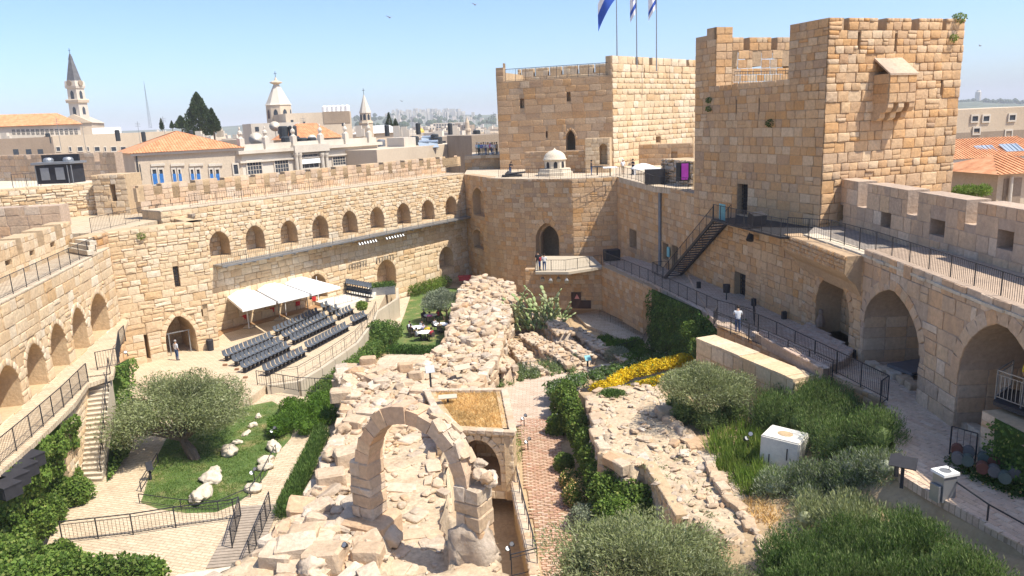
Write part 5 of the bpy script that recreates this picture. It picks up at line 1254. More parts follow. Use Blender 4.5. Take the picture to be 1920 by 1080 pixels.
# ivy over the terrace edge, stair wall and the near corner
def zw_(x, y, z): return P(x, y, z)
tp_ = [P(-60, 935, 3.85), P(0, 888, 3.85), P(45, 850, 3.85), P(90, 808, 3.85), P(124, 774, 3.7)]; bt_ = [P(-60, 1075, -.4), P(10, 1015, -.4), P(62, 960, -.4), P(104, 905, -.4), P(132, 846, .2)]; md_ = [a.lerp(b, .5) + Vector((.5, -.4, .5)) for a, b in zip(tp_, bt_)]
ivy([(tp_[i], tp_[i + 1], md_[i + 1], md_[i]) for i in range(4)] + [(md_[i], md_[i + 1], bt_[i + 1], bt_[i]) for i in range(4)], 'thick sunlit ivy bank falling from the arcade terrace railing', dens=120, size=.2, lump=.5, mats2='lime', frac2=.6)
ivy([(P(208, 690, 4.0), P(242, 672, 3.6), P(244, 720, 2.2), P(214, 740, 2.2)), (P(214, 740, 2.2), P(244, 720, 2.2), P(240, 850, -.3), P(200, 905, -.6))], 'ivy curtain on the wall beside the stone stairs', 'ivy', dens=130, size=.17, lump=.4, mats2='lime', frac2=.25)
bb = []
for x, y, r in ((112, 925, .85), (145, 925, .8), (130, 900, .7), (95, 960, .8), (75, 985, .8)):
    p = P(x, y, ZL + .5); bb.append(((p.x, p.y, ZL + .6), (r, r, r)))
bush(P(125, 950, ZL), bb, 'rounded bright green shrub at the foot of the ivy bank', 'ivy', 9000, .15, .6, mats2='lime', frac2=.3)
hb = []
for x, y, z, r in ((10, 1000, 1.0, 1.2), (40, 1050, 1.2, 1.2), (90, 1070, 1.2, 1.1), (140, 1060, .9, 1.0), (190, 1065, .8, .95), (235, 1062, .7, .9), (275, 1062, .6, .8), (60, 1120, 1.2, 1.2), (170, 1130, .9, 1.2), (260, 1125, .6, 1.0), (0, 1090, 1.4, 1.3), (110, 1030, .6, .8), (-40, 1040, 1.4, 1.4), (30, 960, .4, .9)):
    p = P(x, y, z); hb.append(((p.x, p.y, z - .35), (r, r * .9, r * .9)))
bush(P(150, 1080, ZL), hb, 'ivy-covered mass of shrubs along the near lower corner', 'ivy', 26000, .17, .7, mats2='lime', frac2=.25)
# hedge under the plaza wall, and planting beyond
hp = []
for i in range(16):
    t = i / 15; x, y = 590 + (706 - 590) * t, 735 + (640 - 735) * t; p = P(x, y, -1.0); hp.append(((p.x + .2, p.y - .2, -1.35), (.9, .9, .95)))
bush(P(640, 700, ZG), hp, 'clipped green hedge at the foot of the concrete wall', 'hedge', 14000, .17, .5, cat='hedge', name='hedge', core=.8, mats2='lime', frac2=.2)
p = P(718, 655, ZG); bush(p, [((p.x, p.y, -1.0), (1.5, 1.3, 1.2)), ((p.x + .6, p.y + 1, -.6), (1.2, 1.1, 1.1)), ((p.x - .4, p.y + .5, -.2), (1., 1., .9))], 'loose leafy shrub at the corner of the small garden', 'hedge', 6000, .17, .5, mats2='lime', frac2=.15)
hp = []
for i in range(9):
    t = i / 8; p = P(738 + 95 * t, 662 + 2 * t, ZG + .3); hp.append(((p.x, p.y, ZG + .55), (.8, .6, .6)))
bush(P(780, 665, ZG), hp, 'dark low hedge between the small paved terrace and the grass', 'ivy_dark', 7000, .16, .5, cat='hedge', name='hedge')
b = P(835, 600, ZG); c = P(826, 567, 0); tree(b, (c.x, c.y, -.2), (2.3, 2.0, 1.6), 'silvery olive bush beside the rubble ridge', 'silver', 15000, .2, .26, 18, trunks=2, tr=.15)
wl = [((WA.w(x, 0, -.6).x, WA.w(x, 0, -.6).y, -1.3), (1.0, .6, .8)) for x in [WA.px(p_, 540)[0] for p_ in (770, 782, 795, 808, 818, 828)]]
bush(wl[0][0], wl, 'green weeds growing along the foot of the curtain wall', 'lime', 4000, .2, .4, up=.8, core=.5)
# prickly pear
cp = P(1006, 606, -.9); rc = empty('prickly_pear', cp); tag(rc, 'tall prickly pear cactus in front of the balcony wall', 'cactus'); R = random.Random(6)
pads = MB(); k_ = 0; pad = MB(); pad.lathe((0, 0, 0), [(.03, -.5), (.14, -.38), (.2, -.1), (.22, .15), (.17, .38), (.06, .5)], 8, 0, 1.0, .3); pm_ = pad.mesh('pad', [M['cactus']], True)
for s in range(46):
    x0 = R.uniform(-2.3, 2.3); y0 = R.uniform(-.8, .8); p = Vector((x0, y0, -.6)); d = Vector((x0 * .12 + R.uniform(-.3, .3), R.uniform(-.25, .25), 1)).normalized(); hN = R.randint(5, 9) if abs(x0) < 1.6 else R.randint(3, 6)
    for j in range(hN):
        L = R.uniform(.42, .62); q = p + d * L * .5; link('pad', pm_, rc, q, (d.to_track_quat('Z', 'Y').to_euler()), (1.0, 1.0, L)); p = p + d * L * .93; d = (d + Vector((R.uniform(-.4, .4), R.uniform(-.3, .3), R.uniform(-.15, .1)))).normalized()
# shrubs round the dig
sb_ = []
for x, y, r in ((1135, 640, .9), (1160, 650, 1.0), (1190, 645, .9), (1200, 665, 1.0), (1180, 675, .8), (1215, 680, .7), (1145, 655, .8)): p = P(x, y, ZG + .5); sb_.append(((p.x, p.y, ZG + .5), (r, r, r * .7)))
bush(P(1170, 660, ZG), sb_, 'dark green shrubs between the dig and the ivy wall', 'juniper', 11000, .18, .4, up=.4)
p = P(1158, 678, ZG); bush(p, [((p.x, p.y, ZG + .6), (1.1, .9, .7))], 'rounded grey-green lavender bush by the dig railing', 'silver', 3500, .16, .25, up=.9)
lp = scat([(885, 705), (985, 690), (1080, 672), (1085, 700), (985, 715), (930, 735), (880, 730)], ZG + .1, 170); bush(lp[0], [((q[0], q[1], q[2] + .2), (.35, .35, .4)) for q in lp], 'strip of mixed low plants along the railing of the dig', 'rosemary', 12000, .16, .3, up=.9, core=.5, mats2='silver', frac2=.2)
# ivy wall under the walkway
a0, a1 = P(1222, 541, 3.7), P(1368, 606, 4.5); dn = Vector((-.4, -.6, 0)).normalized() * .4; b0 = Vector((a0.x, a0.y, ZG)) + dn; b1 = Vector((a1.x, a1.y, .6)) + dn
ivy([(a0, a1, b1, b0), (a1, P(1372, 600, 4.5) + Vector((.8, .2, 0)), Vector((a1.x + .9, a1.y, .6)), b1)], 'tall dense ivy wall hanging below the ramp railing', 'ivy_dark', dens=95, size=.19, lump=.45, mats2='ivy', frac2=.12)
bush(P(1310, 660, 1), [((P(1306, 632, 2.5).x, P(1306, 632, 2.5).y, 3.0), (1.1, 1., .8)), ((P(1318, 645, 2.5).x, P(1318, 645, 2.5).y, 2.2), (1., 1., .9))], 'bright green shrub between the ivy wall and the garden wall', 'ivy', 3500, .17, .6)
# yellow flower bank
yb = []
for i in range(26):
    t = i / 25; x, y = 1122 + (1325 - 1122) * t, 722 + (664 - 722) * t - 14 * math.sin(t * 3.14); p = P(x, y, .35 + 1.1 * t); yb.append(((p.x + RN.uniform(-.2, .2), p.y + RN.uniform(-.2, .2), p.z - .3), (.7, .5 + .25 * math.sin(t * 3), .42 * RN.uniform(.7, 1.3))))
bush(P(1200, 700, .3), yb, 'long bank of bright yellow flowers above the rampart', 'yellow', 14000, .14, .8, cat='flower bed', name='flower_bank', core=.85, mats2='lime', frac2=.06)
yb = []
for i in range(14):
    t = i / 13; x, y = 1150 + (1260 - 1150) * t, 733 + (700 - 733) * t; p = P(x, y, .4 + .9 * t); yb.append(((p.x, p.y, p.z - .2), (.45, .4, .32)))
bush(P(1200, 722, .3), yb, 'thin second row of yellow flowers below the long flower bank', 'yellow', 4500, .13, .8, cat='flower bed', name='flower_bank', core=.8, mats2='lime', frac2=.3)
lp = scat([(1000, 722), (1080, 704), (1180, 678), (1300, 645), (1300, 655), (1180, 688), (1100, 712), (1040, 735)], -.6, 60); bush(lp[0], [((q[0], q[1], q[2] - .1), (.6, .5, .35)) for q in lp], 'low green ground cover behind the yellow flower bank', 'hedge', 9000, .16, .5, mats2='silver', frac2=.2)
p = P(1148, 745, 1.4); bush(p, [((p.x, p.y, 1.55), (.9, .7, .35))], 'low fleshy green cushion plant on the end of the rampart', 'hedge', 2500, .14, .4, up=.5)
# ivy-grown wall along the brick path
iv = []
for x, y, z, r, h in ((1062, 730, .3, .8, 1.2), (1070, 760, .3, .85, 1.3), (1055, 745, -.6, .9, 1.3), (1042, 790, -1., .7, 1.0), (1085, 790, .4, .75, 1.2), (1098, 820, .5, .7, 1.2), (1108, 850, .5, .7, 1.1), (1120, 880, .4, .7, 1.0), (1130, 910, .3, .8, 1.1), (1150, 900, .4, .9, 1.1), (1165, 880, .6, .8, 1.), (1180, 920, .3, 1.0, 1.1), (1205, 930, .3, 1.0, 1.1), (1150, 950, .0, 1.0, 1.1), (1185, 965, -.1, 1.0, 1.), (1222, 970, -.2, .9, .9), (1230, 1000, -.4, .9, .9), (1140, 985, -.4, .9, .9)):
    p = P(x, y, z); iv.append(((p.x, p.y, z - h * .5), (r, r, h)))
bush(P(1120, 900, ZB), iv, 'ivy-smothered wall winding along the brick path', 'ivy', 38000, .16, .7, cat='ivy', name='ivy_wall', core=.85, mats2='lime', frac2=.22)
for x, y, r, lb, mt, m2 in ((1058, 868, .62, 'small dark round bush at the edge of the brick path', 'ivy', None), (1070, 900, .6, 'yellow-green round bush second along the brick path', 'ivy', 'straw'), (1085, 932, .8, 'larger round bush with pale flecks at the edge of the brick path', 'ivy', 'straw'), (1094, 975, .75, 'blue-grey round bush under the ivy wall', 'silver', None)):
    p = P(x, y, ZB + .5); bush((p.x, p.y, ZB), [((p.x, p.y, ZB + r * .8), (r, r, r))], lb, mt, 3200, .11, .5, mats2=m2, frac2=.25 if m2 else 0)
# near olive at the bottom
fb = P(1190, 1085, 1.0); c = P(1195, 1045, 2.2); tree((c.x, c.y + .6, 0), (c.x, c.y + .3, 1.6), (3.3, 2.6, 1.9), 'wide grey-green olive crown filling the near edge beside the brick path', 'olive', 46000, .17, .24, 42, trunks=3, tr=.2)
c = P(1320, 1075, 2.0); tree((c.x, c.y + .3, 0), (c.x, c.y, 1.3), (2.0, 2.0, 1.6), 'second smaller olive crown at the near edge against the rampart', 'olive', 16000, .16, .24, 20, trunks=2, tr=.15)
# olive at the garden wall
p = PS(1312, 800); c = P(1322, 742, 3.2); tree(p, (c.x, c.y, 3.3), (2.5, 2.2, 1.6), 'airy olive tree in front of the cream garden wall', 'olive', 24000, .17, .24, 30, trunks=3, tr=.14)
b_ = []
for x, y, r in ((1290, 790, .9), (1330, 805, .9), (1270, 770, .7), (1370, 790, .9)): p = PS(x, y); b_.append(((p.x, p.y, p.z + .5), (r, r, r * .8)))
bush(b_[0][0], b_, 'tangled dark undergrowth at the foot of the airy olive tree', 'rosemary', 8000, .16, .35, up=.4)
def rose(pix, n, label, r0=.55, r1=.95, leaves=20000, mat='rosemary', h=.9, size=.15, m2=None, f2=0.):
    pts = []; xs = [p[0] for p in pix]; ys = [p[1] for p in pix]; t = 0
    while len(pts) < n and t < 5000:
        t += 1; x, y = RN.uniform(min(xs), max(xs)), RN.uniform(min(ys), max(ys))
        if not inpoly(x, y, pix): continue
        p = PS(x, y)
        r = RN.uniform(r0, r1); pts.append(((p.x, p.y, p.z + r * h * .4), (r, r, r * h)))
    bush(PS(*pix[0]), pts, label, mat, leaves, size, .19, up=.9, core=.48, mats2=m2, frac2=f2)
rose([(1415, 790), (1480, 765), (1560, 765), (1670, 775), (1690, 860), (1560, 860), (1520, 815), (1420, 815)], 80, 'block of upright dark rosemary against the walkway railing', .65, 1.1, 100000, h=1.3, m2='hedge', f2=.3)
rose([(1490, 905), (1600, 880), (1680, 880), (1675, 925), (1560, 950), (1440, 940), (1440, 900)], 50, 'grey-green rosemary patch below the white stone cube', .55, .9, 26000, 'silver', .9, .16, 'rosemary', .5)
rose([(1500, 960), (1600, 950), (1650, 985), (1600, 1020), (1500, 1000)], 18, 'loose straggling shrub in the middle of the near garden', .7, 1.0, 14000, 'olive', 1.0, .17)
rose([(1440, 1060), (1520, 1040), (1640, 1010), (1720, 955), (1790, 975), (1930, 1080), (1930, 1140), (1440, 1140)], 190, 'broad mass of dark rosemary filling the near right corner', .38, .8, 150000, mat='hedge', h=1.5, size=.13, m2='rosemary', f2=.4)
blades(scat([(1330, 830), (1400, 800), (1440, 830), (1430, 880), (1460, 920), (1400, 935), (1350, 890)], lambda x, y: PS(x, y), 240), 'tall bright iris leaves beside the white stone cube', 'lime', .8, .06, 'iris_clump', 'plant', .3, n=9)
blades(scat([(1390, 930), (1480, 950), (1450, 1000), (1400, 960)], lambda x, y: PS(x, y), 60), 'dry straw tufts along the rampart edge', 'straw', .35, .04, 'dry_grass', 'grass', .6, n=6)
# pillar ivy and bed at the right
# dry grass on the vault
dgp = [tuple(p) for p in scat([(812, 738), (940, 738), (955, 805), (860, 800)], zV - .1, 900)]
blades(dgp, 'dry golden grass growing over the vaulted chamber roof', 'straw', .28, .03, 'dry_grass', 'grass', .9, 'stuff', 8)
blades(scat([(966, 800), (985, 800), (975, 860), (968, 870)], ZB, 60), 'short green grass at the edge of the brick path', 'lime', .15, .03, 'verge_grass', 'grass', .8, 'stuff', 8)
for zf_, pl_, lb_ in ((lambda x, y: tuple(Vector((P(x, y, zR).x, P(x, y, zR).y, zN(P(x, y, zR).x, P(x, y, zR).y)))), [(650, 700), (740, 700), (820, 760), (700, 850), (680, 1060), (520, 1060), (620, 880)], 'small green and dry weeds between the stones of the near ruin'), (lambda x, y: tuple(Vector((P(x, y, zr).x, P(x, y, zr).y, 1.45))), [(1120, 745), (1220, 730), (1330, 870), (1460, 1000), (1470, 1070), (1280, 950), (1150, 840)], 'small weeds on the flat ruined rampart')):
    blades(scat(pl_, zf_, 70), lb_, 'straw' if 'near' in lb_ else 'olive', .22, .05, 'ruin_weeds', 'weeds', .9, 'stuff', 9)
blades(scat([(270, 938), (292, 868), (330, 800), (420, 775), (510, 756), (555, 784), (540, 822), (515, 850), (495, 890), (465, 922), (405, 955), (350, 957)], ZL + .01, 3200), 'short rough grass blades covering the lawn', 'ivy', .09, .03, 'lawn_grass', 'grass', .8, 'stuff', 8)
# weeds on masonry
def weed(p, r, label, mat='ivy'): bush(p, [((p[0], p[1], p[2]), (r, r, r * .8))], label, mat, 260, r * .35, .5, cat='weed', name='weed', group=None, core=0)
for x, y, r, l in ((1797, 34, .45, 'green weed on the top corner of the square tower'), (1785, 72, .35, 'weed in the sunlit tower face just below its top corner')): h_ = hit(x, y, S1, S2); weed((h_.x, h_.y - .1, h_.z), r, l, 'lime')
for x, y, r, l in ((1331, 188, .3, 'upper of two weeds near the left edge of the square tower'), (1331, 204, .3, 'lower of two weeds near the left edge of the square tower'), (1446, 231, .35, 'dark weed in the middle of the shaded tower face')): h_ = hit(x, y, S0, S1); weed((h_.x - .1, h_.y - .1, h_.z), r, l, 'ivy_dark')
h_ = hit(266, 442, BL, BR); weed((h_.x, h_.y - .15, h_.z), .35, 'yellow-green weed high on the sunlit bastion front', 'lime')
print('plants done', len(bpy.data.objects))
# ---------------------------------------------------------------- railings of the court
railing([P(1008, 508, 3.3), P(1060, 508, 3.3), P(1128, 498, 3.3)], 'black railing of the small balcony below the turret door', 1.1, sp=1.6, bal=.16)
zbl = 3.3
mb = MB(); pl = [P(1004, 510, zbl), P(1066, 510, zbl), P(1131, 500, zbl), P(1110, 480, zbl), P(1006, 480, zbl)]; mb.prism([XY(p) for p in pl], zbl - .25, zbl); o = mb.build('balcony_slab', [M['concrete']]); tag(o, 'small balcony slab in front of the turret doorway', 'balcony')
railing([P(1132, 492, 3.3), P(1215, 528, 3.6), P(1345, 592, 4.4), P(1415, 612, 4.5), P(1412, 588, 4.5)], 'long black railing along the ramp above the ivy wall', 1.1, sp=2.0, bal=.15)
railing([P(1345, 600, 4.5), P(1338, 614, 4.5), P(1440, 655, 4.3), P(1560, 713, 4.3)], 'lower grey railing beside the cream garden wall', 1.1, sp=1.7, bal=.15, mid=True)
railing([P(1390, 612, 4.5), P(1455, 642, 4.5), P(1664, 752, 4.5), P(1650, 762, 4.4)], 'long black railing between the brick stage and the garden', 1.25, sp=1.9, bal=.14)
railing([P(880, 722, ZG), P(940, 708, ZG), P(1030, 695, ZG), P(1110, 682, ZG), P(1205, 655, ZG), P(1212, 640, ZG), P(1125, 600, ZG), P(1125, 580, ZG)], 'low dark railing running round the dig', 1.0, sp=2.0, bal=.3, r=.02)
railing([P(1215, 636, ZG + .2), P(1256, 660, ZG + .2), P(1252, 676, ZG)], 'short dark railing beside the court path', 1.0, sp=1.5, bal=.4)
railing([P(962, 880, -1.5), P(985, 980, -1.5), P(1008, 1072, -1.5), P(960, 1084, -1.5)], 'dark steel fence along the trench beside the brick path', 1.15, sp=1.3, bal=.7, mid=True, r=.03)
railing([P(0, 873, 4.0), P(60, 820, 4.0), P(120, 764, 4.0), P(166, 716, 4.0)], 'grey steel railing along the arcade terrace above the ivy', 1.15, sp=1.6, bal=.13, r=.026)
railing([P(183, 694, 4.0), P(222, 686, 4.0), P(226, 652, 4.0), P(236, 640, 4.0)], 'dark railing at the top landing of the stone stairs', 1.15, sp=1.2, bal=.14)
railing([P(207, 700, 4.0), P(192, 898, ZL)], 'dark handrail down the ivy side of the stone stairs', 1.0, sp=1.4, bal=.5, infill=False)
railing([P(118, 1018, ZL), P(250, 1003, ZL), P(330, 990, ZL), P(440, 975, ZL), P(452, 970, ZL), P(436, 1030, ZL)], 'black railing in front of the near path above the rough stone wall', 1.1, sp=1.9, bal=.17, r=.03, mid=True)
railing([P(508, 960, ZL), P(492, 1000, ZL), P(470, 1055, ZL)], 'black railing on the far side of the timber footbridge', 1.1, sp=1.2, bal=.2, r=.03, mid=True)
railing([P(483, 722, 0), P(560, 735, -.2), P(625, 738, -.6)], 'dark railing of the ramp below the seating area', 1.1, sp=1.4, bal=.2)
railing([P(500, 722, 0), P(560, 714, 0), P(601, 690, 0), P(668, 643, 0), P(700, 601, 0), P(706, 585, 0)], 'thin railing on top of the concrete panel wall', 1.1, sp=2.2, bal=.9, mid=True, r=.02)
railing([P(628, 575, .4), P(660, 566, .4), P(700, 554, .4)], 'thin railing on the raised white plaza corner', 1.0, sp=1.8, bal=.5, r=.018)
railing([P(935, 332, 11.5), P(1010, 334, 11.5), P(1072, 337, 11.5), P(1155, 332, 11.5)], 'black railing along the edge of the turret terrace', 1.1, sp=1.8, bal=.3, r=.024)
railing([P(1155, 330, 11.5), P(1192, 338, 11.5), P(1225, 352, 11.5), P(1290, 358, 11.5)], 'black railing above the court wall beside the square tower', 1.1, sp=1.5, bal=.3, r=.024)
railing([P(1780, 853, 4.5), P(1828, 868, 4.5)], 'short slanting black railing beside the bed of old cannon pieces', 1.2, sp=1.7, bal=.2)
railing([P(265, 922, ZL), P(297, 868, ZL)], 'low wire fence with short posts along the lawn', .6, sp=1.6, bal=9, infill=False)
railing([P(262, 944, ZL), P(340, 955, ZL), P(410, 958, ZL), P(470, 932, ZL), P(490, 905, ZL), P(518, 850, ZL)], 'low rope fence with short dark posts round the lawn', .55, sp=2.2, infill=False, r=.022)
# timber footbridge
fa = [P(440, 1045, ZL), P(510, 965, ZL)]
ft = empty('timber_footbridge', P(470, 1000, ZL)); tag(ft, 'short grey timber footbridge at the end of the curved path', 'footbridge'); c0, c1 = P(505, 950, ZL), P(455, 1060, ZL); wd_ = (P(512, 960, ZL) - P(452, 950, ZL)).length * .85
M['timber'] = plain_mat('weathered_timber', (.33, .27, .21), .8, 0, .2)
for i in range(22): p = c0.lerp(c1, i / 21) - ft.location; m2 = MB(); m2.box((0, 0, .03), (2.1, .2, .07)); m2.build('plank', [M['timber']], ft, (p.x - .5, p.y, 0), math.atan2((c1 - c0).y, (c1 - c0).x) + math.pi / 2)
# rough stone wall under the near railing
rwb = P(300, 1010, ZL); rwl = Wall('rough_stone_wall', XY(P(298, 1012, ZL)), XY(P(430, 1000, ZL)), ZL - 2.2, ZL - .05, .6); us, uf = sset('rubble', .5, .2)
o = rwl.build(M['rubble'], M['mort'], us, uf, ch=.62, wr=(.8, 1.3), gap=.07, proud=(.12, .28), nobj=40, tilt=.1); tag(o, 'rough wall of big irregular stones under the near railing', 'wall')
p = P(360, 1075, ZL - 1.5); 
mb = MB(); mb.prism(pixpoly([(310, 1100), (330, 1078), (430, 1062), (545, 1040), (560, 1100)], .4), -2, .4); o = mb.build('wall_top', [M['render']]); tag(o, 'pale flat wall top at the very near edge of the court', 'wall')
BOUL = [m_.copy() for m_ in ROCK]
for m_ in BOUL: m_.materials[0] = M['render']
# boulders on the lawn
for x, y, r, l in ((395, 902, 1.0, 'larger of the two pale boulders in the middle of the lawn'), (403, 888, .75, 'smaller pale boulder behind its neighbour in the middle of the lawn'), (372, 940, 1.0, 'tall pale boulder at the near edge of the lawn'), (385, 928, .95, 'long pale boulder leaning behind the tall one on the lawn'), (430, 850, 1.0, 'rounded pinkish boulder at the shady edge of the lawn'), (445, 832, .5, 'small boulder at the head of the stone row on the lawn'), (462, 815, .5, 'narrow boulder in the row curving along the lawn'), (475, 800, .5, 'far boulder of the row curving along the lawn'), (484, 783, .45, 'smallest far boulder by the junipers'), (515, 843, .9, 'flat boulder beside the curved path'), (500, 868, .8, 'blocky boulder next to the twin spotlights'), (497, 880, .7, 'low boulder just below the blocky one by the path'), (475, 920, .8, 'pale boulder at the bend of the path by the rope fence')):
    q_ = P(x, y, ZL); b = link('boulder', BOUL[RN.randrange(6)], None, (q_.x, q_.y, ZL + r * .2), (RN.uniform(-.2, .2), RN.uniform(-.2, .2), RN.uniform(0, 6)), (r * 1.5, r, r * .75)); tag(b, l, 'boulder', 'pale boulders on the lawn')
# ---------------------------------------------------------------- white cube and small garden things
cb = PS(1474, 868); M['whitestone'] = stone_mat('white_stone', [(.66, .62, .55), (.66, .62, .55)], (.42, .36, .28), .35, .12, .5)
bm = bmesh.new(); bmesh.ops.create_cube(bm, size=1.0); bmesh.ops.bevel(bm, geom=bm.edges[:], offset=.035, segments=2, affect='EDGES'); me = bpy.data.meshes.new('stone_cube'); bm.to_mesh(me); bm.free(); me.materials.append(M['whitestone'])
o = link('stone_cube', me, None, (cb.x, cb.y + .3, cb.z + .5), (0, .03, rad(-38)), (1.75, 1.45, 1.6)); tag(o, 'large weathered white stone cube among the rosemary', 'stone block')
for s in ((.2, -.51, .1), (-.25, -.51, -.2)): k = MB(); k.box((0, 0, 0), (.02, .04, .35)); link('crack', k.mesh('crack', [M['dark']]), o, s)
k = MB(); k.lathe((0, 0, .49), [(.22, -.01), (.2, .02), (.1, .03)], 10); link('hollow', k.mesh('hollow', [M['earth']]), o)
def spot(p, label, z=.5, n=2, name='spotlight'):
    r = empty(name, p); tag(r, label, 'spotlight', 'garden spotlights'); m2 = MB(); m2.tube((0, 0, 0), (0, 0, z), .03, .03, 6); m2.build('stake', [M['dark']], r)
    for i in range(n):
        m2 = MB(); a = i * 2.4 + .5; d = Vector((math.cos(a) * .3, -.6 + math.sin(a) * .3, .5)).normalized(); c = Vector((.13 * (1 if i % 2 else -1), 0, z + .05 + .22 * i)); m2.tube(c - d * .1, c + d * .1, .07, .12, 10); h = m2.build('lamp_head', [M['dark']], r); m2 = MB(); m2.tube(c + d * .1, c + d * .11, .1, .1, 10); m2.build('lens', [M['steel']], h)
    return r
for x, y, g, l in ((478, 905, ZL, 'twin spotlight between the boulders by the curved path'), (515, 825, ZL, 'spotlight under the junipers by the curved path'), (645, 1055, 1.0, 'twin spotlight among the stones left of the arch pier'), (957, 1050, -1.2, 'twin spotlight on the trench bank'), (983, 800, ZB, 'small spotlight on the verge near the top of the brick path'), (990, 845, ZB, 'small white spotlight halfway along the brick path verge'), (1042, 800, ZB, 'spotlight on the ivy side of the brick path')): spot(P(x, y, g), l)
spot(PS(1402, 850), 'round globe spotlight among the iris leaves', .7)
for x, y, l in ((224, 681, 'lower lamp on the ivy by the stair top'), (240, 668, 'upper lamp on the ivy by the stair top'), (92, 800, 'lamp half buried in the ivy bank')): spot(P(x, y, 3.6), l, .2, 1)
# speaker boxes on the ivy
for i, (x, y, z, l) in enumerate(((58, 862, 3.5, 'farthest of four dark speaker boxes on the ivy bank'), (45, 880, 3.5, 'second farthest dark speaker box on the ivy bank'), (28, 898, 3.5, 'second nearest dark speaker box on the ivy bank'), (12, 918, 3.5, 'nearest dark speaker box on the ivy bank'))):
    q_ = P(x, y, z); m2 = MB(); m2.box((0, 0, .0), (1.0, .75, .55)); m2.box((0, 0, .29), (1.06, .8, .05)); b = m2.build('speaker_box', [M['dark']], None, q_, rad(-25)); tag(b, l, 'speaker', 'speaker boxes on the ivy bank'); m2 = MB(); m2.box((0, -.385, 0), (.85, .03, .42)); m2.build('grille', [M['iron']], b)
# lectern signs
def sign(p, label, rz=0, h=1.0, w=.7, col='steel', tilt=.7, name='info_panel'):
    r = empty(name, p, rz); tag(r, label, 'sign'); m2 = MB(); m2.box((0, 0, h / 2), (.12, .08, h)); m2.build('post', [M['dark']], r); m2 = MB(); m2.box((0, -.05, h + .05), (w, .5, .05), 0, 0, tilt); m2.build('panel', [M[col]], r); return r
M['teal'] = plain_mat('teal_panel', (.18, .46, .50), .5)
sign(P(1102, 692, ZG), 'small turquoise information panel on the dig railing', .3, .9, .5, 'teal'); sign(P(1690, 915, 4.3), 'dark tilted information panel at the path edge beside the near rosemary', -.6, 1.0, .9, 'dark', .6); sign(P(808, 726, 1.2), 'grey information panel standing on the rubble near the vault', .3, 1.2, .6, 'steel', 1.0); sign(P(1818, 765, 4.4), 'small dark information panel inside the larger arch', -.4, .9, .6, 'steel', .8)
sign(P(840, 755, 1.7), 'pale stone information plinth at the back of the golden grass', .1, .35, 1.1, 'concrete', .15); sign(P(866, 697, .9), 'pale green tilted panel on the rubble ridge', .5, .3, 1.2, 'concrete', .5)
sign(P(283, 900, ZL), 'narrow dark sign at the lawn fence below the stairs', .8, .8, .35, 'dark', 1.2)
q_ = P(1680, 893, 4.4); m2 = MB(); m2.box((0, 0, .4), (.12, .12, .8)); m2.box((0, -.08, .8), (.26, .3, .2)); o = m2.build('path_lamp', [M['dark']], None, q_); tag(o, 'short dark path lamp at the corner of the grey rosemary patch', 'lamp')
# drinking fountain
q_ = P(1768, 935, 4.4); r = empty('drinking_fountain', q_, .25); tag(r, 'steel drinking fountain with a white basin beside the paved path', 'fountain'); m2 = MB(); m2.box((0, 0, .48), (.55, .5, .96)); m2.box((-.36, 0, .3), (.1, .4, .6)); m2.build('body', [M['steel']], r); m2 = MB(); m2.box((0, 0, 1.02), (.66, .6, .1)); m2.build('rim', [M['white']], r); m2 = MB(); m2.lathe((0, 0, 1.06), [(.2, .02), (.18, .015), (.05, .012)], 12); m2.build('basin', [M['steel']], r); m2 = MB(); m2.tube((.15, 0, 1.05), (.15, 0, 1.2), .015); m2.build('tap', [M['dark']], r)
railing([P(1775, 930, 4.35), P(1850, 985, 4.35), P(1935, 1035, 4.35)], 'low dark handrail along the path in the near right corner', .75, sp=2.5, infill=False)
# cannon pieces bed at the right
bd = P(1850, 890, 4.4); bl = []
for x, y, r in ((1795, 868, .5), (1820, 885, .55), (1850, 900, .6), (1880, 912, .6), (1910, 925, .6), (1900, 895, .6), (1860, 878, .5), (1935, 915, .8)): q_ = P(x, y, 4.5); bl.append(((q_.x, q_.y, 4.5), (r, r, .35)))
bush(bd, bl, 'dark low bed of plants under the old stone cylinders', 'ivy_dark', 5000, .11, .6, mats2='straw', frac2=.04)
cm = [plain_mat('rust_stone', (.13, .05, .035), .8), plain_mat('grey_granite', (.12, .115, .11), .8), plain_mat('green_granite', (.08, .105, .09), .8)]
LB = ['rust', 'grey', 'greenish']
for i, (x, y, l) in enumerate(((1803, 846, 'reddish grey column drum at the left end of the upper row'), (1825, 850, 'dark red column drum second in the upper row'), (1853, 862, 'greenish column drum in the middle of the upper row'), (1872, 868, 'bright red column drum right of the greenish one'), (1804, 862, 'short reddish drum lowest at the left end'), (1823, 866, 'pale blue-grey drum second in the lower row'), (1851, 880, 'greyish drum in the middle of the lower row'), (1873, 886, 'dark rust drum right of middle in the lower row'), (1893, 898, 'greenish drum near the lower right end'), (1900, 872, 'large pale drum at the upper right end'), (1912, 890, 'weathered pale drum at the right edge'))):
    q_ = P(x, y, 5.0); m2 = MB(); m2.tube((0, 0, 0), (-.3, -.5, .12), .2, .2, 14); o = m2.build('column_drum', [cm[i % 3]], None, (q_.x, q_.y + .3, q_.z)); tag(o, l, 'column drum', 'old column drums in the corner bed')
for a, b, l in (((1800, 858), (1840, 875), 'left timber rack beam under the column drums'), ((1865, 875), (1905, 900), 'right timber rack beam under the column drums')): m2 = MB(); pa, pb = P(*a, 4.75), P(*b, 4.75); m2.tube((0, 0, 0), pb - pa, .08, .08, 4); o = m2.build('rack_beam', [M['timber']], None, pa); tag(o, l, 'beam')
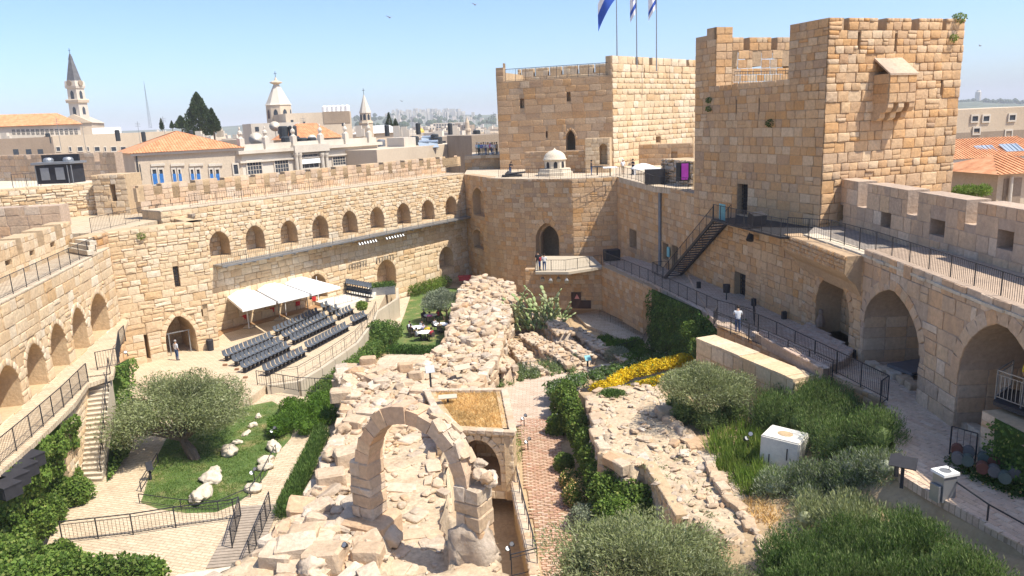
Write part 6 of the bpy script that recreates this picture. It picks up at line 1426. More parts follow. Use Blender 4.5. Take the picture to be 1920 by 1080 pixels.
# rough pillar with ivy and the viewing platform on the right edge
pw = [P(1842, 770, 6.6), P(1960, 830, 6.6)]; W = Wall('ivy_pillar', XY(pw[0]), XY(pw[1]), 4.0, 6.6, 1.5); o = wb(W, 'rubble', 'mort', ch=.4, nobj=50, rubble=.4, boss=.3, tilt=.05); tag(o, 'rough stone pillar half covered with ivy at the right edge', 'wall')
ivy([(W.w(.7, 6.6, -.05), W.w(W.L, 6.6, -.05), W.w(W.L, 4.6, -.1), W.w(.9, 4.7, -.1))], 'ivy with yellow flecks on the rough pillar at the right edge', 'ivy_dark', dens=160, size=.13, lump=.25, mats2='lime', frac2=.25)
mb = MB(); mb.prism([XY(P(1862, 752, 6.9)), XY(P(1965, 790, 6.9)), XY(P(1965, 745, 6.9)), XY(P(1880, 725, 6.9))], 6.75, 6.9); o = mb.build('viewing_platform', [M['iron']]); tag(o, 'dark steel viewing platform at the right edge above the ivy', 'platform')
railing([P(1895, 728, 6.9), P(1866, 748, 6.9), P(1965, 785, 6.9)], 'grey steel railing round the viewing platform at the right edge', 1.15, sp=1.2, bal=.16, mat='steel', mid=True)
# things inside the arches
q_ = P(1690, 705, 4.6); m2 = MB(); m2.box((0, 0, .42), (2.3, 1.6, .16)); o = m2.build('dark_slab', [plain_mat('dark_slate', (.12, .12, .13), .6)], None, (q_.x + 1.0, q_.y + .4, 4.5), .3); tag(o, 'dark slate slab lying on low stones inside the middle arch', 'slab')
for i, (x, y) in enumerate(((1625, 690), (1645, 700), (1665, 708), (1685, 718), (1700, 728))): q_ = P(x, y, 4.5); o = link('kerb_block', BLOCK[i % 6], None, (q_.x + .3, q_.y, 4.62), (0, 0, 1.5), (.7, .6, .4)); tag(o, 'pale kerb block at the mouth of the middle arch, number %s from the stage' % ('one two three four five'.split()[i]), 'stone block', 'kerb blocks at the arch mouth')
q_ = P(1842, 745, 5.0); o = link('fallen_capital', BLOCK[3], None, (q_.x + .7, q_.y, 5.2), (.5, .25, .6), (1.9, 1.5, .9)); tag(o, 'large pale fallen block tilted inside the nearest arch', 'stone block')
for i, (x, y) in enumerate(((1800, 800), (1822, 812), (1845, 822))): q_ = P(x, y, 4.5); o = link('threshold_block', BLOCK[i], None, (q_.x + .2, q_.y, 4.6), (0, 0, 1.6), (.9, .5, .35)); tag(o, 'long threshold block at the nearest arch, %s' % ('closest to its pier', 'in the middle', 'farthest from its pier')[i], 'stone block', 'threshold blocks of the nearest arch')
q_ = P(1538, 612, 5.0); m2 = MB(); m2.lathe((0, 0, 0), [(.25, 0), (.3, .3), (.2, .6), (.12, .75), (.15, .9), (.1, 1.05)], 8); o = m2.build('broken_statue', [plain_mat('brown_stone', (.22, .16, .12), .9)], None, q_); tag(o, 'small dark broken statue at the foot of the tall niche', 'statue')
for x, y, l in ((1362, 562, 'dark litter bin on a post beside the barred door'),): q_ = P(x, y, 4.5); m2 = MB(); m2.tube((0, 0, 0), (0, 0, .6), .04, .04, 6); m2.tube((0, 0, .55), (0, 0, 1.15), .24, .26, 10); o = m2.build('litter_bin', [M['dark']], None, q_); tag(o, l, 'bin')
for x, y, l in ((1413, 573, 'small dark floor lamp by the barred door'), (1470, 598, 'small dark floor lamp near the tall niche'), (1605, 672, 'dark floor box at the corner of the brick stage'), (1310, 540, 'dark floor lamp under the metal stairs')): q_ = P(x, y, 4.5); m2 = MB(); m2.box((0, 0, .25), (.3, .25, .5)); o = m2.build('floor_lamp', [M['dark']], None, q_); tag(o, l, 'lamp')
for x, y, l in ((1680, 450, 'dark loudspeaker box on the upper walk, nearer of two'), (1826, 485, 'dark loudspeaker box on the upper walk, close to the right edge')): q_ = P(x, y, zE + .08); m2 = MB(); m2.box((0, 0, .35), (.5, .5, .7)); o = m2.build('walk_speaker', [M['dark']], None, q_); tag(o, l, 'speaker')
q_ = P(1419, 420, zE + .3); m2 = MB(); m2.box((0, 0, .35), (1.0, .7, .75), .3, 0, .3); o = m2.build('stage_lamp_box', [M['dark']], None, q_); tag(o, 'dark lamp box fixed on the landing railing outside the tower door', 'lamp')
q_ = hit(1408, 443, WK.a + nK * .5, WK.b + nK * .5); m2 = MB(); m2.tube((0, .4, .2), (0, 0, .1), .03); m2.tube((0, 0, .1), (-.15, -.2, -.25), .2, .26, 10); o = m2.build('wall_floodlight', [M['dark']], None, q_); tag(o, 'dark floodlight hanging on the wall below the landing', 'lamp')
# drainpipe and teal box
b = WC.px(1240, 500); m2 = MB(); m2.path([WC.w(b[0], 4.0, -.15), WC.w(b[0], WC.px(1240, 375)[1], -.15), WC.w(b[0] + .15, WC.px(1240, 352)[1], -.2), WC.w(b[0], 11.3, -.15)], .16, 8); o = m2.build('drainpipe', [plain_mat('zinc', (.20, .22, .25), .5, .4)]); tag(o, 'thick grey zinc drainpipe down the court wall', 'pipe')
k = barred(WC, *[WC.px(1244, 454)[0], WC.px(1254, 454)[0]], WC.px(1250, 489)[1], WC.px(1250, 455)[1], None, 'barred_window'); tag(k, 'dark barred opening left of the doorway at the stair foot', 'window')
k = barred(WC, *[WC.px(1261, 459)[0], WC.px(1271, 459)[0]], WC.px(1265, 503)[1], WC.px(1265, 461)[1], None, 'barred_door'); tag(k, 'dark doorway at the foot of the metal stairs', 'door')
q_ = WC.w(WC.px(1257, 472)[0], WC.px(1257, 472)[1], -.2); m2 = MB(); m2.box((0, 0, 0), (.5, .1, .9), WC.ang); o = m2.build('notice_board', [M['teal']], None, q_); tag(o, 'small teal notice between the two openings on the court wall', 'sign')
q_ = hit(1354, 398, WK.a + nK * 1.2, WK.b + nK * 1.2); m2 = MB(); m2.box((0, 0, 0), (.9, .06, 1.2), WK.ang); o = m2.build('stair_notice', [M['teal']], None, q_); tag(o, 'teal notice panel at the top of the metal stairs', 'sign')
q_ = P(1147, 488, 3.3); m2 = MB(); m2.box((0, 0, .6), (1.6, .9, 1.1), .2); m2.box((.1, -.5, .9), (.9, .2, .5), .2); o = m2.build('equipment_box', [M['dark']], None, q_); tag(o, 'dark covered equipment box in the corner of the balcony', 'box')
for i in range(4): q_ = P(1017 + i * 15, 520 + (i % 2) * 3, 2.6); m2 = MB(); m2.tube((0, 0, .5), (0, 0, .15), .02); m2.tube((0, 0, .1), (0, -.25, -.1), .17, .24, 10, 0); o = m2.build('balcony_spotlight', [M['steel']], None, (q_.x, q_.y, 2.45)); tag(o, '%s silver spotlight hanging under the balcony' % ('leftmost', 'second', 'third', 'rightmost')[i], 'lamp', 'spotlights under the balcony')
q_ = P(1214, 622, ZG + .2); m2 = MB(); m2.box((0, 0, 2.1), (1.0, .12, 4.2)); o = m2.build('metal_door', [plain_mat('grey_door', (.17, .16, .16), .6)], None, P(1214, 622, ZG + .2), -.5); tag(o, 'tall grey metal door beside the ivy wall', 'door')
W = Wall('door_pier', P(1206, 531, 3.5), P(1226, 540, 3.6), 1.9, 3.5, .8); o = wb(W, 'tan', 'mort_tan', nobj=6); tag(o, 'stone lintel over the grey metal door', 'wall')
# terrace things
q_ = P(960, 331, 11.5); m2 = MB(); m2.box((0, 0, .12), (2.4, 1.1, .2)); m2.tube((-.8, -.3, .3), (1.6, .2, .45), .16, .1, 8); m2.lathe((-.4, .5, .35), [(.1, -.3), (.32, -.1), (.32, .1), (.1, .3)], 8); o = m2.build('model_cannon', [M['dark']], None, q_); tag(o, 'dark bronze cannon display on the terrace edge', 'sculpture')
sign(P(1120, 328, 11.5), 'dark viewing table on the terrace beside a visitor', .1, .9, 1.3, 'dark', .15); sign(P(1144, 330, 11.5), 'white viewing table in the middle of the terrace', .1, .9, 1.6, 'white', .2)
q_ = P(1212, 326, 11.5); m2 = MB(); m2.box((0, 0, .55), (3.0, 1.6, .12)); m2.lathe((-.4, 0, .6), [(1.2, 0), (1.0, .25), (.5, .5), (.1, .6)], 10, 0, 1.2, .7); [m2.box((x, y, .25), (.2, .2, .5)) for x in (-1.4, 1.4) for y in (-.7, .7)]; o = m2.build('relief_model', [M['white']], None, q_); tag(o, 'white relief model on a table on the terrace', 'model')
q_ = P(1228, 345, 11.5); m2 = MB(); m2.box((0, 0, .7), (1.8, .9, 1.4)); o = m2.build('dark_cabinet', [M['dark']], None, q_); tag(o, 'dark cabinet at the terrace corner near the square tower', 'cabinet')
W = Wall('rubble_bank', P(1242, 342, 11.5), P(1300, 350, 11.5), 11.2, 14.5, 2.5); W.z1 = W.px(1270, 300)[1]; us, uf = sset('rubble', .5, .2); o = W.build(M['rubble'], M['mort'], us, uf, ch=.5, nobj=30, rubble=.5, gap=.06, proud=(.05, .25), tilt=.1); tag(o, 'ruinous rubble bank on the terrace against the square tower', 'wall')
M['magenta'] = plain_mat('magenta_banner', (.42, .05, .42), .7)
q_ = P(1281, 322, 13.0); m2 = MB(); m2.box((0, .1, 0), (1.2, .1, 1.6)); o = m2.build('banner_frame', [M['dark']], None, q_); tag(o, 'magenta banner in a dark frame beside the square tower', 'banner'); m2 = MB(); m2.box((.15, .02, 0), (.6, .06, 1.4)); m2.build('banner_cloth', [M['magenta']], o)
# red object and planter near the curtain wall
q_ = P(872, 526, ZG + .5); m2 = MB(); m2.box((0, 0, .3), (1.5, .8, .5)); m2.box((0, 0, .58), (1.7, .9, .08)); o = m2.build('red_cover', [plain_mat('red_cover', (.45, .05, .06), .6)], None, q_); tag(o, 'red covered box at the foot of the turret', 'box')
# ---------------------------------------------------------------- plaza: seats, parasols, tables
M['slate'] = plain_mat('slate_plastic', (.10, .112, .13), .5, 0, .1); M['brown'] = plain_mat('brown_block', (.30, .16, .09), .8)
def chair_proto():
    r = empty('audience_chair'); m2 = MB(); V = []; F = []
    prof = [(-.22, .42), (-.1, .40), (.08, .40), (.2, .44), (.25, .56), (.28, .72), (.30, .84)]
    def shell(seg):
        V = []; F = []
        for (y, z) in seg:
            for i in range(5): t = i / 4 - .5; V.append((t * .41, y - abs(t) * .08, z + abs(t) ** 2 * .22))
        n = len(seg)
        for j in range(n - 1):
            for i in range(4): F.append((j * 5 + i, j * 5 + i + 1, (j + 1) * 5 + i + 1, (j + 1) * 5 + i))
        k = len(V); V += [(x, y + .02, z - .025) for x, y, z in V]; F += [tuple(a + k for a in f)[::-1] for f in F]; return V, F
    for nm, seg in (('seat', prof[:4]), ('backrest', prof[3:])):
        V, F = shell(seg); b = MB(); b.add(V, F); b.build(nm, [M['slate']], r, (0, 0, 0), 0, True)
    b = MB(); b.box((0, .02, .2), (.08, .3, .38)); b.box((0, .02, .03), (.4, .34, .05)); b.build('base', [M['iron']], r); return r
ch0 = chair_proto(); first = True
def chair(p, rz, label):
    global first
    c = ch0 if first else copy_tree(ch0); first = False; c.location = p; c.rotation_euler = (0, 0, rz); tag(c, label, 'chair', 'audience chairs on the plaza')
ORD = 'first second third fourth fifth sixth seventh eighth ninth tenth eleventh twelfth thirteenth'.split()
rows = [((426, 676), (510, 640), 12, 'back row of the block nearest the gateway'), ((444, 686), (526, 650), 12, 'middle row of the block nearest the gateway'), ((460, 698), (541, 659), 12, 'front row of the block nearest the gateway'),
        ((520, 629), (597, 593), 13, 'back row of the block nearest the parasols'), ((536, 639), (612, 600), 13, 'middle row of the block nearest the parasols'), ((552, 646), (627, 610), 13, 'front row of the block nearest the parasols'),
        ((502, 704), (570, 669), 10, 'lowest row beside the ramp'), ((580, 659), (651, 621), 13, 'lowest row along the concrete wall railing'), ((608, 583), (616, 580), 2, 'pair standing off behind the rows'), ((620, 592), (634, 586), 3, 'group of three beyond the aisle'), ((636, 600), (660, 588), 5, 'short row of five at the far end'), ((664, 610), (686, 599), 5, 'short far row by the potted plant')]
for (a, b, k, l) in rows:
    pa, pb = P(*a, .02), P(*b, .02); an = math.atan2(pb.y - pa.y, pb.x - pa.x); fx = MB(); fx.box((0, 0, .04), ((pb - pa).length + .6, .5, .06)); 
    for i in range(k): chair(pa.lerp(pb, i / max(1, k - 1)), an + rad(4) * RN.uniform(-1, 1), ORD[i] + ' dark seat from the gateway end, ' + l)
for i, (x, y) in enumerate(((424, 682), (446, 690), (462, 705), (521, 634), (538, 646), (553, 655), (505, 648), (541, 668), (627, 612), (670, 592))): q_ = P(x, y, .0); m2 = MB(); m2.box((0, 0, .07), (.3, .2, .14)); o = m2.build('seat_block', [M['brown']], None, q_ + Vector((.1, -.5, 0))); tag(o, ORD[i] + ' small brown wooden block under a chair row, counted from the gateway', 'block', 'wooden blocks under the chair rows')
# deck and parasols
zu = 3.0
dk = pixpoly([(400, 640), (418, 626), (605, 576), (700, 548), (640, 520), (410, 575)], 0.0); mb = MB(); mb.prism(dk, -.3, .05); o = mb.build('deck', [M['deck']]); o['kind'] = 'structure'
us_ = [P(411, 547, zu), P(452, 581, zu), P(640, 537, zu), P(560, 516, zu)]
def bil(s, t): return us_[0].lerp(us_[3], s).lerp(us_[1].lerp(us_[2], s), t)
for i, l in enumerate(('nearest of three white square parasols, by the bastion', 'middle of three white square parasols', 'farthest of three white square parasols')):
    c4 = [bil(i / 3 + .012, 0), bil((i + 1) / 3 - .012, 0), bil((i + 1) / 3 - .012, 1), bil(i / 3 + .012, 1)]; c = sum(c4, Vector()) / 4; r = empty('parasol', (c.x, c.y, .05)); tag(r, l, 'parasol', 'white parasols over the cafe deck')
    V = [tuple(p - r.location + Vector((0, 0, RN.uniform(-.03, .05)))) for p in c4] + [(0, 0, zu + .55)]; mids = [((Vector(V[k]) + Vector(V[(k + 1) % 4])) / 2) + Vector((0, 0, .0)) for k in range(4)]
    fs = [(k, (k + 1) % 4, 4) for k in range(4)]; m2 = MB(); m2.add(V, fs); m2.add([(a[0], a[1], a[2] - .22) for a in V[:4]] + V[:4], [(k, (k + 1) % 4, 4 + (k + 1) % 4, 4 + k) for k in range(4)]); m2.build('canopy', [M['white']], r)
    m2 = MB(); m2.tube((0, 0, 0), (0, 0, zu + .5), .05, .05, 8); m2.build('pole', [M['steel']], r); m2 = MB(); m2.box((0, 0, .06), (.9, .9, .12)); m2.build('foot', [M['concrete']], r)
    for k in range(4): m2 = MB(); m2.tube((0, 0, zu + .45), Vector(V[k]) * .98 - Vector((0, 0, .05)), .02, .02, 4); m2.build('rib', [M['steel']], r)
for i, (x, y) in enumerate(((467, 616), (537, 592), (598, 570), (430, 593), (500, 575), (562, 555))): q_ = P(x, y, .05); m2 = MB(); m2.tube((0, 0, 0), (0, 0, 2.95), .045, .045, 8); o = m2.build('awning_post', [M['white']], None, q_); tag(o, ('nearest front', 'middle front', 'farthest front', 'nearest back', 'middle back', 'farthest back')[i] + ' white post holding the parasol edge', 'post', 'white posts along the parasols')
M['redseat'] = plain_mat('red_plastic', (.55, .03, .03), .5); M['tabletop'] = plain_mat('dark_tabletop', (.10, .08, .07), .5)
def cafe_chair_proto(mat, name):
    r = empty(name); b = MB(); b.box((0, 0, .45), (.44, .44, .04)); b.build('seat', [M[mat]], r); b = MB(); b.box((0, .2, .7), (.44, .04, .4), 0, 0, -.15); b.build('backrest', [M[mat]], r)
    for sx in (-1, 1):
        for sy in (-1, 1): b = MB(); b.tube((sx * .2, sy * .2, .44), (sx * .22, sy * .22, 0), .016, .016, 4); b.build('leg', [M['iron']], r)
    return r
cr_, cd_ = cafe_chair_proto('redseat', 'cafe_chair'), cafe_chair_proto('tabletop', 'cafe_chair'); f1 = f2 = True
def table_proto():
    r = empty('cafe_table'); b = MB(); b.box((0, 0, .74), (.9, .9, .04)); b.build('tabletop', [M['tabletop']], r); b = MB(); b.tube((0, 0, 0), (0, 0, .73), .04, .04, 6); b.box((0, 0, .02), (.5, .5, .04)); b.build('pedestal', [M['iron']], r); return r
tb0 = table_proto(); ft_ = True
tabs = [(453, 604, 'nearest front table'), (505, 590, 'second front table'), (553, 578, 'third front table'), (583, 569, 'far front table'), (432, 588, 'table behind the nearest post'), (478, 575, 'table in the middle under the canopy'), (520, 563, 'shaded table under the middle parasol'), (555, 553, 'shaded table at the back'), (420, 600, 'table tucked against the bastion')]
for i, (x, y, l) in enumerate(tabs):
    q_ = P(x, y, .06); t = tb0 if ft_ else copy_tree(tb0); ft_ = False; t.location = q_; t.rotation_euler = (0, 0, .65); tag(t, 'dark square cafe table, the ' + l, 'table', 'cafe tables under the parasols')
    red = i in (0, 1, 2, 3, 8)
    for k in range(4):
        a = .65 + k * math.pi / 2; p = q_ + Vector((math.sin(a), -math.cos(a), 0)) * .75; isr = red and k == 0
        if isr: c = cr_ if f1 else copy_tree(cr_); f1 = False
        else: c = cd_ if f2 else copy_tree(cd_); f2 = False
        c.location = p; c.rotation_euler = (0, 0, a + math.pi); tag(c, ('bright red' if isr else 'dark') + ' cafe chair on the %s side of the ' % ('front', 'right', 'back', 'left')[k] + l, 'chair', 'cafe chairs under the parasols')
# raised white corner, stacked chairs, planter
mb = MB(); mb.prism(pixpoly([(575, 560), (632, 578), (702, 553), (715, 530), (640, 530)], .4), -.2, .4); o = mb.build('white_platform', [M['whitestone']]); tag(o, 'bright white raised platform beside the parasols', 'platform')
for i in range(13):
    q_ = P(640 + i * 4.6, 548 + i * .9, .4); 
    for j in range(2): c = copy_tree(ch0); c.location = q_ + Vector((0, 0, .75 * j)); c.rotation_euler = (0, 0, .2); tag(c, ORD[i] + ' stored dark chair from the parasol end, %s tier on the white platform' % ('lower', 'upper')[j], 'chair', 'stored chairs by the curtain wall')
q_ = P(718, 548, .2); pt_ = MB(); pt_.box((0, 0, .2), (2.6, .9, .9), .3); o = pt_.build('planter_box', [M['steel']], None, q_); tag(o, 'grey planter box between the plaza and the garden path', 'planter')
bush(q_, [((q_.x + (i - 2) * .5, q_.y + (i - 2) * .15, .95), (.5, .5, .5)) for i in range(5)], 'feathery green hedge growing in the grey planter box', 'hedge', 3000, .18, .25, up=.9)
q_ = P(680, 590, 0); bush(q_, [((q_.x, q_.y, .9), (.6, .6, .5))], 'small bright potted plant at the far end of the seats', 'lime', 700, .2, .5)
# lamp bars under the gallery
for x0_, x1_, l in ((655, 686, 'row of small floodlights under the gallery, nearer one'), (707, 738, 'row of small floodlights under the gallery, farther one')):
    a_, b_ = WA.px(x0_, 455)[0], WA.px(x1_, 450)[0]; r = empty('lamp_bar', WA.w((a_ + b_) / 2, zg - .45, -1.5), WA.ang); tag(r, l, 'lamp'); m2 = MB(); m2.tube((-(b_ - a_) / 2, 0, 0), ((b_ - a_) / 2, 0, 0), .03, .03, 4); m2.build('bar', [M['iron']], r)
    for i in range(7): m2 = MB(); m2.tube((0, 0, -.05), (0, -.15, -.28), .09, .13, 8); m2.build('lamp_head', [M['steel']], r, ((i / 6 - .5) * (b_ - a_), 0, 0))
q_ = WB.w(WB.px(390, 645)[0], 0.0, -.5); m2 = MB(); m2.lathe((0, 0, 0), [(.26, 0), (.3, .9), (.27, .95)], 12); o = m2.build('litter_bin', [M['dark']], None, (q_.x, q_.y, .0)); tag(o, 'dark round litter bin beside the arched gateway', 'bin')
q_ = hit(219, 583, BL2, BL); m2 = MB(); m2.box((0, 0, 0), (.9, .12, 1.0), W2.ang if False else math.atan2(BL[1] - BL2[1], BL[0] - BL2[0])); o = m2.build('white_plaque', [M['white']], None, (q_.x - .1, q_.y - .12, q_.z)); tag(o, 'white plaque on the shaded side of the bastion', 'sign')
print('objects done', len(bpy.data.objects))
# ---------------------------------------------------------------- the town beyond the walls
M['town'] = stone_mat('town_stone', [(.55, .45, .33), (.60, .50, .38), (.52, .42, .30)], (.36, .28, .2), .35, .15, .3, .1)
M['town_pale'] = stone_mat('pale_plaster', [(.58, .52, .43), (.61, .55, .46)], (.40, .33, .26), .4, .12, .3, .15)
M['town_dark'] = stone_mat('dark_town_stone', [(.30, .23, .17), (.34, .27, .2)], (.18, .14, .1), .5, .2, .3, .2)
M['glass'] = plain_mat('dark_glass', (.05, .06, .075), .15, 0, .2); M['blue'] = plain_mat('blue_shutter', (.04, .17, .45), .6, 0, .2); M['spire'] = plain_mat('spire_slate', (.13, .13, .135), .7, 0, .25, .6)
M['gold'] = plain_mat('gold_dome', (.62, .42, .07), .35, .3, .08); M['black'] = plain_mat('black_tank', (.04, .045, .05), .5); M['panelblue'] = plain_mat('solar_panel', (.38, .44, .50), .25, .3, .1)
def tile_mat():
    m, t, b = new_mat('red_roof_tiles'); ge = N(t, 'ShaderNodeTexCoord'); n = noise(t, 1.2, 5, .7, ge.outputs['Object']); c = ramp(t, n.outputs[0], [((.42, .17, .08), .3), ((.58, .27, .13), .5), ((.66, .36, .2), .7)]).outputs[0]; t.links.new(c, b.inputs['Base Color']); return m
M['tile'] = tile_mat()
def at(x, y, Y): return D(x, y, Y)
def px_m(Y): return CAM_F / (Y * 1.02)
class Facade:
    """a building whose front runs between two places seen in the photograph"""
    def __init__(s, name, label, x0, Y0, x1, Y1, ytop, depth, mat, zb=-3.0, cat='building', group=None, ref=None):
        a, b = at(x0, ytop, Y0), at(x1, ytop, Y1); s.a, s.b = Vector((a.x, a.y)), Vector((b.x, b.y)); s.L = (s.b - s.a).length; s.u = (s.b - s.a).normalized(); s.ang = math.atan2(s.u.y, s.u.x); s.z1 = (a.z if ref is None else at(ref[0], ref[1], Y0).z); s.d = depth; s.zb = zb
        s.root = empty(name, (a.x, a.y, zb), s.ang); tag(s.root, label, cat, group); mb = MB(); mb.box((s.L / 2, depth / 2, (s.z1 - zb) / 2), (s.L, depth, s.z1 - zb)); s.wall = mb.build('wall', [M[mat]], s.root)
    def loc(s, x, y): h = hit(x, y, s.a, s.b); return ((Vector((h.x, h.y)) - s.a).dot(s.u), h.z - s.zb)
    def box(s, nm, x0, x1, z0, z1, y=-.05, d=.12, mat='glass', par=None):
        mb = MB(); mb.box(((x0 + x1) / 2, y, (z0 + z1) / 2), (x1 - x0, d, z1 - z0)); return mb.build(nm, [M[mat]], par or s.root)
    def win(s, px0, py0, px1, py1, mat='glass', frame=None, bars=0, sill=True):
        (x0, z1), (x1, z0) = s.loc(px0, py0), s.loc(px1, py1); 
        if x1 < x0: x0, x1 = x1, x0
        w_ = s.box('window', x0, x1, z0, z1, -.02, .08, mat)
        if frame:
            for k, (a, b, c, d) in enumerate(((x0 - .18, x1 + .18, z1, z1 + .25), (x0 - .18, x1 + .18, z0 - .22, z0), (x0 - .18, x0, z0, z1), (x1, x1 + .18, z0, z1))): s.box('frame', a, b, c, d, -.06, .2, frame, w_)
        if bars:
            mb = MB(); [mb.box((x0 + (x1 - x0) * i / bars, -.08, (z0 + z1) / 2), (.06, .04, z1 - z0)) for i in range(1, bars)]; [mb.box(((x0 + x1) / 2, -.08, z0 + (z1 - z0) * i / 3), (x1 - x0, .04, .06)) for i in range(1, 3)]; mb.build('glazing_bars', [M['town_pale']], w_)
        return w_
    def cornice(s, h=.4, out=.35, mat='town_pale', dz=0): return s.box('cornice', -out, s.L + out, s.z1 - s.zb - h + dz, s.z1 - s.zb + .02 + dz, -out / 2 + .02, out, mat)
    def hip(s, rise, over=.5, inset=None, mat='tile', z=None):
        z = (s.z1 - s.zb + .05) if z is None else z; ins = s.d / 2 if inset is None else inset; o = over; m2 = MB(); V = [(-o, -o, z), (s.L + o, -o, z), (s.L + o, s.d + o, z), (-o, s.d + o, z), (ins, s.d / 2, z + rise), (s.L - ins, s.d / 2, z + rise)]
        m2.add(V, [(0, 1, 5, 4), (1, 2, 5), (2, 3, 4, 5), (3, 0, 4), (3, 2, 1, 0)]); r = m2.build('roof', [M[mat]], s.root); k = MB(); n = int(s.L / .36)
        for i in range(n):
            x = -o + (s.L + 2 * o) * (i + .5) / n; t = min(1, max(0, (x + o) / (ins + o)), max(0, (s.L + o - x) / (ins + o))); k.tube((x, -o, z + .03), (x, -o + t * (s.d / 2 + o), z + .05 + rise * t), .05, .05, 4, 0, False)
        if k.v: q = k.build('tile_rows', [M[mat]], r); q['kind'] = 'stuff'
        return r
# red-roofed house with blue shutters
f = Facade('town_house', 'stone house with a red tiled hip roof and bright blue shutters', 250, 108, 452, 116, 288, 15, 'town_dark'); f.z1 = f.z1
f.wall.data.materials.clear(); f.wall.data.materials.append(M['town']); f.cornice(.35, .4); f.hip(VZ((f.a + f.u * f.L / 2 + Vector((-f.u.y, f.u.x)) * 7.5), 246) - f.z1 if True else 4, .6)
for x0, x1 in ((285, 296), (298, 308), (323, 331), (334, 341), (357, 365), (368, 377), (393, 401), (404, 413)): w_ = f.win(x0, 318, x1, 345, 'glass', 'town_pale'); (a, zt_), (b, z0_) = f.loc(x0, 326), f.loc(x1, 345); f.box('shutter', a, b if x0 < 300 else (a + b) / 2 + .25, z0_, zt_, -.14, .06, 'blue', w_)
f.win(261, 308, 267, 338, 'glass'); f.win(437, 309, 447, 326, 'glass', 'town_pale')
for x in (283, 320, 355, 391): (a, z_), (b, _) = f.loc(x, 312), f.loc(x + 26, 311); f.box('lintel', a, b, z_, z_ + .35, -.08, .25, 'town_pale')
m2 = MB(); m2.tube((.3, -.15, 0), (.3, -.15, f.z1 - f.zb), .09); m2.tube((9, -.15, 0), (9, -.15, 12.5), .08); m2.build('drainpipe', [M['black']], f.root)
# white neoclassical front
f = Facade('classical_building', 'pale classical building with paired columns and a row of finials', 450, 116, 708, 138, 283, 14, 'town_pale'); hW = f.z1 - f.zb; f.cornice(.5, .7); f.cornice(.25, .4, dz=-1.6); par = f.box('parapet', 0, f.L, hW, hW + .9, .3, .4, 'town_pale')
for p0, y0, p1, y1 in ((462, 304, 491, 325), (514, 301, 541, 322), (623, 295, 647, 308), (667, 291, 690, 304), (550, 292, 597, 313)): f.win(p0, y0, p1, y1, 'glass', 'town_pale', 5)
for i, px_ in enumerate((352, 383, 425, 453, 500, 552, 603, 650, 694)):
    t = f.loc(px_, 275)[0]; m2 = MB(); m2.box((t, .1, hW + .9), (.8, .8, 1.8)); m2.lathe((t, .1, hW + 1.8), [(.45, 0), (.3, .15), (.2, .3), (.38, .7), (.3, 1.0), (.08, 1.2), (.14, 1.5), (.03, 1.8)], 8); m2.build('finial', [M['town_pale']], f.root) if px_ > 449 else None
for px_ in (551, 558, 600, 608): x, z_ = f.loc(px_, 290); m2 = MB(); m2.lathe((x, -.5, 0), [(.34, 3), (.3, z_ - .5), (.42, z_), (.42, z_ + .3)], 10); m2.build('column', [M['town_pale']], f.root)
x0, z_ = f.loc(547, 287); x1, _ = f.loc(612, 283); f.box('entablature', x0, x1, z_, z_ + 1.2, -.4, 1.0, 'town_pale')
f.box('awning', f.loc(562, 300)[0], f.loc(597, 298)[0], f.loc(562, 308)[1], f.loc(562, 299)[1], -.3, .3, 'white')
# rooftops behind
f = Facade('roof_house', 'small house with two red tiled gables behind the finials', 555, 150, 640, 158, 262, 8, 'town'); f.hip(3.0, .4, 3)
f = Facade('cream_house', 'tall cream house with a brown shaded wall behind the finials', 535, 175, 658, 182, 213, 16, 'town'); f.win(545, 225, 551, 236); f.win(568, 228, 573, 240); f.win(640, 222, 644, 236)
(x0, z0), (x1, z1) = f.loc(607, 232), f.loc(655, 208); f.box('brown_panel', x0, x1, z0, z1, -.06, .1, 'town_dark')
for i in range(6): q_ = at(603 + i * 8.6, 206, 180); m2 = MB(); m2.lathe((0, 0, 0), [(.6, 0), (.62, 1.3), (.5, 1.5), (.1, 1.6)], 12); o = m2.build('water_tank', [M['white']], None, (q_.x, q_.y + 3, f.z1)); tag(o, ('leftmost', 'second', 'third', 'fourth', 'fifth', 'rightmost')[i] + ' white water tank in the row of six on the cream house', 'water tank', 'white water tanks in a row')
f = Facade('white_house', 'low white house with roof dishes beside the domed tower', 470, 165, 562, 170, 232, 10, 'town_pale'); f.win(478, 238, 486, 246); f.win(520, 240, 530, 250)
for x, y, Y, r, l in ((515, 238, 160, 1.1, 'large grey satellite dish beside the black tanks'), (585, 262, 148, .9, 'satellite dish in front of the red gables'), (480, 262, 145, 1.3, 'pale satellite dish at the left among the finials')):
    q_ = at(x, y, Y); m2 = MB(); m2.lathe((0, 0, 0), [(.05, 0), (r * .6, .1), (r, .35)], 14); V = m2.mesh('dish', [M['town_pale']], True); rt = empty('satellite_dish', q_); tag(rt, l, 'dish'); link('dish', V, rt, (0, 0, 0), (rad(70), 0, rad(20))); m2 = MB(); m2.tube((0, .1, 0), (0, .3, -3), .08); m2.build('mast', [M['steel']], rt)
for x, y, Y, h, l in ((532, 252, 150, 2.2, 'pair of tall black water tanks by the large dish'), (537, 268, 146, 1.8, 'low black tank among the finials'), (568, 268, 146, 1.6, 'black tank below the red gable')): q_ = at(x, y, Y); m2 = MB(); m2.lathe((0, 0, -.8), [(.9, 0), (.95, h), (.7, h + .2)], 12); m2.lathe((1.7, .3, -.8), [(.8, 0), (.85, h), (.6, h + .2)], 12); o = m2.build('black_tanks', [M['black']], None, q_); tag(o, l, 'water tank')
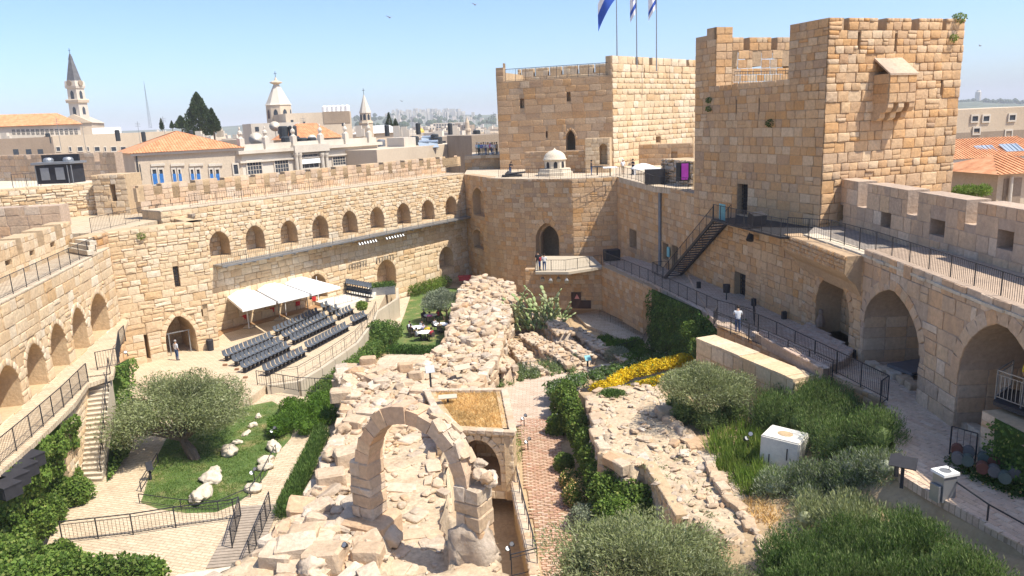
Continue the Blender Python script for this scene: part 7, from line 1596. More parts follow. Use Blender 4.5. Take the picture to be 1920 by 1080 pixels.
# towers
def poly_tower(name, label, px_, ybase, Y, prof, n, mats, rz=0.39, extra=None, cat='tower'):
    b = at(px_, ybase, Y); z0 = b.z; rt = empty(name, (b.x, b.y, z0)); tag(rt, label, cat)
    for nm, mt, pr in prof:
        m2 = MB(); m2.lathe((0, 0, 0), [(r, VZ((b.x, b.y), y) - z0) for r, y in pr], n, 0, rz=rz); m2.build(nm, [M[mt]], rt)
    return rt, b
Y = 330; u = .78 / px_m(Y)
rt, b = poly_tower('church_tower', 'slender white bell tower with a dark pointed spire and a clock', 152, 232, Y, [('shaft', 'town_pale', [(16.5 * u * 1.3, 240), (15 * u * 1.3, 228), (15 * u * 1.25, 195), (14.5 * u * 1.25, 190)]), ('cornice', 'town', [(17.5 * u * 1.3, 193), (18.5 * u * 1.3, 188), (17.5 * u * 1.3, 186)]), ('belfry', 'town_pale', [(13.5 * u * 1.3, 186), (13 * u * 1.3, 166)]), ('cornice', 'town_pale', [(15 * u * 1.3, 166), (16 * u * 1.3, 162), (15 * u * 1.3, 152)]), ('spire', 'spire', [(11.5 * u * 1.3, 152), (6 * u * 1.3, 124), (3.6 * u * 1.3, 113), (3.8 * u * 1.3, 111), (.3, 101)])], 4, None, .55)
for yb, yt in ((217, 200), (186, 170)):
    for k in range(4):
        a = .55 + math.pi / 4 + k * math.pi / 2; r0 = 15 * u * 1.25 * .707 + .06 if yb > 190 else 13.3 * u * 1.3 * .707 + .06; z0 = VZ((b.x, b.y), yb) - b.z; z1 = VZ((b.x, b.y), yt) - b.z; pts = arch_pts(-.8, .8, z0, z0 + (z1 - z0) * .65, z1, 4)
        m2 = MB(); m2.add([(math.cos(a) * r0 - math.sin(a) * x, math.sin(a) * r0 + math.cos(a) * x, z) for x, z in pts], [tuple(range(len(pts)))]); m2.build('window', [M['glass']], rt)
for k in range(4): a = .55 + math.pi / 4 + k * math.pi / 2; r0 = 16 * u * 1.3 * .707 + .1; z0 = VZ((b.x, b.y), 156) - b.z; m2 = MB(); p = Vector((math.cos(a) * r0, math.sin(a) * r0, z0)); m2.tube(p, p + Vector((math.cos(a), math.sin(a), 0)) * .3, 1.2, 1.2, 14); m2.build('clock', [M['town_dark']], rt); 
m2 = MB(); zt_ = VZ((b.x, b.y), 101) - b.z; m2.box((0, 0, zt_ + 1), (.15, .15, 2.4)); m2.box((0, 0, zt_ + 1.4), (1, .15, .15)); m2.build('cross', [M['black']], rt)
f = Facade('church_nave', 'gabled church nave below the dark-spired bell tower', 108, 322, 172, 326, 232, 30, 'town'); m2 = MB(); m2.add([(-.5, -.6, f.z1 - f.zb), (f.L + .5, -.6, f.z1 - f.zb), (f.L / 2, -.6, f.z1 - f.zb + 3.6), (-.5, 30, f.z1 - f.zb), (f.L + .5, 30, f.z1 - f.zb), (f.L / 2, 30, f.z1 - f.zb + 3.6)], [(0, 1, 2), (0, 2, 5, 3), (1, 4, 5, 2)]); m2.build('roof', [M['town']], f.root)
Y = 190; u = 1 / px_m(Y); rt, b = poly_tower('domed_tower', 'squat bell tower with a white pyramid roof and a gilded lantern', 525, 226, Y, [('body', 'town', [(21.5 * u * 1.05, 232), (20.5 * u * 1.05, 197)]), ('roof', 'town_pale', [(22 * u * 1.05, 197), (20 * u * 1.05, 194), (11 * u, 172), (5.5 * u, 160)]), ('lantern', 'town', [(5 * u, 160), (5 * u, 158), (11 * u, 155.5), (11 * u, 154), (3 * u, 151), (1 * u, 145)])], 8, None)
for k in range(8): a = k * math.pi / 4 + .39 + math.pi / 8; r0 = 21 * u * 1.05 * math.cos(math.pi / 8) + .05; m2 = MB(); z0 = VZ((b.x, b.y), 222) - b.z; z1 = VZ((b.x, b.y), 205) - b.z; pts = arch_pts(-.5, .5, z0, z0 + (z1 - z0) * .6, z1, 4); m2.add([(math.cos(a) * r0 - math.sin(a) * x, math.sin(a) * r0 + math.cos(a) * x, z) for x, z in pts], [tuple(range(len(pts)))]); m2.build('window', [M['glass']], rt)
m2 = MB(); zt_ = VZ((b.x, b.y), 146) - b.z; m2.box((0, 0, zt_ + .6), (.1, .1, 1.8)); m2.box((0, 0, zt_ + 1), (.7, .1, .1)); m2.build('cross', [M['black']], rt)
Y = 175; u = 1 / px_m(Y); rt, b = poly_tower('small_spire', 'small cream bell turret with a slim white pyramid spire', 688, 252, Y, [('base', 'town', [(10.5 * u * 1.2, 262), (10 * u * 1.2, 232), (11 * u * 1.2, 231), (10 * u * 1.2, 227)]), ('belfry', 'town', [(9 * u * 1.15, 229), (9 * u * 1.1, 212)]), ('spire', 'town_pale', [(10 * u * 1.1, 212), (9.5 * u * 1.1, 210), (.1, 178)])], 8, None)
for k in range(8): a = k * math.pi / 4 + .39 + math.pi / 8; r0 = 9 * u * 1.12 * math.cos(math.pi / 8) + .04; m2 = MB(); z0 = VZ((b.x, b.y), 225) - b.z; z1 = VZ((b.x, b.y), 214) - b.z; m2.add([(math.cos(a) * r0 - math.sin(a) * x, math.sin(a) * r0 + math.cos(a) * x, z) for x, z in arch_pts(-.3, .3, z0, z1 - .4, z1, 3)], [tuple(range(9))]); m2.build('opening', [M['glass']], rt)
m2 = MB(); zt_ = VZ((b.x, b.y), 178) - b.z; m2.box((0, 0, zt_ + .6), (.08, .08, 1.8)); m2.box((0, 0, zt_ + 1), (.6, .08, .08)); m2.build('cross', [M['black']], rt)
Y = 420; u = 1 / px_m(Y); rt, b = poly_tower('gilded_dome', 'round church with a small golden dome among the roofs', 788, 258, Y, [('drum', 'town_pale', [(9 * u, 270), (9 * u, 250)]), ('dome', 'gold', [(8.6 * u, 250), (8.2 * u, 246), (6.5 * u, 242.5), (3.5 * u, 240), (.2, 239)])], 16, None, cat='church')
Y = 300; u = 1 / px_m(Y); rt, b = poly_tower('minaret', 'short stone minaret with a pointed cap near the flag tower', 877, 252, Y, [('shaft', 'town', [(5.5 * u, 262), (5.5 * u, 246)]), ('gallery', 'town', [(6.5 * u, 246), (7 * u, 243), (6.5 * u, 241)]), ('cap', 'town', [(4.2 * u, 241), (4 * u, 230), (2.5 * u, 225), (.1, 219)])], 10, None)
# left part of the town
f = Facade('long_building', 'long cream building with a row of small dark windows', 90, 205, 330, 228, 255, 14, 'town'); 
for x0, x1 in ((105, 113), (129, 134), (145, 155), (163, 167), (177, 187), (195, 199), (208, 218), (226, 236), (244, 247), (256, 259), (268, 277)): f.win(x0, 276, x1, 283, 'glass', 'town_pale')
f = Facade('dark_building', 'dark stone block under the glazed veranda at the left', -40, 170, 92, 176, 262, 12, 'town_dark')
for x0 in (24, 48, 70): f.win(x0, 280, x0 + 12, 290, 'glass')
f = Facade('veranda_house', 'house with a red roof and a white glazed veranda', -60, 200, 150, 212, 240, 12, 'town_pale'); f.hip(3.2, .8, 5)
for i in range(14): x0 = 22 + i * 9; f.win(x0, 243 - i * .1, x0 + 7, 252, 'glass', None, 3)
f = Facade('shed', 'open metal roofed shed on the long building', 172, 225, 225, 228, 240, 8, 'white')
Y = 260; b = at(282, 240, Y); m2 = MB(); h_ = VZ((b.x, b.y), 152) - b.z
for s in range(3): m2.tube((math.cos(s * 2.1) * .5, math.sin(s * 2.1) * .5, 0), (0, 0, h_), .05, .03, 4)
for i in range(14): z = h_ * i / 14; m2.tube((.4 * (1 - i / 14), 0, z), (-.3 * (1 - i / 14), .3 * (1 - i / 14), z + .8), .03, .03, 3)
o = m2.build('radio_mast', [M['steel']], None, b); tag(o, 'thin lattice radio mast above the long building', 'mast')
def cyp(x, ybase, ytop, wpx, Y, label, name='cypress_tree', n=5000, wide=1.0):
    b = at(x, ybase, Y); h = VZ((b.x, b.y), ytop) - b.z; r = wpx / 2 / px_m(Y); rt = empty(name, b); tag(rt, label, 'tree', 'cypresses in the town'); zz = NR.beta(1.3, 1.6, n) ; th_ = NR.uniform(0, 6.283, n); rr = r * np.minimum(1, .55 + zz * 3) * (1 - zz) ** .8 * 1.15 * NR.uniform(.55, 1.05, n) * (1 + .18 * np.sin(th_ * 4 + zz * 14))
    C = np.stack([np.cos(th_) * rr, np.sin(th_) * rr, zz * h], 1); d = np.stack([np.cos(th_) * .3, np.sin(th_) * .3, np.ones(n)], 1); link('crown', leafmesh('crown', [leaf_quads(C, max(.5, h * .045), .5, d, .5)], [M['cypress']]), rt); m2 = MB(); m2.tube((0, 0, -3), (0, 0, h * .8), r * .15, .05, 6); m2.build('trunk', [M['bark']], rt)
cyp(378, 254, 172, 58, 210, 'broad dark cypress, the tallest behind the red roofed house', n=9000); cyp(401, 246, 202, 26, 205, 'narrow cypress leaning against the tallest one', n=3500); cyp(341, 240, 217, 24, 220, 'round low conifer left of the tallest cypress', n=2500); cyp(304, 242, 222, 8, 230, 'thin lone cypress near the radio mast', n=900); cyp(323, 240, 227, 8, 230, 'tiny cypress between the lone one and the round conifer', n=700); cyp(732, 262, 211, 20, 230, 'taller of the two cypresses right of the slim spire', n=3500); cyp(744, 264, 222, 20, 225, 'shorter of the two cypresses right of the slim spire', n=3000); cyp(75, 232, 216, 14, 240, 'small round tree behind the veranda roof', n=900)
# roofs in front of the hill
f = Facade('flat_house', 'low cream house with a pale roof edge right behind the long parapet', 706, 128, 882, 150, 281, 12, 'town')
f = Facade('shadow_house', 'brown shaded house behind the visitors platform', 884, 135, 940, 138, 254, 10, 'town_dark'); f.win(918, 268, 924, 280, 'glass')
f = Facade('white_hut', 'small white stair hut among the roof tanks', 757, 140, 779, 142, 258, 5, 'town_pale')
f = Facade('gable_hall', 'broad hall with a white gabled roof beside the cypress pair', 705, 185, 752, 190, 250, 9, 'town'); m2 = MB(); hh = f.z1 - f.zb; m2.add([(-.6, -.6, hh), (f.L + .6, -.6, hh), (f.L / 2, -.6, hh + 1.8), (-.6, 9.6, hh), (f.L + .6, 9.6, hh), (f.L / 2, 9.6, hh + 1.8)], [(0, 1, 2), (0, 2, 5, 3), (1, 4, 5, 2)]); m2.build('roof', [M['white']], f.root)
for x, y, Y, l, mt in ((778, 262, 145, 'black tank right of the white hut', 'black'), (815, 258, 150, 'taller black tank at the middle of the roofs', 'black'), (822, 263, 148, 'shorter black tank beside the taller one', 'black'), (894, 250, 160, 'black tank on the brown shaded house', 'black'), (715, 268, 150, 'grey tank left of the white hut', 'steel'), (737, 268, 150, 'second grey tank left of the white hut', 'steel')): q_ = at(x, y, Y); m2 = MB(); m2.lathe((0, 0, -1.5), [(.75, 0), (.78, 2), (.5, 2.2)], 12); o = m2.build('roof_tank', [M[mt]], None, q_); tag(o, l, 'water tank')
for x, y, Y, l in ((795, 275, 140, 'left pale solar collector on the cream roof'), (812, 275, 141, 'right pale solar collector on the cream roof'), (800, 266, 150, 'far pale solar collector behind the pair')): q_ = at(x, y, Y); m2 = MB(); m2.box((0, 0, .3), (1.9, 1.6, .1), .3, 0, .6); m2.tube((-.9, .7, .9), (.9, .7, .9), .28, .28, 10); m2.box((-.8, .5, .2), (.08, .08, 1.4)); m2.box((.8, .5, .2), (.08, .08, 1.4)); o = m2.build('solar_collector', [M['panelblue']], None, q_); tag(o, l, 'solar panel')
R = random.Random(21)
for i in range(95):
    x = R.uniform(-60, 935) if i > 35 else R.uniform(655, 940); Y = R.uniform(210, 900); y = 262 - (Y - 200) / 700 * 18 - (x - 400) * .02 + R.uniform(-4, 5); q_ = at(x, y, Y); w_ = R.uniform(7, 18); h_ = 14
    rt = empty('town_block', (q_.x, q_.y, q_.z - h_), R.uniform(-.6, .6)); tag(rt, 'pale flat-roofed house in the crowded old town beyond the wall', 'house', 'flat-roofed houses of the old town'); m2 = MB(); m2.box((0, 0, h_ / 2), (w_, w_ * .8, h_)); m2.build('wall', [M[R.choice(['town', 'town_pale', 'town', 'town_pale', 'town_dark'])]], rt)
    m2 = MB(); m2.box((R.uniform(-w_ * .3, w_ * .3), 0, h_ + .8), (2.5, 2.5, 1.8)); m2.build('stair_hut', [M['town_pale']], rt)
    for k in range(3): m2 = MB(); m2.box(((k - 1) * w_ * .28, -w_ * .4, h_ - 2.2), (1.1, .1, 1.5)); m2.build('window', [M['glass']], rt)
for i in range(34):
    x = R.uniform(-20, 930); Y = R.uniform(150, 230); y = 247 - x * .022 + R.uniform(6, 14); q_ = at(x, y, Y); k_ = i % 3; m2 = MB()
    if k_ == 0: m2.tube((0, 0, -3), (0, 0, 3.2), .05, .04, 4); [m2.tube((-.6, 0, 2 + j * .35), (.6, 0, 2 + j * .35), .03, .03, 3) for j in range(3)]
    elif k_ == 1: m2.box((0, 0, -.6), (1.3, 1, 2.4)); m2.box((.9, 0, -.9), (.5, .8, 1.6))
    else: m2.lathe((0, 0, -1.5), [(.5, 0), (.52, 2.2), (.3, 2.4)], 8)
    o = m2.build(('roof_aerial', 'roof_box', 'roof_cistern')[k_], [M[('steel', 'town_pale', 'black')[k_]]], None, q_); tag(o, ('thin comb-like aerial on an old town roof', 'small pale box on an old town roof', 'small dark cistern on an old town roof')[k_], ('aerial', 'roof box', 'water tank')[k_], ('aerials on the town roofs', 'boxes on the town roofs', 'cisterns on the town roofs')[k_])
# long white hospital block
f = Facade('modern_block', 'long white modern block with window bands below the hill', 812, 900, 875, 905, 231, 20, 'town_pale')
for j in range(3):
    for i in range(12): x0 = 813 + i * 5.1; f.win(x0, 233 + j * 4.2, x0 + 3.6, 235.6 + j * 4.2, 'blue' if i in (5, 6) else 'glass', None, 0)
# hills and the far suburb
M['hill'] = plain_mat('wooded_hill', (.10, .115, .065), .95, 0, .45, .012)
def hill(name, pts, Y, mat='hill', drop=26, dy=700):
    mb = MB(); V = []; n = len(pts)
    for k, (dd, zz) in enumerate(((-dy, 0.0), (-dy * .45, .55), (0, 1.0), (dy, .7))):
        for x, y in pts: q_ = at(x, y, Y); V.append((q_.x * (1 + dd / Y), Y + dd, -6 + (q_.z + 6) * zz + (RN.uniform(-2, 2) if zz else 0)))
    F = [(k * n + i, k * n + i + 1, (k + 1) * n + i + 1, (k + 1) * n + i) for k in range(3) for i in range(n - 1)]; mb.add(V, F); o = mb.build(name, [M[mat]], smooth=True); o['kind'] = 'structure'; return o
hill('hills', [(-700, 262), (-200, 256), (0, 252), (200, 246), (400, 238), (560, 228), (640, 221), (700, 219), (740, 217), (800, 214), (860, 214), (900, 216), (960, 213), (1100, 205), (1300, 200), (1500, 197)], 3200)
hill('hills', [(1500, 204), (1700, 197), (1780, 190), (1830, 187), (1870, 191), (1920, 194), (2100, 196), (2500, 190)], 2600)
R = random.Random(31); nb_ = 0
for i in range(74):
    x = 738 + (i % 25) * 5.4 + R.uniform(-2, 2) if i < 50 else R.uniform(665, 930); row = i // 25; y = (213.5 + row * 5.5 - (3 if 760 < x < 868 else 0) if i < 50 else R.uniform(217, 232)); Y = 3000 - row * 120 - (y - 210) * 14; q_ = at(x, y, Y); hh = R.uniform(8, 15); m2 = MB(); ww = R.uniform(7, 14)
    m2.box((0, 0, hh / 2 - 14), (ww, 10, hh + 28)); o = m2.build('apartment_block', [M['town_pale']], None, q_, R.uniform(-.4, .4)); tag(o, 'pale apartment block of the suburb on the far hill', 'building', 'apartment blocks on the far hill')
for x, y, l in ((738, 206, 'leftmost of three far towers on the ridge'), (745, 204, 'middle of three far towers on the ridge'), (752, 206, 'rightmost of three far towers on the ridge')): q_ = at(x, 217, 3000); m2 = MB(); hh = VZ((q_.x, q_.y), y) - q_.z; m2.box((0, 0, hh / 2 - 10), (9, 9, hh + 20)); o = m2.build('far_tower', [M['town_pale']], None, q_); tag(o, l, 'building')
for i in range(90): x = R.uniform(655, 940); y = R.uniform(215, 238); q_ = at(x, y, 2950 - (y - 214) * 60); m2 = MB(); r = R.uniform(5, 9); m2.lathe((0, 0, 0), [(.4, -3), (r, 0), (r * .9, r * .6), (r * .4, r * 1.1), (.1, r * 1.3)], 7); o = m2.build('far_tree', [M['cypress']], None, q_); tag(o, 'dark tree among the far hillside houses', 'tree', 'trees on the far hillside')
q_ = at(1833, 190, 2500); m2 = MB(); hh = VZ((q_.x, q_.y), 170) - q_.z; m2.lathe((0, 0, -10), [(9, 0), (9, hh + 6), (6, hh + 8), (5, hh + 12)], 8); o = m2.build('hill_tower', [M['town_pale']], None, q_); tag(o, 'lone tower on the wooded hill right of the square tower', 'tower')
for i in range(30): x = 1788 + i * 4.6; q_ = at(x, 191 + R.uniform(-1, 3), 2450); m2 = MB(); r = R.uniform(6, 10); m2.lathe((0, 0, 0), [(.4, -3), (r, 0), (r * .9, r * .6), (r * .4, r), (.1, r * 1.2)], 7); o = m2.build('ridge_tree', [M['cypress']], None, q_); tag(o, 'dark tree on the ridge below the lone tower', 'tree', 'trees on the right ridge')
# houses right of the square tower
f = Facade('right_house', 'flat-roofed stone house with arched lintels right of the square tower', 1770, 105, 1990, 108, 207, 12, 'town'); 
for x0, y0 in ((1822, 218), (1843, 218), (1892, 216), (1825, 241), (1885, 246)): f.win(x0, y0, x0 + 10, y0 + 9, 'glass', 'town_pale')
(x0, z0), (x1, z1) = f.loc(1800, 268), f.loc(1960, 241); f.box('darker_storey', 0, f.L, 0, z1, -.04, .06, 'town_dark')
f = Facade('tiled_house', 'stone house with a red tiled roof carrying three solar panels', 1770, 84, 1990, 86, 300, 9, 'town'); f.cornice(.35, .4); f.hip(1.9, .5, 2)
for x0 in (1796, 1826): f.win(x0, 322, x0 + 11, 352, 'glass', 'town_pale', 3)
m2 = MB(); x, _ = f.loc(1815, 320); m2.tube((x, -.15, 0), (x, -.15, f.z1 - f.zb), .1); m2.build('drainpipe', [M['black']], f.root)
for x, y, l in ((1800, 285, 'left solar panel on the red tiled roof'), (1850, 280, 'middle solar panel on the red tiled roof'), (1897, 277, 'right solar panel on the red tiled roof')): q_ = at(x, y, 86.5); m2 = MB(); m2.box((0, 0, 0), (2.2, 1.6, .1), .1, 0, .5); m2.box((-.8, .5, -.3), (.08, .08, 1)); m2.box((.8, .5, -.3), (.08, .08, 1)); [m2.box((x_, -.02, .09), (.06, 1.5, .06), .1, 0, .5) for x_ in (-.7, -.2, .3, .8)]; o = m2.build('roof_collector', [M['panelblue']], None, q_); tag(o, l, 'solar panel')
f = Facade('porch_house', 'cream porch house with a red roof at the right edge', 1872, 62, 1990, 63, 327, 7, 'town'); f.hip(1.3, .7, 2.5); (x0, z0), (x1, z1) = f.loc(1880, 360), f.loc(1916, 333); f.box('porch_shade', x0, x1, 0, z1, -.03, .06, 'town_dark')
m2 = MB(); x, _ = f.loc(1890, 345); m2.tube((x, -.3, 0), (x, -.3, f.z1 - f.zb - .2), .15, .15, 8); m2.build('column', [M['town_pale']], f.root)
b = at(1822, 358, 60); bush(b, [((b.x + d_ * .7, b.y, b.z), (.7, .5, .5)) for d_ in (-1.3, -.4, .5, 1.3)], 'yellow-green palm-like bush peeping over the battlement', 'lime', 1800, .3, .2, up=.6)
# ---------------------------------------------------------------- roofs behind the bastion (upper left)
zb = 10.9
W = Wall('ruined_hall_wall', P(-40, 424, zb), P(185, 402, zb), 10, 15, 1.5); W.z1 = W.px(100, 352)[1]; o = wb(W, 'cream', 'mort', ch=.45, nobj=60, rubble=.4, boss=.3, tilt=.03, proud=(.03, .13), coping=.2); tag(o, 'rough sunlit wall with a flat slab top behind the bastion roof', 'wall'); WH_ = W
W = Wall('hall_pier', P(183, 404, zb), P(246, 402, zb), 10, 17, 2.5); W.z1 = W.px(215, 327)[1]; W.rect((205, 345), (220, 377), .8); o = wb(W, 'cream', 'mort', ch=.5, nobj=40, rubble=.2, boss=.2, proud=(.02, .1)); tag(o, 'bright pier with a tall slot opening behind the bastion roof', 'wall')
q_ = P(182, 403, zb); 
W = Wall('back_parapet', P(-30, 338, 13.4), P(222, 336, 13.4), 12, 17, 1.0); W.z1 = W.px(120, 288)[1]; W.crens([(W.px(52, 300)[0], W.px(59, 300)[0], W.px(55, 305)[1]), (W.px(177, 298)[0], W.px(187, 298)[0], W.px(182, 303)[1])]); o = wb(W, 'pink', 'mort_pink', ch=.8, nobj=30); o.data.materials.clear(); o.data.materials.append(M['mort_pink']); tag(o, 'weathered brown parapet behind the ventilation unit', 'parapet')
m2 = MB(); m2.prism(pixpoly([(-40, 356), (190, 352), (190, 330), (-40, 330)], 13.4), 12.6, 13.3); o = m2.build('hall_roof', [M['render']]); o['kind'] = 'structure'
u_ = P(118, 350, 13.4); r = empty('ventilation_unit', u_, rad(-8)); tag(r, 'big dark grey rooftop ventilation unit with two round fans', 'machine'); s = 1 / (CAM_F / u_.y)
m2 = MB(); m2.box((0, 0, 24 * s), (66 * s, 40 * s, 34 * s)); m2.build('body', [M['dark']], r); m2 = MB(); m2.box((0, 0, 44 * s), (78 * s, 46 * s, 4 * s)); m2.build('top_plate', [M['steel']], r); m2 = MB(); m2.box((-6 * s, 14 * s, 52 * s), (76 * s, 3 * s, 13 * s)); m2.build('screen', [M['dark']], r)
for x in (-18, 22): m2 = MB(); m2.lathe((x * s, -3 * s, 46 * s), [(9 * s, 0), (9 * s, 4 * s), (7 * s, 7 * s), (2 * s, 8 * s)], 14); m2.build('fan', [M['steel']], r)
for x in (-15, 15): m2 = MB(); m2.box((x * s, -20.5 * s, 25 * s), (17 * s, 1 * s, 22 * s)); m2.build('panel', [M['steel']], r)
for x in (-32, 32, 40): m2 = MB(); m2.tube((x * s, -22 * s, -6 * s), (x * s, -22 * s, 40 * s), .8 * s, .8 * s, 4); m2.build('post', [M['steel']], r)
railing([P(26, 358, 13.3), P(78, 354, 13.3)], 'dark railing left of the ventilation unit', 1.6, sp=1.5, bal=.25)
railing([P(212, 404, zb), P(216, 385, zb), P(262, 385, zb), P(330, 378, zb), P(380, 380, zb)], 'thin brown railing round the raised slab on the bastion roof', 1.1, sp=1.6, bal=.2, r=.02)
m2 = MB(); m2.prism(pixpoly([(243, 394), (300, 388), (372, 398), (360, 403), (300, 398)], zb + .2), zb, zb + .25); o = m2.build('timber_platform', [M['timber']]); tag(o, 'low dark timber platform on the bastion roof', 'platform')
W = Wall('merlon_block', P(-40, 440, 10.6), P(118, 432, 10.6), 9.5, 14, 1.6); W.z1 = W.px(50, 388)[1]; W.crens([(W.px(36, 400)[0], W.px(46, 400)[0], W.px(40, 408)[1])]); o = wb(W, 'pink', 'mort_pink', ch=.8, nobj=20); tag(o, 'grey shaded merlons in front of the ruined hall wall', 'parapet')
# ---------------------------------------------------------------- air
hz = MB(); hz.box((0, 6900, 68.5), (18400, 15000, 151)); m, t, b = new_mat('haze'); t.nodes.remove(b); pv = N(t, 'ShaderNodeVolumePrincipled'); pv.inputs['Color'].default_value = (.96, .97, 1, 1); pv.inputs['Density'].default_value = 0.00020; pv.inputs['Anisotropy'].default_value = -.1; t.links.new(pv.outputs[0], t.nodes['Material Output'].inputs['Volume'])
hzo = link('haze', hz.mesh('haze', [m])); hzo['kind'] = 'stuff'
print('city done', len(bpy.data.objects))
# ---------------------------------------------------------------- people
SKIN = [plain_mat('skin', (.42, .26, .17), .6, 0, .05), plain_mat('tanned_skin', (.28, .16, .10), .6, 0, .05)]
HAIR = [plain_mat('dark_hair', (.02, .015, .012), .5), plain_mat('grey_hair', (.3, .29, .28), .6), plain_mat('white_cap', (.7, .7, .68), .8)]
CL = {n: plain_mat('cloth_' + n, c, .85, 0, .1, 8) for n, c in dict(red=(.35, .03, .05), white=(.72, .71, .70), blue=(.05, .12, .38), jeans=(.05, .09, .20), grey=(.30, .31, .34), dark=(.025, .025, .03), teal=(.10, .32, .36), pink=(.65, .15, .38), yellow=(.70, .52, .05), lilac=(.45, .40, .52), khaki=(.36, .29, .19), palegrey=(.50, .52, .55)).items()}
def skeleton(pose):
    J = dict(pel=(0, 0, .93, .15), wai=(0, .0, 1.08, .135), che=(0, .0, 1.28, .16), nek=(0, .01, 1.46, .065), hd0=(0, -.02, 1.56, .085), hd1=(0, -.03, 1.66, .085))
    for s, n in ((-1, 'L'), (1, 'R')):
        J['sh' + n] = (s * .19, 0, 1.39, .07); J['el' + n] = (s * .24, .02, 1.12, .05); J['wr' + n] = (s * .25, -.06, .90, .036); J['ha' + n] = (s * .25, -.09, .80, .035)
        J['hi' + n] = (s * .095, 0, .88, .10); J['kn' + n] = (s * .10, -.02, .50, .068); J['an' + n] = (s * .10, .02, .09, .045); J['to' + n] = (s * .11, -.15, .045, .042)
    def mv(k, d): J[k] = (J[k][0] + d[0], J[k][1] + d[1], J[k][2] + d[2], J[k][3])
    if pose == 'walk':
        for k, d in (('knL', (0, -.18, .03)), ('anL', (0, -.22, .03)), ('toL', (0, -.22, .04)), ('knR', (0, .06, 0)), ('anR', (0, .26, .06)), ('toR', (0, .24, .0)), ('wrL', (0, .18, .02)), ('haL', (0, .22, .04)), ('wrR', (0, -.16, .04)), ('haR', (0, -.2, .06))): mv(k, d)
    if pose == 'lean':
        for k in ('wai', 'che', 'nek', 'hd0', 'hd1', 'shL', 'shR'): mv(k, (0, -.30 * (J[k][2] - .93), -.08 * (J[k][2] - .93)))
        for n, s in (('L', -1), ('R', 1)): J['el' + n] = (s * .27, -.28, 1.12, .05); J['wr' + n] = (s * .15, -.45, 1.10, .036); J['ha' + n] = (s * .08, -.50, 1.10, .035)
    if pose == 'hold':
        for n, s in (('L', -1), ('R', 1)): J['el' + n] = (s * .25, -.02, 1.12, .05); J['wr' + n] = (s * .12, -.26, 1.18, .036); J['ha' + n] = (s * .06, -.32, 1.22, .035)
    if pose == 'sit':
        for k in J: J[k] = (J[k][0], J[k][1], J[k][2] - .42, J[k][3])
        for n, s in (('L', -1), ('R', 1)): J['kn' + n] = (s * .13, -.42, .50, .07); J['an' + n] = (s * .13, -.40, .09, .045); J['to' + n] = (s * .13, -.55, .045, .042); J['el' + n] = (s * .26, -.08, .72, .05); J['wr' + n] = (s * .16, -.30, .72, .036); J['ha' + n] = (s * .12, -.38, .74, .035)
    E = [('pel', 'wai'), ('wai', 'che'), ('che', 'nek'), ('nek', 'hd0'), ('hd0', 'hd1')]
    for n in 'LR': E += [('che', 'sh' + n), ('sh' + n, 'el' + n), ('el' + n, 'wr' + n), ('wr' + n, 'ha' + n), ('pel', 'hi' + n), ('hi' + n, 'kn' + n), ('kn' + n, 'an' + n), ('an' + n, 'to' + n)]
    return J, E
def seg_d(p, a, b):
    ab = b - a; t = max(0, min(1, (p - a).dot(ab) / max(ab.length_squared, 1e-9))); return (p - a - ab * t).length
PB = {}
def body(pose, sleeves=True, shorts=False):
    key = (pose, sleeves, shorts)
    if key in PB: return PB[key]
    J, E = skeleton(pose); ks = list(J); me = bpy.data.meshes.new('b'); me.from_pydata([J[k][:3] for k in ks], [(ks.index(a), ks.index(b)) for a, b in E], []); o = bpy.data.objects.new('b', me); COL.objects.link(o)
    md = o.modifiers.new('s', 'SKIN'); 
    for i, k in enumerate(ks): me.skin_vertices[0].data[i].radius = (J[k][3] * (1.25 if k in ('che', 'pel', 'wai') else 1), J[k][3] * (.8 if k in ('che', 'pel', 'wai') else 1))
    me.skin_vertices[0].data[0].use_root = True; md.use_smooth_shade = True; sb = o.modifiers.new('u', 'SUBSURF'); sb.levels = 1; sb.render_levels = 1
    dg = bpy.context.evaluated_depsgraph_get(); r = bpy.data.meshes.new_from_object(o.evaluated_get(dg)); bpy.data.objects.remove(o); r.materials.clear(); [r.materials.append(SKIN[0]) for _ in range(4)]
    for p in r.polygons:
        c = Vector(p.center); best = min(E, key=lambda e: seg_d(c, Vector(J[e[0]][:3]), Vector(J[e[1]][:3])) - J[e[1]][3] * .5); b = best[1][:2]
        p.material_index = {'wa': 1, 'ch': 1, 'ne': 1, 'hd': 0, 'sh': 1, 'el': 1, 'wr': 1 if sleeves and False else 0, 'ha': 0, 'hi': 2, 'kn': 2, 'an': 0 if shorts else 2, 'to': 3}[b]
        if best[0] == 'pel' and b == 'wa' and c.z < J['pel'][2] + .04: p.material_index = 2
        p.use_smooth = True
    PB[key] = (r, J); return PB[key]
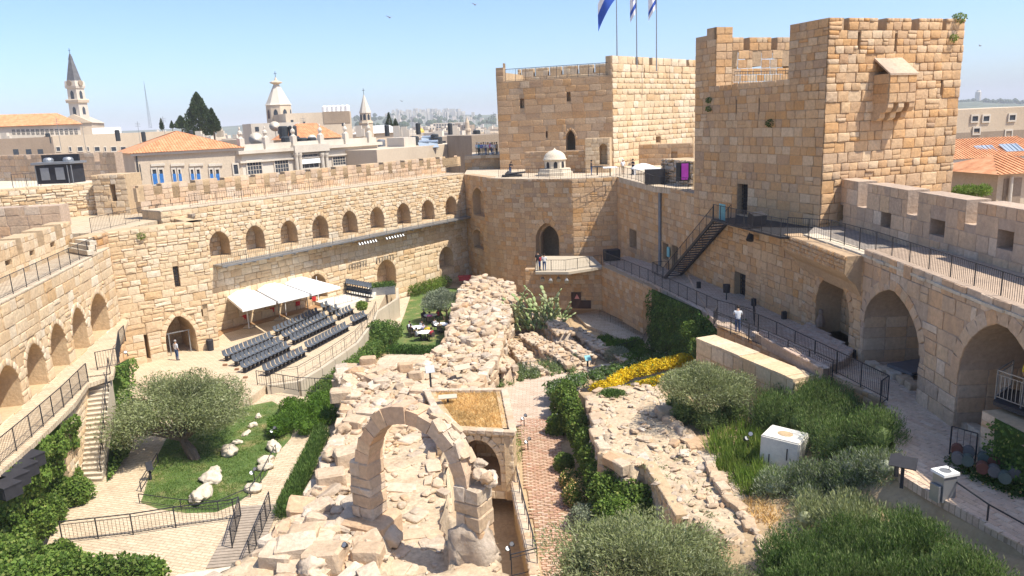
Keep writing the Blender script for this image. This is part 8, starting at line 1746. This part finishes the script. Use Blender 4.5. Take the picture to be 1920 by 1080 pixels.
def person(p, rz, pose, top, bottom, label, hair=0, skin=0, shorts=False, h=1.0, group=None):
    r, J = body(pose, True, shorts); me = r.copy()
    for i, m in enumerate((SKIN[skin], CL[top], CL[bottom], CL['dark'])): me.materials[i] = m
    o = link('person', me, None, p, (0, 0, rz), (h, h, h)); tag(o, label, 'person', group); c = J['hd1']; mb = MB(); mb.lathe((c[0], c[1] + .018, c[2] + .0), [(.098, -.05), (.106, .0), (.1, .05), (.07, .09), (.02, .105)], 10); mb.build('hair', [HAIR[hair]], o, smooth=True)
    nb = MB(); nb.add([(c[0] - .014, c[1] - .085, c[2] - .06), (c[0] + .014, c[1] - .085, c[2] - .06), (c[0], c[1] - .112, c[2] - .06), (c[0], c[1] - .088, c[2] - .01)], [(0, 1, 2), (0, 2, 3), (1, 3, 2)]); nb.build('nose', [SKIN[skin]], o)
    for s in (-1, 1): eb = MB(); eb.box((c[0] + s * .035, c[1] - .088, c[2] - .012), (.022, .012, .012)); eb.build('eye', [CL['dark']], o)
    return o
person(P(333, 676, 0), rad(150), 'stand', 'palegrey', 'jeans', 'person in a pale grey shirt standing in the arched gateway', 1)
person(P(1012, 507, 3.3), rad(60), 'lean', 'red', 'blue', 'person in a dark red shirt and blue shorts on the balcony', 0, 1, True, .97)
person(P(1021, 508, 3.3), rad(170), 'hold', 'white', 'jeans', 'person in a white tee shirt and jeans on the balcony')
person(P(1009, 503, 3.3), rad(10), 'stand', 'dark', 'dark', 'dark-haired person in black standing behind the others on the balcony')
person(P(1383, 624, 4.5), rad(165), 'lean', 'palegrey', 'jeans', 'person in a pale blue-grey shirt leaning on the walkway railing', 0)
person(P(1109, 329, 11.5), rad(80), 'hold', 'dark', 'jeans', 'person in dark clothes beside the viewing table on the terrace', 0, 1)
person(P(1168, 327, 11.5), rad(10), 'stand', 'white', 'khaki', 'person in white with shorts on the terrace near the relief model', 2, 0, True)
person(P(1187, 327, 11.5), rad(-60), 'hold', 'dark', 'dark', 'person in black bending by the white relief model', 0)
person(P(957, 329, 11.5), rad(40), 'lean', 'dark', 'jeans', 'person in dark clothes beside the bronze cannon display', 0)
R = random.Random(12); nm = ['white', 'teal', 'blue', 'white', 'lilac', 'palegrey', 'pink', 'white', 'grey', 'khaki']; lb = ['person in white at the far left of the visitors platform', 'person in teal on the visitors platform', 'person in strong blue on the visitors platform', 'second person in white on the visitors platform, right of the blue one', 'person in lilac on the visitors platform', 'person in pale grey on the visitors platform', 'person in pink on the visitors platform', 'person in white next to the flag tower on the visitors platform', 'person in mid grey on the visitors platform', 'person in khaki at the tower end of the visitors platform']
W_ = [w for w in bpy.data.objects if w.get('label', '').startswith('low shaded parapet below the visitors')][0]; zp_ = max(v.co.z for v in W_.data.vertices)
for i in range(10):
    p = P(895 + i * 4.1, 290 + (i % 3) * .6, zp_ + .02); person((p.x, p.y, p.z), R.uniform(-1, 1), R.choice(['stand', 'hold', 'walk']), nm[i], R.choice(['jeans', 'dark', 'khaki']), lb[i], R.choice([0, 0, 1, 2]), i % 2)
mb = MB(); q_ = [P(885, 292, zp_), P(940, 290, zp_), P(940, 284, zp_), P(885, 286, zp_)]; mb.prism([XY(v) for v in q_], zp_ - .4, zp_ + .01); o = mb.build('visitors_platform', [M['flag']]); o['kind'] = 'structure'
# people at lunch on the grass
tb = [(808, 604, ('pink', 'red', 'dark')), (782, 628, ('lilac', 'white', 'palegrey', 'dark')), (828, 622, ('dark', 'grey', 'khaki')), (798, 637, ('yellow', 'white', 'red'))]; k_ = 0; nth = ['far', 'left', 'right', 'near']
for i, (x, y, cs) in enumerate(tb):
    q_ = P(x, y, ZG + .02); t = copy_tree(tb0); t.location = q_; t.rotation_euler = (0, 0, i * .5); tag(t, 'cafe table on the grass with seated lunch guests, the %s one' % nth[i], 'table', 'tables on the grass'); m2 = MB(); m2.lathe((q_.x, q_.y, q_.z + .765), [(.7, 0), (.7, .012)], 14); c = m2.build('tablecloth', [M['white']]); tag(c, 'white cloth on the %s table on the grass' % nth[i], 'tablecloth')
    for j, col in enumerate(cs):
        a = j * 2 * math.pi / len(cs) + i; d = Vector((math.sin(a), -math.cos(a), 0)); p = q_ + d * .85; c = copy_tree(cd_); c.location = p; c.rotation_euler = (0, 0, a + math.pi); tag(c, 'dark chair under the guest in %s at the %s table on the grass' % (col, nth[i]), 'chair', 'chairs on the grass'); person(p, a + math.pi, 'sit', col, 'dark', 'seated guest in %s at the %s table on the grass' % (col, nth[i]), 0, j % 2)
person(P(1924, 752, 6.9), rad(100), 'stand', 'yellow', 'dark', 'person in a bright yellow top at the right edge on the steel platform')
# birds
for x, y, Y, s, l in ((731, 33, 120, .5, 'small bird high above the town'), (891, 9, 120, .45, 'small bird at the very top edge of the sky'), (754, 190, 160, .4, 'tiny bird low over the far suburb'), (1838, 86, 110, .3, 'tiny pale bird right of the square tower')):
    q_ = D(x, y, Y); b = MB(); b.lathe((0, 0, 0), [(.02, -.3), (.09, -.1), (.08, .1), (.02, .3)], 6); V = b.mesh('body', [CL['grey']]); r = empty('bird', q_, .6); tag(r, l, 'bird'); r.scale = (s * 2.2,) * 3; link('body', V, r, (0, 0, 0), (rad(90), 0, 0))
    for sg in (-1, 1): b = MB(); b.add([(0, -.1, .02), (0, .15, .02), (sg * .55, .1, .22), (sg * .5, -.02, .22), (0, -.1, .05), (0, .15, .05), (sg * .55, .1, .24), (sg * .5, -.02, .24)], [(0, 1, 2, 3), (7, 6, 5, 4), (0, 4, 5, 1), (2, 6, 7, 3), (0, 3, 7, 4), (1, 5, 6, 2)]); b.build('wing', [CL['grey']], r)
print('people done', len(bpy.data.objects))
